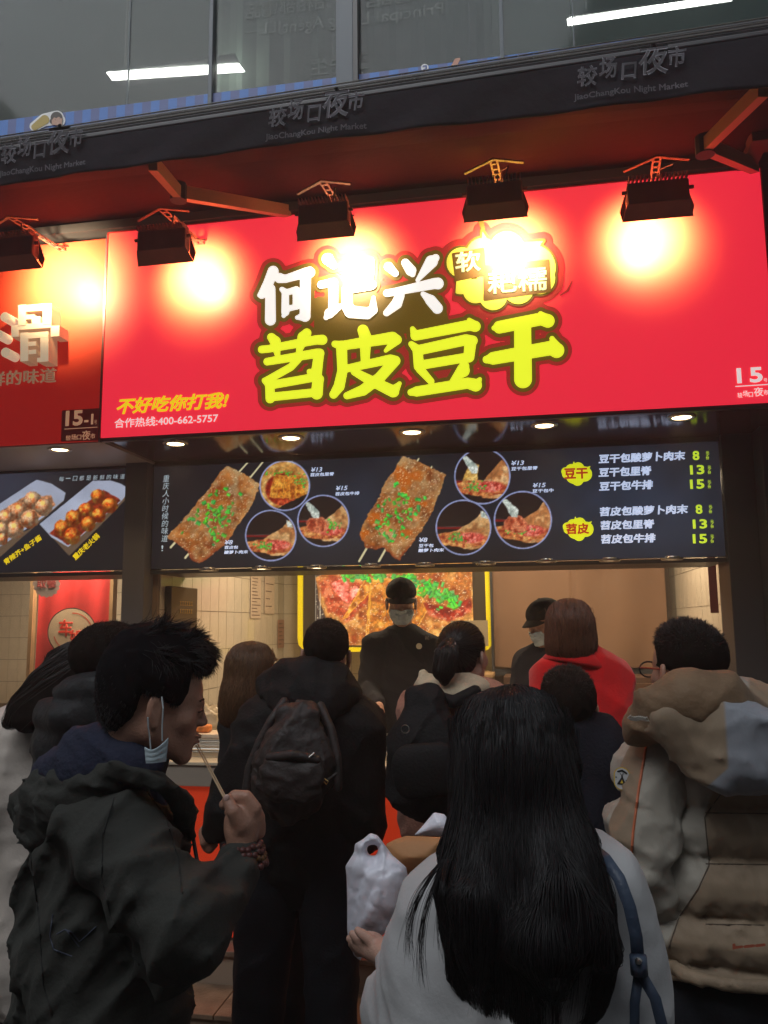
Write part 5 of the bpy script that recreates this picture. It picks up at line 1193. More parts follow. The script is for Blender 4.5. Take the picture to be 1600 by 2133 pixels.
# ------------------------------------------------------------------ 4 brown long hair woman, left of the black jacket
def p_brown():
    cen = W(527, 1408, 3.05); nb = W(520, 1478, 3.05); hip = Vector((nb.x+.09, nb.y, .86)); g0 = .02
    t, R_, c = make_person('woman with long light brown hair glancing right, beside the black hooded jacket', cen, -.65, 0, 0, .93, nb, 'skin2', core=core_for(nb, hip, ground=g0), feet=g0)
    Ri = np.array(R_, f32)
    prs = [('e', (0, -.012, .045), (.084, .105, .090)), ('f', [(0, -.035, .0, .082), (.0, -.05, -.08, .080), (-.01, -.06, -.14, .07)], .9), [(-.03, -.06, -.12, .060), (-.075, -.06, -.22, .036)]]
    o, fn, V = hair_shell(c, R_, .97, 'hair', M['hairbr'], t, prs, [lambda Q: np.minimum(Q[:, 1]-.045, .07-Q[:, 2])], amp=.002, freq=200)
    r = np.random.default_rng(5); n = 2600; roots = np.array(c)+np.stack([r.normal(0, .03, n), r.normal(-.02, .03, n), np.full(n, .13)], 1)
    strands('hair_strands', comb(fn, roots, 24, .0165, lambda P: np.tile([-.12, 0, -1.], (len(P), 1))+(P-np.array(c))*np.array([4, 4, 0])*(P[:, 2:3] > c[2]), (-.003, .004), .25), .0017, M['hairbr'], t)
    garment('jacket', [('f', C((545, 1520, 3.05, .15), (548, 1620, 3.05, .16), (548, 1850, 3.05, .17)), .65), C((500, 1505, 3.05, .06), (525, 1485, 3.05, .06), (590, 1500, 3.05, .07)), C((492, 1520, 3.05, .06), (486, 1630, 3.02, .05), (500, 1700, 3.15, .04)), C((585, 1520, 3.05, .07), (600, 1630, 3.02, .06), (590, 1700, 3.15, .045))], fabric('dark_teal_coat', (.012, .014, .016)), t, fold=lambda P: ridged(P, .008, 26, 39))
    legs(t, hip, .08, 0, BLKT, g0, SHOE)
p_brown()
# ------------------------------------------------------------------ 5 man in black hooded jacket with leather backpack
def p_black():
    cen = W(680, 1368, 2.78); nb = W(668, 1438, 2.76); hip = Vector((W(640, 1790, 2.76).x, 2.76, .88)); g0 = .02
    la = C((555, 1520, 2.76, .05), (492, 1630, 2.73, .04), (440, 1735, 2.74, .03)); 
    hnd = prims_fn([C((432, 1735, 2.74, .03), (434, 1755, 2.74, .026)), C((428, 1752, 2.74, .012), (430, 1768, 2.73, .010)), C((434, 1754, 2.74, .011), (437, 1772, 2.73, .010)), C((440, 1752, 2.74, .011), (443, 1766, 2.73, .009)), C((446, 1748, 2.74, .010), (450, 1760, 2.73, .008)), C((424, 1745, 2.72, .012), (422, 1758, 2.71, .009))], .012)
    t, R_, c = make_person('man in black hooded jacket seen from behind in the centre, wearing a leather backpack', cen, .16, .05, .03, 1.0, nb, 'skin', extra=[(hnd, np.array(W(436, 1750, 2.74))-.08, np.array(W(436, 1750, 2.74))+.08, .006)], core=core_for(nb, hip, arms=[la], ground=g0, lx=.125), feet=g0)
    short_hair(c, R_, 1.0, M['hairdk'], t, 4200, .010, nape=-.075, w=.0016)
    blk = fabric('black_shell', (.010, .0095, .010), .75); F_ = lambda P: ridged(P, .013, 20, 49)+ridged(P, .006, 42, 50)
    garment('jacket', [('f', C((640, 1540, 2.76, .23), (620, 1640, 2.76, .245), (630, 1740, 2.76, .235)), .62), C((560, 1500, 2.76, .09), (640, 1468, 2.76, .095), (730, 1510, 2.76, .10)), C((545, 1525, 2.75, .085), (488, 1630, 2.73, .075), (468, 1690, 2.72, .058)), C((738, 1530, 2.76, .10), (755, 1640, 2.76, .082), (758, 1735, 2.80, .066)), C((468, 1685, 2.72, .056), (446, 1728, 2.73, .042))], blk, t, fold=F_, k=.06)
    garment('hood', [C((560, 1430, 2.74, .045), (600, 1402, 2.70, .055), (650, 1398, 2.68, .055), (700, 1410, 2.70, .05), (725, 1440, 2.74, .045)), ('e', W(648, 1446, 2.68), (.15, .09, .085), rotm(0, .1, 0)), C((560, 1440, 2.72, .04), (600, 1478, 2.64, .045), (680, 1480, 2.64, .045), (730, 1450, 2.70, .04))], blk, t, h=.008, k=.03, fold=lambda P: ridged(P, .009, 40, 52))
    tr_ = fabric('navy_jeans', (.010, .012, .018))
    garment('trousers', [C((572, 1790, 2.76, .115), (552, 1950, 2.76, .10), (540, 2100, 2.76, .088), (535, 2160, 2.76, .083)), C((682, 1790, 2.76, .115), (690, 1950, 2.76, .10), (690, 2100, 2.76, .090), (690, 2160, 2.76, .085)), [(*W(535, 2150, 2.76), .083), (W(535, 2150, 2.76).x, 2.76, .12, .07)], [(*W(690, 2150, 2.76), .085), (W(690, 2150, 2.76).x, 2.76, .12, .07)], C((590, 1750, 2.76, .14), (670, 1750, 2.76, .14))], tr_, t, h=.012, k=.02, fold=lambda P: ridged(P, .007, 26, 59))
    for x in (535, 690): p = W(x, 2150, 2.76); garment('shoe', [[(p.x, p.y-.05, .06, .048), (p.x, p.y+.12, .055, .043), (p.x, p.y+.18, .05, .034)]], SHOE, t, h=.012)
p_black()
lea = mat('brown_leather', (.024, .016, .014), .62, var=.35, vscale=14, bump=.35, bscale=70, spec=.5)
def strap(pts, r, m, t, nm='strap', fl=.45, h=.006): return garment(nm, [C(*[(*p, r) for p in pts])], m, t, h=h)
bk = thing('backpack', 'dark brown leather backpack hanging on the back of the black jacket', 'backpack', tuple(W(608, 1690, 2.5)))
garment('bag_body', [('f', C((618, 1520, 2.50, .072), (612, 1585, 2.49, .112), (604, 1640, 2.49, .115)), .6), C((560, 1640, 2.49, .045), (590, 1672, 2.49, .045), (640, 1665, 2.49, .045)), C((590, 1482, 2.51, .032), (648, 1482, 2.51, .032)), C((548, 1590, 2.50, .035), (560, 1650, 2.50, .035)), C((668, 1560, 2.50, .03), (680, 1630, 2.50, .03))], lea, bk, h=.0065, k=.025, fold=lambda P: ridged(P, .010, 30, 61, aniso=(1, 1, .5))+ridged(P, .004, 80, 62))
garment('front_pocket', [('f', C((575, 1612, 2.405, .052), (640, 1612, 2.405, .052)), .5), ('f', C((580, 1640, 2.41, .05), (635, 1640, 2.41, .05)), .5)], lea, bk, h=.007, k=.02, fold=lambda P: ridged(P, .005, 60, 63))
garment('pocket_flap', [C((562, 1578, 2.405, .014), (610, 1572, 2.385, .014), (660, 1582, 2.405, .014))], lea, bk, h=.005)
strap([(592, 1462, 2.56), (566, 1500, 2.53), (542, 1545, 2.52), (520, 1600, 2.51), (512, 1660, 2.50)], .015, lea, bk); strap([(668, 1470, 2.56), (690, 1520, 2.53), (703, 1580, 2.51), (704, 1640, 2.50)], .014, lea, bk); strap([(615, 1478, 2.50), (620, 1462, 2.52), (632, 1462, 2.52), (638, 1478, 2.50)], .008, lea, bk)
strap([(530, 1602, 2.47), (560, 1632, 2.44), (600, 1640, 2.42)], .006, lea, bk); strap([(655, 1650, 2.44), (680, 1628, 2.44), (700, 1612, 2.46)], .006, lea, bk)
MB().tube([W(676, 1622, 2.40), W(684, 1628, 2.40), W(680, 1634, 2.40), W(675, 1628, 2.40)], .002, 6).build('zip_puller', mat('brass', (.6, .42, .15), .3, metal=1), bk)
MB().tube([W(644, 1578, 2.385), W(655, 1568, 2.39)], .0025, 6).build('zip_end', M['steel'], bk)
# ------------------------------------------------------------------ 6 ponytail girl with black backpack
def p_pony():
    cen = W(968, 1372, 2.80); nb = W(962, 1438, 2.78); hip = Vector((W(960, 1800, 2.78).x, 2.78, .80)); g0 = .02
    t, R_, c = make_person('girl with low ponytail, cream hood and peach jacket, right of the server', cen, -.42, .05, -.05, .92, nb, 'skin2', core=core_for(nb, hip, ground=g0), feet=g0)
    o, fn, V = hair_shell(c, R_, .93, 'hair', M['hairdk'], t, [('e', (0, -.016, .050), (.081, .102, .086)), ('e', (0, -.05, .0), (.068, .065, .065))], [lambda Q: np.minimum(Q[:, 1]-.045, .075-Q[:, 2]), lambda Q: np.minimum(.0-Q[:, 2], Q[:, 1]+.028), lambda Q: -.055-Q[:, 2]], amp=.0012, freq=220)
    tie = W(938, 1342, 2.64); r = np.random.default_rng(8); n = 1500
    roots = V[r.integers(0, len(V), n)]; strands('hair_strands', comb(fn, roots, 9, .014, lambda P: (np.array(tie)-P)/(np.linalg.norm(np.array(tie)-P, axis=1, keepdims=True)+.01), (-.001, .003), .12), .0016, M['hairdk'], t)
    pony = [C((938, 1342, 2.66, .022), (930, 1365, 2.62, .036), (924, 1395, 2.61, .034), (926, 1418, 2.61, .012))]
    o2 = garment('ponytail', pony, M['hairdk'], t, h=.006); pf = prims_fn(pony)
    roots = np.array(tie)+r.normal(0, .015, (900, 3)); strands('hair_strands', comb(pf, roots, 14, .011, lambda P: np.tile([-.08, -.1, -1.], (len(P), 1)), (-.002, .004), .3), .0015, M['hairdk'], t)
    MB().tube([Vector(tie)+Vector((.017*math.cos(a), -.01+.006*math.sin(a*2), .007*math.sin(a))) for a in np.linspace(0, 6.28, 12)], .0035, 6).build('hair_tie', mat('scrunchie', (.35, .22, .2), .6), t)
    peach = fabric('peach_fleece', (.42, .19, .13)); cream_ = fabric('cream_fleece', (.55, .44, .30))
    garment('jacket', [('f', C((945, 1510, 2.78, .17), (940, 1620, 2.78, .185), (945, 1700, 2.78, .19)), .62), C((880, 1470, 2.78, .07), (962, 1450, 2.78, .07), (1012, 1468, 2.76, .085)), C((1018, 1490, 2.76, .092), (1030, 1600, 2.8, .07), (1000, 1680, 2.95, .05)), C((872, 1490, 2.78, .07), (866, 1600, 2.8, .06), (880, 1660, 2.95, .05))], peach, t, fold=lambda P: ridged(P, .009, 24, 69))
    garment('hood', [C((885, 1428, 2.70, .035), (920, 1452, 2.65, .04), (965, 1448, 2.64, .04), (1002, 1432, 2.70, .03)), C((882, 1405, 2.74, .02), (890, 1440, 2.70, .03)), ('e', W(945, 1432, 2.70), (.10, .06, .05))], cream_, t, h=.007, k=.025, fold=lambda P: ridged(P, .006, 60, 70))
    legs(t, hip, .08, 0, fabric('brown_skirt', (.20, .10, .06)), g0, SHOE, r=.10)
p_pony()
bp = thing('backpack', 'black canvas backpack on the peach jacket with a small round badge', 'backpack', tuple(W(880, 1690, 2.5)))
cv = fabric('black_canvas_bag', (.012, .012, .013), .75)
garment('bag_body', [('f', C((890, 1490, 2.55, .075), (884, 1560, 2.53, .105), (884, 1640, 2.53, .105)), .6), C((868, 1452, 2.56, .032), (910, 1448, 2.56, .032)), C((842, 1530, 2.54, .03), (828, 1600, 2.53, .034), (834, 1655, 2.52, .034), (880, 1672, 2.52, .034), (930, 1668, 2.52, .034)), C((935, 1520, 2.54, .03), (950, 1600, 2.53, .034), (940, 1655, 2.52, .034))], cv, bp, h=.007, k=.03, fold=lambda P: ridged(P, .010, 30, 71, aniso=(1, 1, .6))+ridged(P, .004, 70, 72))
garment('front_pocket', [('f', C((855, 1590, 2.43, .055), (915, 1585, 2.43, .055)), .5), ('f', C((858, 1630, 2.44, .05), (912, 1625, 2.44, .05)), .5)], cv, bp, h=.008, k=.03)
strap([(905, 1450, 2.62), (945, 1462, 2.58), (990, 1440, 2.62)], .020, cv, bp); strap([(975, 1470, 2.60), (950, 1510, 2.57), (930, 1560, 2.56)], .016, cv, bp)
MB().tube([W(844, 1519, 2.43)+Vector((.012*math.cos(a), 0, .012*math.sin(a))) for a in np.linspace(0, 6.28, 16)], .0016, 6).build('round_badge', M['steel'], bp)
# ------------------------------------------------------------------ 7 dark man in front of the red coat
def p_dark():
    cen = W(1182, 1482, 2.42); nb = W(1175, 1535, 2.42); hip = Vector((W(1170, 1850, 2.42).x, 2.42, .84)); g0 = .02
    t, R_, c = make_person('person with cropped black hair and plain navy coat standing before the red coat', cen, .15, .1, 0, .97, nb, 'skin3', core=core_for(nb, hip, ground=g0), feet=g0)
    short_hair(c, R_, .98, M['hairdk'], t, 4200, .013, nape=-.07, w=.0016, seed=9)
    navy = fabric('navy_wool', (.014, .016, .028))
    garment('coat', [('f', C((1170, 1600, 2.42, .19), (1165, 1720, 2.42, .20), (1165, 1950, 2.42, .215)), .62), C((1085, 1565, 2.42, .085), (1175, 1535, 2.42, .075), (1250, 1570, 2.42, .085)), C((1078, 1590, 2.42, .09), (1060, 1740, 2.42, .075), (1080, 1850, 2.5, .055)), C((1258, 1600, 2.42, .09), (1270, 1740, 2.42, .075), (1250, 1850, 2.5, .055)), C((1130, 1530, 2.40, .03), (1175, 1512, 2.36, .03), (1220, 1528, 2.40, .03))], navy, t, fold=lambda P: ridged(P, .008, 20, 79))
    legs(t, hip, .09, 0, BLKT, g0, SHOE)
p_dark()
# ------------------------------------------------------------------ 8 man in the beige padded coat
def p_beige():
    cen = W(1432, 1404, 2.06); nb = W(1448, 1450, 2.02); hip = Vector((W(1480, 2050, 2.05).x, 2.05, .80)); g0 = .02
    t, R_, c = make_person('man in beige and grey padded coat with big collar and arm patch at the right', cen, .46, 0, .02, .94, nb, 'skin', core=core_for(nb, hip, ground=g0), feet=g0)
    short_hair(c, R_, .96, M['hairdk'], t, 7500, .014, top=.003, spike=.12, nape=-.075, seed=12, w=.0016)
    b = MB()
    for s_, z in ((-1, .008), (1, .008)):
        p = [Vector(R_@np.array(v))+Vector(c) for v in ((s_*.080, -.005, .012), (s_*.074, .06, .012), (s_*.062, .098, .010))]; b.tube(p, .0022, 6)
    b.build('glasses_arm', mat('frame_red', (.35, .03, .02), .3), t)
    b = MB()
    for s_ in (-1, 1): b.tube([Vector(R_@np.array((s_*.034+.026*math.cos(a), .106, .006+.019*math.sin(a))))+Vector(c) for a in np.linspace(0, 6.28, 16)], .0022, 6)
    b.build('glasses_rim', mat('frame_dark', (.02, .02, .02), .3), t)
    TC, GC, BC = (.265, .195, .130), (.335, .305, .255), (.25, .262, .29); tan = fabric('tan_nylon', TC, .6, bump=.45, bscale=45, sheen=0); two = fabric2('coat_nylon', TC, GC); two_h = fabric2('hood_nylon', TC, BC); gry = fabric('stone_nylon', (.30, .265, .215), .6, bump=.45, bscale=45, sheen=0); blu = fabric('grey_blue_nylon', (.23, .26, .31), .65, bump=.4, bscale=45, sheen=0)
    zs = np.array([W(1530, y, 1.88).z for y in (1560, 1694, 1800, 1926, 2030)])
    sh_l = np.array(W(1340, 1640, 2.0))
    def quilt(P):
        z = P[:, 2]+.0015*np.sin(P[:, 0]*31); d = np.min(np.abs(z[:, None]-zs[None]), 1)
        return .027*np.minimum(1, d/.045)**.55-.019+ridged(P, .008, 30, 83, aniso=(1, 1, .5))+ridged(P, .006, 75, 84, aniso=(1, 1, .25))*np.clip(1.2-d/.05, .15, 1.2)
    # waist panels: stone at the side, tan in the body
    def mfn(cn):
        px, py = to_px(cn); return (np.interp(py, [1500, 1560, 1700, 1800, 1850, 1910, 1980], [1560, 1510, 1468, 1478, 1455, 1415, 1385])-px)/6
    cpr = [('f', C((1500, 1620, 2.05, .215), (1505, 1760, 2.05, .25), (1515, 1960, 2.05, .265), (1520, 2010, 2.05, .25)), .60), C((1395, 1570, 2.03, .095), (1480, 1520, 2.03, .12), (1600, 1560, 2.05, .12))]
    garment('coat', cpr, two, t, h=.0075, k=.05, fold=quilt, mfn=mfn, cuts=[lambda P: W(1450, 2040, 1.9).z-P[:, 2]+.02*(P[:, 0]-.8)])
    cfn = prims_fn(cpr, .05, quilt); stm = mat('coat_stitching', (.09, .065, .045), .8)
    lay([[(1470, y-1), (1530, y), (1600, y+1)] for y in (1694, 1800, 1926)]+[[(1512, 1640), (1468, 1700), (1478, 1800), (1455, 1850), (1415, 1910), (1392, 1975)]], cfn, 1.6, stm, t, 'stitched_seam', .0014)
    # sleeve with its tan outer panel
    def sl_m(cn):
        px, py = to_px(cn); ax = np.interp(py, [1500, 1560, 1640, 1740, 1840, 1950], [1352, 1345, 1331, 1318, 1312, 1320]); return (px-ax)/6
    def slq(P):
        z = P[:, 2]+.15*(P[:, 0]-.6); return .012*np.abs(np.sin(z*26))**.6-.008+ridged(P, .010, 34, 87)+ridged(P, .004, 80, 88)
    slp = [C((1372, 1590, 1.98, .082), (1350, 1700, 1.93, .074), (1345, 1800, 1.92, .068), (1378, 1930, 1.98, .056), (1396, 1985, 2.05, .045))]
    garment('sleeve', slp, two, t, h=.0075, fold=slq, mfn=sl_m)
    pts = [(1352, 1530), (1345, 1560), (1331, 1640), (1318, 1740), (1312, 1840), (1312, 1880)]
    sf_ = prims_fn(slp, .04, slq); P = np.array([W(x, y, 1.80) for x, y in pts for _ in (0,)])
    P = np.array([np.array(W(np.interp(k, range(6), [p[0] for p in pts]), np.interp(k, range(6), [p[1] for p in pts]), 1.78)) for k in np.linspace(0, 5, 40)])
    vdir = (P-EYEn); vdir /= np.linalg.norm(vdir, axis=1, keepdims=True)
    for _ in range(40): P = P+vdir*np.clip(sf_(P.astype(f32))-.001, -.02, .02)[:, None]
    MB().tube([tuple(p) for p in P], .0030, 6).build('sleeve_piping', mat('orange_piping', (.50, .13, .05), .6), t)
    # round patch, laid on the sleeve
    pc = np.array([W(1297, 1621, 1.80)]); 
    for _ in range(40): d_ = pc-EYEn; d_ /= np.linalg.norm(d_); pc = pc+d_*np.clip(sf_(pc.astype(f32))-.004, -.02, .02)
    YP = float(pc[0, 1]); 
    V2 = (1000, 1170, 2.667)
    def patch(nm, st_, po, dy, m): 
        o = shape2d(nm, st_, po, 0, YP-dy, m, t, V2, 2)
        co = np.zeros(len(o.data.vertices)*3, f32); o.data.vertices.foreach_get('co', co); co = co.reshape(-1, 3); 
        co[:, 1] += (co[:, 0]-pc[0, 0])*-.55+ 0*co[:, 1]; o.data.vertices.foreach_set('co', co.ravel()); o.data.update(); return o
    patch('patch_border', [[(789, 1185, 43), (789, 1228, 43)]], [], .004, mat('patch_yellow', (.60, .40, .06), .7)); patch('patch', [[(789, 1185, 37), (789, 1228, 37)]], [], .005, mat('patch_white', (.50, .50, .50), .7))
    patch('patch_print', [[(768, 1168, 5), (789, 1160, 5), (812, 1174, 5)], [(758, 1200, 4)], [(812, 1215, 4)], [(780, 1178, 2), (792, 1195, 2)], [(796, 1176, 2), (786, 1195, 2)]], [[(790, 1190), (812, 1240), (762, 1240)]], .006, M['black'])
    patch('patch_print', [], [[(789, 1212), (797, 1232), (779, 1232)]], .007, mat('patch_gold', (.6, .4, .03), .7))
    # big stand collar, hood hanging on the back, zip
    garment('collar', [C((1330, 1520, 1.90, .035), (1372, 1478, 1.86, .055), (1430, 1452, 1.84, .065), (1500, 1455, 1.86, .065), (1550, 1490, 1.92, .055)), C((1340, 1515, 1.92, .035), (1400, 1500, 1.86, .05), (1500, 1500, 1.86, .06))], fabric('tan_nylon_dark', (.20, .125, .07), .6, bump=.4, bscale=45), t, h=.008, k=.04, fold=lambda P: ridged(P, .008, 36, 91))
    def hm(cn): px, py = to_px(cn); return (px-(1515+(py-1560)*.06+np.minimum(0, py-1540)*.3*0-np.maximum(0, py-1600)*1.2))/6
    garment('hood', [('e', W(1475, 1540, 1.83), (.125, .055, .085), rotm(0, 0, .5)), ('e', W(1570, 1560, 1.83), (.115, .060, .092), rotm(0, 0, .2)), C((1352, 1500, 1.86, .024), (1420, 1482, 1.82, .026), (1500, 1482, 1.81, .026), (1580, 1510, 1.83, .026)), C((1490, 1592, 1.82, .026), (1560, 1607, 1.81, .026), (1620, 1592, 1.82, .026))], two_h, t, h=.008, k=.05, fold=lambda P: ridged(P, .010, 26, 93)+ridged(P, .005, 70, 94), mfn=hm)
    garment('hem', [C((1392, 2010, 1.94, .014), (1430, 2034, 1.87, .016), (1520, 2052, 1.83, .016), (1620, 2058, 1.84, .016), (1700, 2050, 1.95, .016)), C((1392, 2010, 1.94, .014), (1405, 2000, 2.1, .014))], tan, t, h=.008, fold=lambda P: ridged(P, .005, 60, 96))
    b = MB()
    for k in range(9): p = W(1308+k*4.2, 1500+2*math.sin(k)-abs(k-5)*.8, 1.80); b.tube([p, p+Vector((.006, 0, .006)), p+Vector((.010, 0, -.002)), p], .002, 5)
    b.build('zip_chain', M['steel'], t)
    text('LEXUSI', 1528, 1976, 1590, 9, W(1560, 1970, 1.72).y, mat('hem_print', (.40, .09, .04), .7), t) if False else shape2d('hem_print', [[(1530, 1974, 3), (1546, 1972, 2.5)], [(1552, 1972, 3), (1570, 1970, 3)], [(1576, 1970, 3), (1592, 1968, 3)]], [[(1526, 1966), (1532, 1965), (1532, 1977), (1526, 1978)]], 0, 1.735, mat('hem_print', (.36, .08, .04), .7), t, step=1)
    legs(t, hip, .10, .3, BLKT, g0, SHOE, r=.11)
p_beige()
# ------------------------------------------------------------------ 9 white coat woman far left, hair swinging
def p_left_woman():
    cen = W(168, 1425, 2.30); nb = W(120, 1480, 2.28); hip = Vector((W(60, 1850, 2.3).x, 2.3, .84)); g0 = .02
    t, R_, c = make_person('woman in cream white coat at the left edge, long dark hair falling across her shoulder', cen, -.5, .35, .5, .93, nb, 'skin2', core=core_for(nb, hip, ground=g0), feet=g0)
    prs = [('e', (0, -.015, .045), (.084, .105, .088))]
    hp = prs
    body = [('e', Vector(c)+Vector((0, 0, .035)), (.10, .10, .09)), C((160, 1405, 2.25, .085), (110, 1440, 2.20, .075), (60, 1478, 2.16, .055), (25, 1500, 2.14, .022)), C((150, 1440, 2.22, .07), (95, 1480, 2.16, .05), (60, 1505, 2.14, .03))]
    garment('hair', body, SH['dark_brown_hair'], t, h=.008, k=.03, fold=lambda P: ridged(P, .003, 120, 101)); fn = prims_fn(body, .03)
    r = np.random.default_rng(14); n = 2600; roots = np.array(c)+np.stack([r.normal(0, .04, n), r.normal(-.03, .04, n), np.full(n, .12)], 1)
    strands('hair_strands', comb(fn, roots, 22, .018, lambda P: np.tile([-.9, -.1, -.75], (len(P), 1)), (-.003, .006), .22), .0018, M['hairdk'], t)
    wc = fabric('cream_coat', (.56, .49, .43), .8, bump=.12)
    garment('coat', [('f', C((70, 1570, 2.3, .17), (60, 1700, 2.3, .19), (55, 1980, 2.3, .21)), .65), C((20, 1530, 2.3, .08), (100, 1505, 2.3, .07), (150, 1540, 2.3, .07)), C((18, 1550, 2.26, .085), (0, 1680, 2.22, .075), (-10, 1800, 2.3, .06))], wc, t, fold=lambda P: ridged(P, .014, 17, 109)+ridged(P, .005, 50, 110))
    legs(t, hip, .08, 0, BLKT, g0, SHOE)
p_left_woman()
# ------------------------------------------------------------------ 10 man in dark puffer behind the eating man
def p_puffer():
    cen = W(232, 1394, 2.08); nb = W(232, 1452, 2.08); hip = Vector((W(180, 1900, 2.08).x, 2.08, .84)); g0 = .02
    t, R_, c = make_person('man with cropped hair in dark grey puffer coat behind the eating man', cen, -.55, .05, 0, .97, nb, 'skin', core=core_for(nb, hip, ground=g0), feet=g0)
    short_hair(c, R_, .98, M['hairdk'], t, 3600, .011, nape=-.06, seed=19)
    puf = fabric('grey_puffer', (.030, .030, .032), .55, bump=.4, bscale=50, sheen=0)
    garment('puffer_coat', [('f', C((215, 1600, 2.08, .17), (215, 1750, 2.08, .18), (215, 1950, 2.08, .18)), .62), C((150, 1545, 2.08, .075), (210, 1500, 2.08, .085), (290, 1540, 2.08, .09)), C((140, 1570, 2.05, .08), (125, 1700, 2.03, .07), (135, 1800, 2.1, .05)), C((128, 1482, 2.05, .04), (160, 1450, 1.99, .055), (215, 1440, 1.97, .06), (260, 1450, 2.0, .05)), C((110, 1500, 2.05, .05), (150, 1510, 1.98, .06), (230, 1500, 1.97, .06))], puf, t, k=.05,
            fold=lambda P: .016*np.abs(np.sin(P[:, 2]*38+.5*np.sin(P[:, 0]*9)))**.5-.012+ridged(P, .008, 36, 119))
    legs(t, hip, .09, 0, BLKT, g0, SHOE)
p_puffer()
# ------------------------------------------------------------------ 11 the eating man
def p_eater():
    RE = rotm(-1.0, -.20, 0); c = W(322, 1480, 1.35)-Vector(RE@np.array([.079, -.010, -.002])); nb = W(262, 1600, 1.45); hip = Vector((W(200, 2200, 1.5).x, 1.52, .84)); g0 = .02
    Yh = 1.44
    hand = prims_fn([('e', W(503, 1715, Yh), (.032, .022, .040), rotm(0, 0, .15)), C((503, 1735, Yh, .026), (506, 1800, Yh, .026)),
        C((503, 1718, Yh-.018, .015), (486, 1690, Yh-.030, .0125), (474, 1666, Yh-.026, .0095)),
        C((531, 1684, Yh, .012), (513, 1660, Yh-.004, .0115), (489, 1657, Yh-.004, .0100), (466, 1676, Yh-.006, .0085)),
        C((538, 1702, Yh+.012, .012), (524, 1674, Yh+.022, .0115), (494, 1674, Yh+.026, .010), (477, 1692, Yh+.020, .0085)),
        C((540, 1718, Yh+.020, .0115), (530, 1692, Yh+.034, .011), (502, 1690, Yh+.038, .0095), (486, 1704, Yh+.030, .008)),
        C((540, 1734, Yh+.024, .011), (534, 1710, Yh+.040, .010), (510, 1708, Yh+.046, .0085), (496, 1718, Yh+.036, .007))], .010)
    hb = np.array(W(503, 1715, Yh))
    Y2 = 1.62
    hand2 = prims_fn([('e', W(402, 1840, Y2), (.03, .03, .035)), C((396, 1826, Y2, .011), (410, 1818, Y2-.01, .010), (422, 1822, Y2-.02, .008)), C((398, 1840, Y2-.01, .011), (413, 1845, Y2-.03, .010), (418, 1855, Y2-.03, .008)), C((396, 1855, Y2, .011), (410, 1864, Y2-.02, .009)), C((392, 1866, Y2, .010), (406, 1876, Y2-.02, .008)), C((402, 1826, Y2-.02, .012), (416, 1832, Y2-.04, .009))], .01)
    h2 = np.array(W(402, 1840, Y2))
    arm = C((250, 1740, 1.35, .045), (405, 1950, 1.30, .038), (500, 1800, 1.43, .026))
    t, R_, c = make_person('man eating from a skewer at the left, olive jacket, face mask hanging from one ear', c, -1.0, -.20, 0, .89, nb, 'skin', extra=[(hand, hb-.10, hb+.10, .0026), (hand2, h2-.07, h2+.07, .004)], core=core_for(nb, hip, arms=[arm], ground=g0), hh=.0034, feet=g0)
    nail = mat('nail', (.62, .40, .34), .25)
    for x, y, Y in ((471.5, 1662, Yh-.0345),): 
        garment('nail', [('e', W(x, y, Y), (.0055, .0025, .0068), rotm(0, 0, .5))], nail, t, h=.0015)
    # face details
    F_ = lambda x, y, z: Vector(R_@np.array((x, y, z))*.89)+Vector(c)
    dkb = M['hairb']
    for s_ in (1,):
        garment('eyebrow', [[(*F_(s_*.014, .093, .026), .0014), (*F_(s_*.032, .089, .031), .0022), (*F_(s_*.048, .080, .027), .002)]], dkb, t, h=.002)
        garment('eyelid', [[(*F_(s_*.020, .089, .006), .0018), (*F_(s_*.031, .0925, .0085), .0022), (*F_(s_*.044, .083, .005), .0018)]], dkb, t, h=.0018)
    garment('lips', [[(*F_(-.013, .1015, -.0465), .0024), (*F_(0, .1045, -.045), .003), (*F_(.013, .1015, -.0465), .0024)], [(*F_(-.011, .099, -.056), .0026), (*F_(0, .102, -.0565), .0034), (*F_(.011, .099, -.056), .0026)]], mat('lip', (.34, .13, .10), .45), t, h=.0016, k=.003)
    # hair: shorter back and sides, long tousled top
    pr_ = [('e', (0, -.018, .055), (.086, .100, .090)), ('e', (0, -.004, .108), (.070, .090, .044)), ('e', (0, .044, .098), (.056, .038, .032)), ('e', (0, -.058, .015), (.068, .050, .072))]
    cuts = [lambda Q: np.minimum(Q[:, 1]-.048, .072-Q[:, 2]), lambda Q: np.minimum(.020-Q[:, 2]-.25*(Q[:, 1]+.03), Q[:, 1]+.036), lambda Q: -.070-Q[:, 2]]
    o, fn, V = hair_shell(c, R_, .98, 'hair', M['hairb'], t, pr_, cuts, h=.005, amp=.003, freq=120)
    r = np.random.default_rng(33); n = 12500; Vi = V[r.integers(0, len(V), n)]; g = grad(fn, Vi, .006); Ql = (Vi-np.array(c))@np.array(R_)/1.03
    k = np.clip((Ql[:, 2]-.055)/.05, 0, 1)[:, None]; fr = np.clip((Ql[:, 1])/.06, 0, 1)[:, None]
    cl_ = np.floor(Ql*np.array([55, 55, 30])); hsh = np.sin(cl_@np.array([12.9, 78.2, 37.7]))*43758.5; hsh = hsh-np.floor(hsh)
    cd = np.stack([np.sin(hsh*40), np.sin(hsh*71+1), np.sin(hsh*113+2)], 1)
    up = np.array(R_)@np.array([0, .35, .9]); back = np.array(R_)@np.array([0, -.25, -.9])
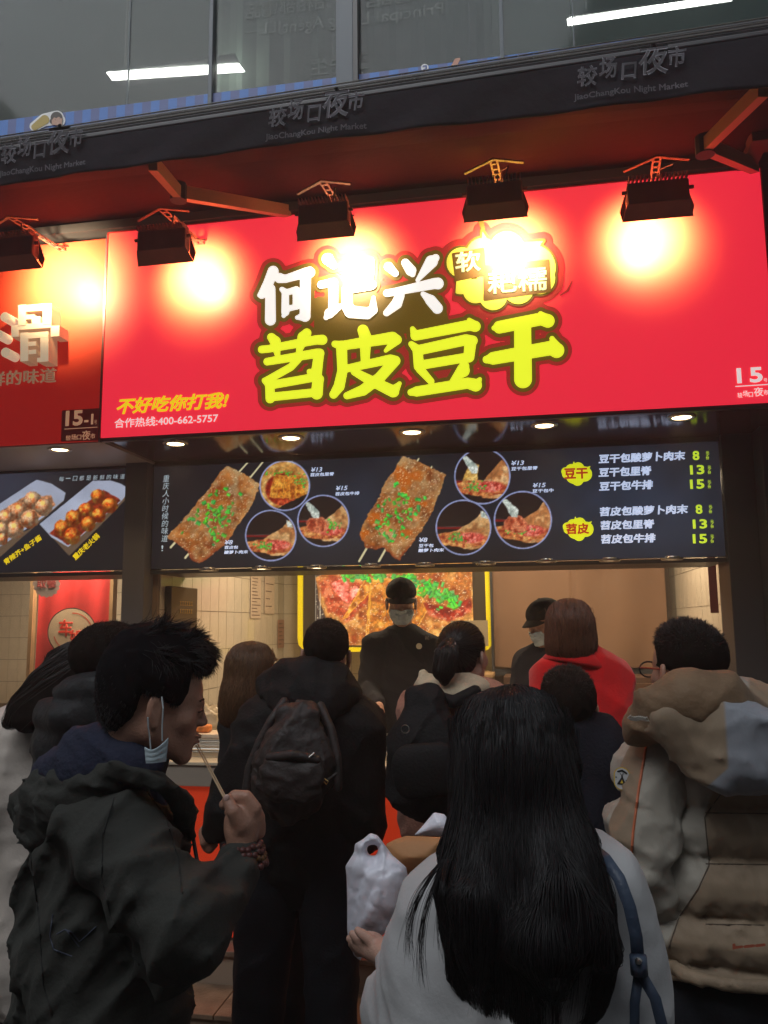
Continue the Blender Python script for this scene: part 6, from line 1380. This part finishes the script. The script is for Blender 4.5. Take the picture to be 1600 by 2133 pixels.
    sp = ((hsh > .86)[:, None]*k*(1-fr))*.7; d = g*(.06+.06*k)+up*k*(.22+.8*sp)+(np.array(R_)@np.array([0, .9, -.05]))*k*(1-sp)*.75+back*(1-k)*1.1+cd*(.20*k+.02)+r.normal(size=(n, 3))*(.03+.05*k); d /= np.linalg.norm(d, axis=1, keepdims=True)
    L = ((.010+.025*k[:, 0]*(1-.50*fr[:, 0]))*r.uniform(.6, 1.2, n)*(1+.35*(hsh > .75)))[:, None]; P = [Vi-g*.004]
    for i in range(6): d = d+np.array([0, 0, -.13])*k+cd*.10*k+r.normal(size=(n, 3))*.05; d /= np.linalg.norm(d, axis=1, keepdims=True); P.append(P[-1]+d*L/6)
    strands('hair_strands', np.stack(P, 1), .0013, M['hairb'], t, .15)
    # mask hanging below the ear
    ear = F_(.080, -.01, -.005)
    mk = []; n1, n2 = 14, 18
    A = [W(303, 1556, 1.345), W(351, 1536, 1.345), W(346, 1586, 1.35), W(306, 1590, 1.35)]
    for j in range(n2):
        for i in range(n1):
            u, v = i/(n1-1), j/(n2-1); p = (A[0]*(1-u)+A[1]*u)*(1-v)+(A[3]*(1-u)+A[2]*u)*v
            mk.append(p+Vector((0, -.008*math.sin(u*3.1)-.0004*math.sin(v*19), (1-v)*-.010*math.sin(u*3.14))))
    mo = mesh_obj('face_mask', mk, [(j*n1+i, j*n1+i+1, (j+1)*n1+i+1, (j+1)*n1+i) for j in range(n2-1) for i in range(n1-1)], M['mask'], t, True); mo.modifiers.new('s', 'SOLIDIFY').thickness = .002
    MB().tube([W(337, 1451, 1.325), W(340, 1475, 1.325), W(338, 1510, 1.333), W(338, 1543, 1.34)], .0013, 5).tube([W(308, 1494, 1.325), W(309, 1515, 1.33), W(312, 1535, 1.338), W(314, 1560, 1.342)], .0013, 5).build('ear_loop', M['lace'], t)
    # clothes
    ol = fabric('olive_cotton', (.0405, .041, .036), .85, bump=.2, bscale=140, var=.06); F1 = lambda P: ridged(P, .017, 19, 201, aniso=(1, 1, .7))+ridged(P, .006, 46, 202)
    jp = [C((345, 1920, 1.40, .06), (350, 2000, 1.40, .06)), ('f', C((225, 1800, 1.52, .135), (228, 2000, 1.52, .142), (228, 2300, 1.52, .15)), 1.1), C((165, 1735, 1.50, .075), (240, 1700, 1.45, .09), (330, 1730, 1.48, .07)), C((200, 1720, 1.40, .08), (250, 1745, 1.36, .088), (330, 1860, 1.32, .076), (400, 1935, 1.30, .070)), C((400, 1940, 1.30, .070), (438, 1900, 1.34, .054), (478, 1848, 1.39, .044), (498, 1800, 1.42, .038)),
        C((350, 1720, 1.60, .045), (345, 1830, 1.64, .045), (380, 1850, 1.63, .030)), C((95, 1800, 1.55, .05), (92, 2100, 1.55, .07))]
    garment('jacket', jp, ol, t, h=.0075, k=.05, fold=F1); jfn = prims_fn(jp, .05, F1)
    garment('hood', [C((40, 1665, 1.50, .022), (80, 1640, 1.42, .024), (160, 1625, 1.37, .026), (250, 1606, 1.35, .024), (330, 1622, 1.37, .022), (375, 1672, 1.42, .024), (400, 1740, 1.48, .018)), C((85, 1685, 1.46, .05), (150, 1665, 1.40, .06), (240, 1655, 1.40, .055)), C((75, 1705, 1.5, .045), (100, 1720, 1.46, .05), (150, 1710, 1.42, .04))], ol, t, h=.006, k=.03, fold=lambda P: ridged(P, .009, 44, 205)+ridged(P, .004, 100, 206))
    nv = fabric('navy_hoodie', (.022, .026, .050), .85, bump=.4)
    garment('inner_hood', [C((150, 1600, 1.46, .045), (170, 1560, 1.42, .045), (200, 1545, 1.40, .040), (260, 1580, 1.37, .035), (310, 1600, 1.38, .030)), C((120, 1625, 1.46, .05), (180, 1600, 1.40, .055), (260, 1605, 1.39, .045)), C((290, 1600, 1.47, .025), (318, 1640, 1.46, .025), (325, 1690, 1.46, .03))], nv, t, h=.006, k=.03, fold=lambda P: ridged(P, .007, 46, 209))
    garment('shirt_collar', [C((180, 1532, 1.44, .010), (215, 1545, 1.385, .010), (262, 1562, 1.37, .010), (300, 1580, 1.385, .010))], mat('maroon_shirt', (.20, .03, .04), .8), t, h=.004)
    garment('cord', [C((395, 1700, 1.50, .004), (410, 1790, 1.47, .004), (428, 1850, 1.44, .004), (416, 1880, 1.44, .004))], M['black'], t, h=.003)
    garment('cuff', [C((490, 1808, 1.425, .040), (503, 1782, 1.435, .034))], ol, t, h=.005, fold=lambda P: ridged(P, .005, 90, 211))
    # pocket scarf print at the hip
    lay([[(238, 1662), (214, 1740), (212, 1830), (236, 1930), (290, 2010)], [(300, 1640), (345, 1700), (372, 1790), (380, 1860)], [(60, 1760), (80, 1900), (90, 2050), (110, 2120)]], jfn, 1.1, mat('jacket_seam', (.012, .012, .011), .8), t, 'stitched_seam', .0012)
    whp = mat('pale_piping', (.07, .08, .12), .6); b = MB()
    for path in ([(110, 1905), (104, 1950), (112, 1978), (150, 1992)], [(118, 1946), (135, 1936), (150, 1942), (166, 1962), (200, 1930)], [(140, 1940), (165, 1972)]):
        k_ = np.linspace(0, len(path)-1, 24); P = np.array([np.array(W(np.interp(v, range(len(path)), [p[0] for p in path]), np.interp(v, range(len(path)), [p[1] for p in path]), 1.15)) for v in k_])
        vd = P-EYEn; vd /= np.linalg.norm(vd, axis=1, keepdims=True)
        for _ in range(60): P = P+vd*np.clip(jfn(P.astype(f32))-.0005, -.02, .02)[:, None]
        b.tube([tuple(p) for p in P], .0011, 5)
    b.build('pocket_piping', whp, t)
    legs(t, hip, .09, -1.0, BLKT, g0, SHOE)
    # beads
    wr = W(506, 1768, Yh); ax = (W(503, 1740, Yh)-W(508, 1800, Yh)).normalized(); x_ = ax.orthogonal().normalized(); y_ = ax.cross(x_)
    red = mat('red_beads', (.085, .022, .018), .5); tig = mat('tiger_eye_beads', (.12, .06, .02), .12)
    import bmesh
    bmh = bmesh.new(); bmesh.ops.create_icosphere(bmh, subdivisions=2, radius=1); sp = bpy.data.meshes.new('bead'); bmh.to_mesh(sp); bmh.free(); sp.polygons.foreach_set('use_smooth', [True]*len(sp.polygons)); sp2 = sp.copy(); sp.materials.append(red); sp2.materials.append(tig)
    for row, (off, rr, br, n, me) in enumerate(((.004, .0315, .0062, 22, sp), (-.006, .034, .0062, 22, sp), (-.016, .036, .0058, 24, sp2), (-.027, .038, .0062, 24, sp))):
        for i in range(n):
            a = 2*math.pi*i/n+row*.3; o = bpy.data.objects.new('bracelet_bead', me); COL.objects.link(o)
            o.location = wr+ax*(off+.002*math.sin(i*2.3))+(x_*math.cos(a)+y_*math.sin(a))*rr; o.scale = (br*random.uniform(.9, 1.1),)*3; o.parent = t; o.matrix_parent_inverse = parent_inv(t)
p_eater()
sk = thing('skewer', 'pair of thin bamboo skewers held to the mouth of the eating man', 'skewer', tuple(W(468, 1660, 1.43)))
bam = mat('bamboo', (.50, .33, .18), .5)
MB().tube([W(408, 1552, 1.45), W(470, 1668, 1.405)], [.0012, .0018], 8).build('stick', bam, sk); MB().tube([W(412, 1550, 1.455), W(474, 1668, 1.412)], [.0012, .0018], 8).build('stick', bam, sk)
# ------------------------------------------------------------------ 12 woman with very long black hair, right foreground
def p_long():
    cen = W(1068, 1618, 1.28); nb = W(1072, 1735, 1.26); hip = Vector((W(1075, 2300, 1.26).x, 1.26, .80)); g0 = .02
    wr = W(800, 1985, 1.58)
    hnd = prims_fn([C((812, 1990, 1.56, .024), (780, 1975, 1.60, .024)), ('e', W(768, 1968, 1.61), (.030, .018, .024)), C((758, 1960, 1.60, .010), (742, 1952, 1.60, .009), (734, 1945, 1.60, .007)), C((755, 1968, 1.61, .010), (738, 1962, 1.615, .009), (728, 1955, 1.615, .007)), C((756, 1976, 1.62, .010), (740, 1973, 1.63, .009), (732, 1966, 1.63, .007)), C((760, 1984, 1.63, .009), (746, 1984, 1.64, .008)), C((768, 1955, 1.58, .010), (752, 1944, 1.58, .009), (745, 1938, 1.58, .007))], .01)
    hb = np.array(W(775, 1968, 1.60))
    t, R_, c = make_person('woman with very long straight black hair and cream coat, seen from behind in the foreground', cen, .1, .05, 0, .98, nb, 'skin2', ear=0, extra=[(hnd, hb-.09, hb+.09, .0035)], core=core_for(nb, hip, arms=[C((890, 1880, 1.27, .045), (840, 2040, 1.38, .038), (800, 1985, 1.57, .026))], ground=g0), feet=g0)
    hp = [('e', Vector(c)+Vector((0, -.005, .030)), (.092, .112, .100)), ('f', C((1066, 1640, 1.26, .072), (1076, 1720, 1.22, .070), (1082, 1800, 1.19, .078), (1094, 1900, 1.17, .090), (1108, 2000, 1.16, .096)), .36), C((1170, 1850, 1.13, .032), (1225, 1930, 1.12, .030), (1255, 1985, 1.12, .020)), C((990, 1880, 1.13, .03), (990, 1960, 1.12, .024), (1000, 2020, 1.12, .012)), C((1140, 1980, 1.11, .05), (1150, 2030, 1.11, .025))]
    garment('hair', hp, SH['black_hair'], t, h=.008, k=.03, fold=lambda P: ridged(P, .0035, 45, 301, aniso=(1, 1, .05)), cuts=[lambda P: W(1100, 2020, 1.15).z+.022*np.sin(P[:, 0]*31)+.012*np.sin(P[:, 0]*83+1)-P[:, 2]]); fn = prims_fn(hp, .03, lambda P: ridged(P, .0035, 45, 301, aniso=(1, 1, .05)))
    r = np.random.default_rng(44); n = 7500; a = r.uniform(0, 6.283, n); q = np.sqrt(r.uniform(0, 1, n))*.085
    roots = np.array(c)+np.stack([q*np.cos(a), q*np.sin(a)-.01, np.full(n, .14)], 1)
    cc = np.array(c)
    ex_ = roots[:1500].copy(); ex_[:, 2] -= r.uniform(.01, .06, 1500); ex_[:, :2] = cc[:2]+(ex_[:, :2]-cc[:2])*1.5; roots[:1500] = ex_
    K_ = 32; seg = np.where(r.random(n) < .5, r.uniform(.0128, .0158, n), r.uniform(.0150, .0168, n))
    paths = comb(fn, roots, K_, seg, lambda P: np.tile([0, -.05, -1.], (len(P), 1))+(P-cc)*np.array([9, 9, 0])*(P[:, 2:3] > cc[2]+.04), (-.002, .005), .10, 5)
    strands('hair_strands', paths, .0013, M['hairb'], t, .3)
    # loose locks over the left shoulder
    L = []
    for x0, x1, x2, yb in ((925, 838, 852, 1985), (930, 860, 880, 2040), (935, 905, 930, 1990), (1010, 1015, 990, 2090), (1180, 1215, 1190, 2110), (1090, 1110, 1120, 2100)):
        for i in range(34):
            j = r.normal(0, 3, 3); ks = np.linspace(0, 1, 14); xs_l = (1-ks)**2*(x0+j[0])+2*ks*(1-ks)*(x1+j[1]*2)+ks**2*(x2+j[2]*3); ys_l = 1790+(yb+r.normal(0, 15)-1790)*ks; Yl = np.interp(ks, [0, .3, 1], [1.17, 1.12, 1.13])-.02
            L.append([np.array(W(a_, b_, c_)) for a_, b_, c_ in zip(xs_l, ys_l, Yl)])
    strands('hair_strands', np.array(L), .0007, M['hairb'], t, .3)
    cm = fabric('cream_wool', (.50, .495, .495), .85, bump=.10, bscale=180, var=.05)
    garment('coat', [('f', C((1075, 1920, 1.27, .135), (1075, 2020, 1.27, .160), (1075, 2300, 1.27, .18), (1075, 2500, 1.27, .20)), .75), C((948, 1892, 1.27, .052), (1075, 1850, 1.27, .06), (1225, 1858, 1.27, .058)), C((930, 1912, 1.27, .060), (884, 2010, 1.29, .062), (850, 2110, 1.34, .064)), C((850, 2110, 1.34, .060), (838, 2052, 1.46, .048), (818, 2003, 1.54, .036)), C((1250, 1865, 1.27, .064), (1285, 1990, 1.27, .064), (1295, 2150, 1.3, .062), (1270, 2250, 1.4, .05)), C((985, 1860, 1.22, .028), (1075, 1835, 1.17, .03), (1175, 1848, 1.22, .028))],
            cm, t, h=.0075, k=.05, fold=lambda P: ridged(P, .010, 20, 309, aniso=(1, 1, .5))+ridged(P, .002, 50, 310))
    legs(t, hip, .08, 0, BLKT, g0, SHOE)
    return fn
p_long()
bs = thing('shoulder_bag', 'blue leather shoulder bag strap over the right shoulder of the cream coat', 'bag', tuple(W(1330, 2050, 1.2)))
bl = mat('blue_leather', (.045, .065, .105), .5, bump=.2, bscale=120)
def band(pts, wd, m, par, nm):
    P = [W(*p) for p in pts]; b = MB()
    V_ = []; n = len(P)
    for i, p in enumerate(P):
        d = (P[min(i+1, n-1)]-P[max(i-1, 0)]).normalized(); x = d.cross(Vector((0, -1, .25)).normalized()).normalized(); nn = x.cross(d)
        V_ += [p-x*wd/2-nn*.002, p+x*wd/2-nn*.002, p+x*wd/2+nn*.002, p-x*wd/2+nn*.002]
    F_ = [(i*4+k, i*4+(k+1) % 4, i*4+4+(k+1) % 4, i*4+4+k) for i in range(n-1) for k in range(4)]+[(3, 2, 1, 0), tuple((n-1)*4+k for k in range(4))]
    return mesh_obj(nm, V_, F_, m, par, True)
band([(1238, 1770, 1.24), (1262, 1790, 1.19), (1290, 1830, 1.165), (1312, 1890, 1.155), (1325, 1950, 1.155), (1330, 2010, 1.16)], .016, bl, bs, 'strap')
MB().tube([W(1329, 1990, 1.15), W(1332, 2030, 1.15)], .011, 12).build('buckle_tab', bl, bs, True)
MB().lathe([(.0045, 0), (.003, -.003), (.0001, -.004)], W(1330, 2002, 1.138), 10, 'y').build('rivet', M['steel'], bs)
band([(1331, 2025, 1.155), (1322, 2090, 1.155), (1322, 2380, 1.17)], .012, bl, bs, 'strap'); band([(1333, 2025, 1.155), (1365, 2080, 1.155), (1440, 2380, 1.17)], .014, bl, bs, 'strap')
garment('bag_body', [('f', C((1340, 2380, 1.18, .06), (1430, 2380, 1.18, .06), (1430, 2450, 1.18, .06), (1340, 2450, 1.18, .06)), .5)], bl, bs, h=.01)
# ------------------------------------------------------------------ bags held out at the counter
wp = mat('white_bag_film', (.88, .88, .97), .3, alpha=.93, bump=.12, bscale=60)
def sheet_bag(outline, Y, dep, m, par, nm, hole=None, seed=1, h=.0045, amp=.008):
    """thin pillow of film following an outline, with creases"""
    pp = np.array(outline, float); ctr = W(*pp.mean(0), Y)
    def fn(P):
        px, py = to_px(P); sc = (P[:, 1]-0)/FPX; d2 = poly_sdf(outline, px, py)*sc
        if hole: d2 = np.maximum(d2, -poly_sdf(hole, px, py)*sc)
        th = dep*np.sqrt(np.clip(-d2/.05, 0.02, 1)); cr = ridged(P, amp, 40, seed, aniso=(1, 1, .35))+ridged(P, amp*.25, 110, seed+1)
        return np.maximum(d2, (np.abs(P[:, 1]-Y-cr*.8)-th)*.7).astype(f32)
    Ps = [np.array(W(x, y, Y)) for x, y in outline]; lo = np.min(Ps, 0)-.03; hi = np.max(Ps, 0)+.03; lo[1] = Y-dep-.03; hi[1] = Y+dep+.03
    V, Q = surf(fn, lo, hi, h); Q = Q[(Q >= 0).all(1)]; return mesh_obj(nm, V, Q, m, par, True)
pbg = thing('plastic_bag', 'crumpled white plastic bag with a grip hole held up in the middle', 'bag', tuple(W(760, 1960, 1.66)))
V5 = lambda L: [(400+x/2.667, 1600+y/2.667) for x, y in L]
sheet_bag(V5([(990, 360), (1030, 372), (1060, 410), (1110, 480), (1190, 550), (1200, 600), (1195, 640), (1160, 800), (1060, 930), (960, 945), (950, 1040), (935, 1072), (900, 1040), (870, 960), (862, 900), (862, 720), (858, 600), (852, 545), (880, 500), (900, 470), (905, 420), (950, 395)]), 1.72, .045, wp, pbg, 'bag_film', hole=V5([(975, 430), (1010, 424), (1034, 432), (1032, 465), (1020, 486), (990, 484), (972, 462)]), seed=401, amp=.012)
kb = tag(sheet_bag(V5([(1080, 420), (1130, 395), (1190, 376), (1400, 384), (1400, 560), (1250, 620), (1120, 600), (1060, 520)]), 1.86, .05, mat('kraft_paper', (.45, .22, .09), .7, bump=.1, bscale=60), None, 'paper_bag', seed=411, amp=.003), 'open brown kraft paper bag behind the white plastic bag', 'bag')
wb2 = tag(sheet_bag(V5([(1235, 372), (1290, 310), (1345, 245), (1400, 255), (1440, 300), (1440, 380)]), 2.0, .04, wp, None, 'plastic_bag', seed=421), 'small white plastic bag peeking above the brown paper bag', 'bag')
# clear film heaped behind the counter
hb_ = tag(garment('plastic_wrap', [C((400, 1480, 4.15, .06), (445, 1500, 4.15, .07), (480, 1490, 4.2, .05))], mat('clear_wrap', (.60, .50, .36), .15, alpha=.55), None, h=.010, fold=lambda P: ridged(P, .02, 60, 431)), 'crumpled clear plastic wrap heaped on the counter behind the food tray', 'wrap')
sn = tag(MB().lathe([(.0001, .001), (.02, .003), (.026, .012), (.018, .02), (.0001, .022)], Vector((W(597, 2075, 3.1).x, 3.0, .022)), 14).build('food_scrap', mat('scrap', (.6, .5, .3), .6)), 'small pale scrap lying on the paving between the legs', 'scrap')
# ------------------------------------------------------------------ thin haze, added for glow round the lamps and lifted blacks
hz_m = bpy.data.materials.new('haze_air'); hz_m.use_nodes = True; hn = hz_m.node_tree; hn.nodes.remove(hn.nodes['Principled BSDF'])
pv = hn.nodes.new('ShaderNodeVolumePrincipled'); pv.inputs['Density'].default_value = HAZE; pv.inputs['Color'].default_value = (.92, .92, .92, 1); pv.inputs['Anisotropy'].default_value = .55
hn.links.new(pv.outputs[0], hn.nodes['Material Output'].inputs['Volume'])
hz = mesh_obj('haze', [(x, y, z) for x in (-32, 32) for y in (-32, 32) for z in (-1, 12.5)], [(0, 1, 3, 2), (4, 6, 7, 5), (0, 4, 5, 1), (2, 3, 7, 6), (0, 2, 6, 4), (1, 5, 7, 3)], hz_m); hz['kind'] = 'stuff'
# ------------------------------------------------------------------ small pieces hang from the part they belong to
NEST = {'hair_strands': 'hair', 'visor': 'cap', 'cap_button': 'cap', 'ear_loop': 'face_mask', 'nail': 'body', 'eyebrow': 'body', 'eyelid': 'body', 'lips': 'body',
        'glasses_rim': 'glasses_arm', 'cooling_fin': 'housing', 'lens': 'housing', 'knob': 'yoke', 'zip_puller': 'front_pocket', 'zip_end': 'front_pocket', 'pocket_flap': 'front_pocket',
        'rivet': 'buckle_tab', 'patch_print': 'patch', 'sleeve_piping': 'sleeve', 'zip_chain': 'collar', 'hem_print': 'coat', 'pocket_piping': 'jacket', 'cord': 'jacket', 'cuff': 'jacket', 'stitched_seam': 'jacket',
        'bar_ridge': 'front_bar', 'eye': 'face', 'rule': 'number_plate', 'hair_tie': 'ponytail'}
st_ = lambda o: o.name.split('.')[0]
for root in [o for o in SC.objects if o.type == 'EMPTY' and o.parent is None]:
    kids = [o for o in root.children if o.type == 'MESH']
    for k_ in kids:
        want = NEST.get(st_(k_)); tgt_ = next((q for q in kids if st_(q) == want), None) if want else None
        if tgt_ is not None: k_.parent = tgt_; k_.matrix_parent_inverse = Matrix.Identity(4)
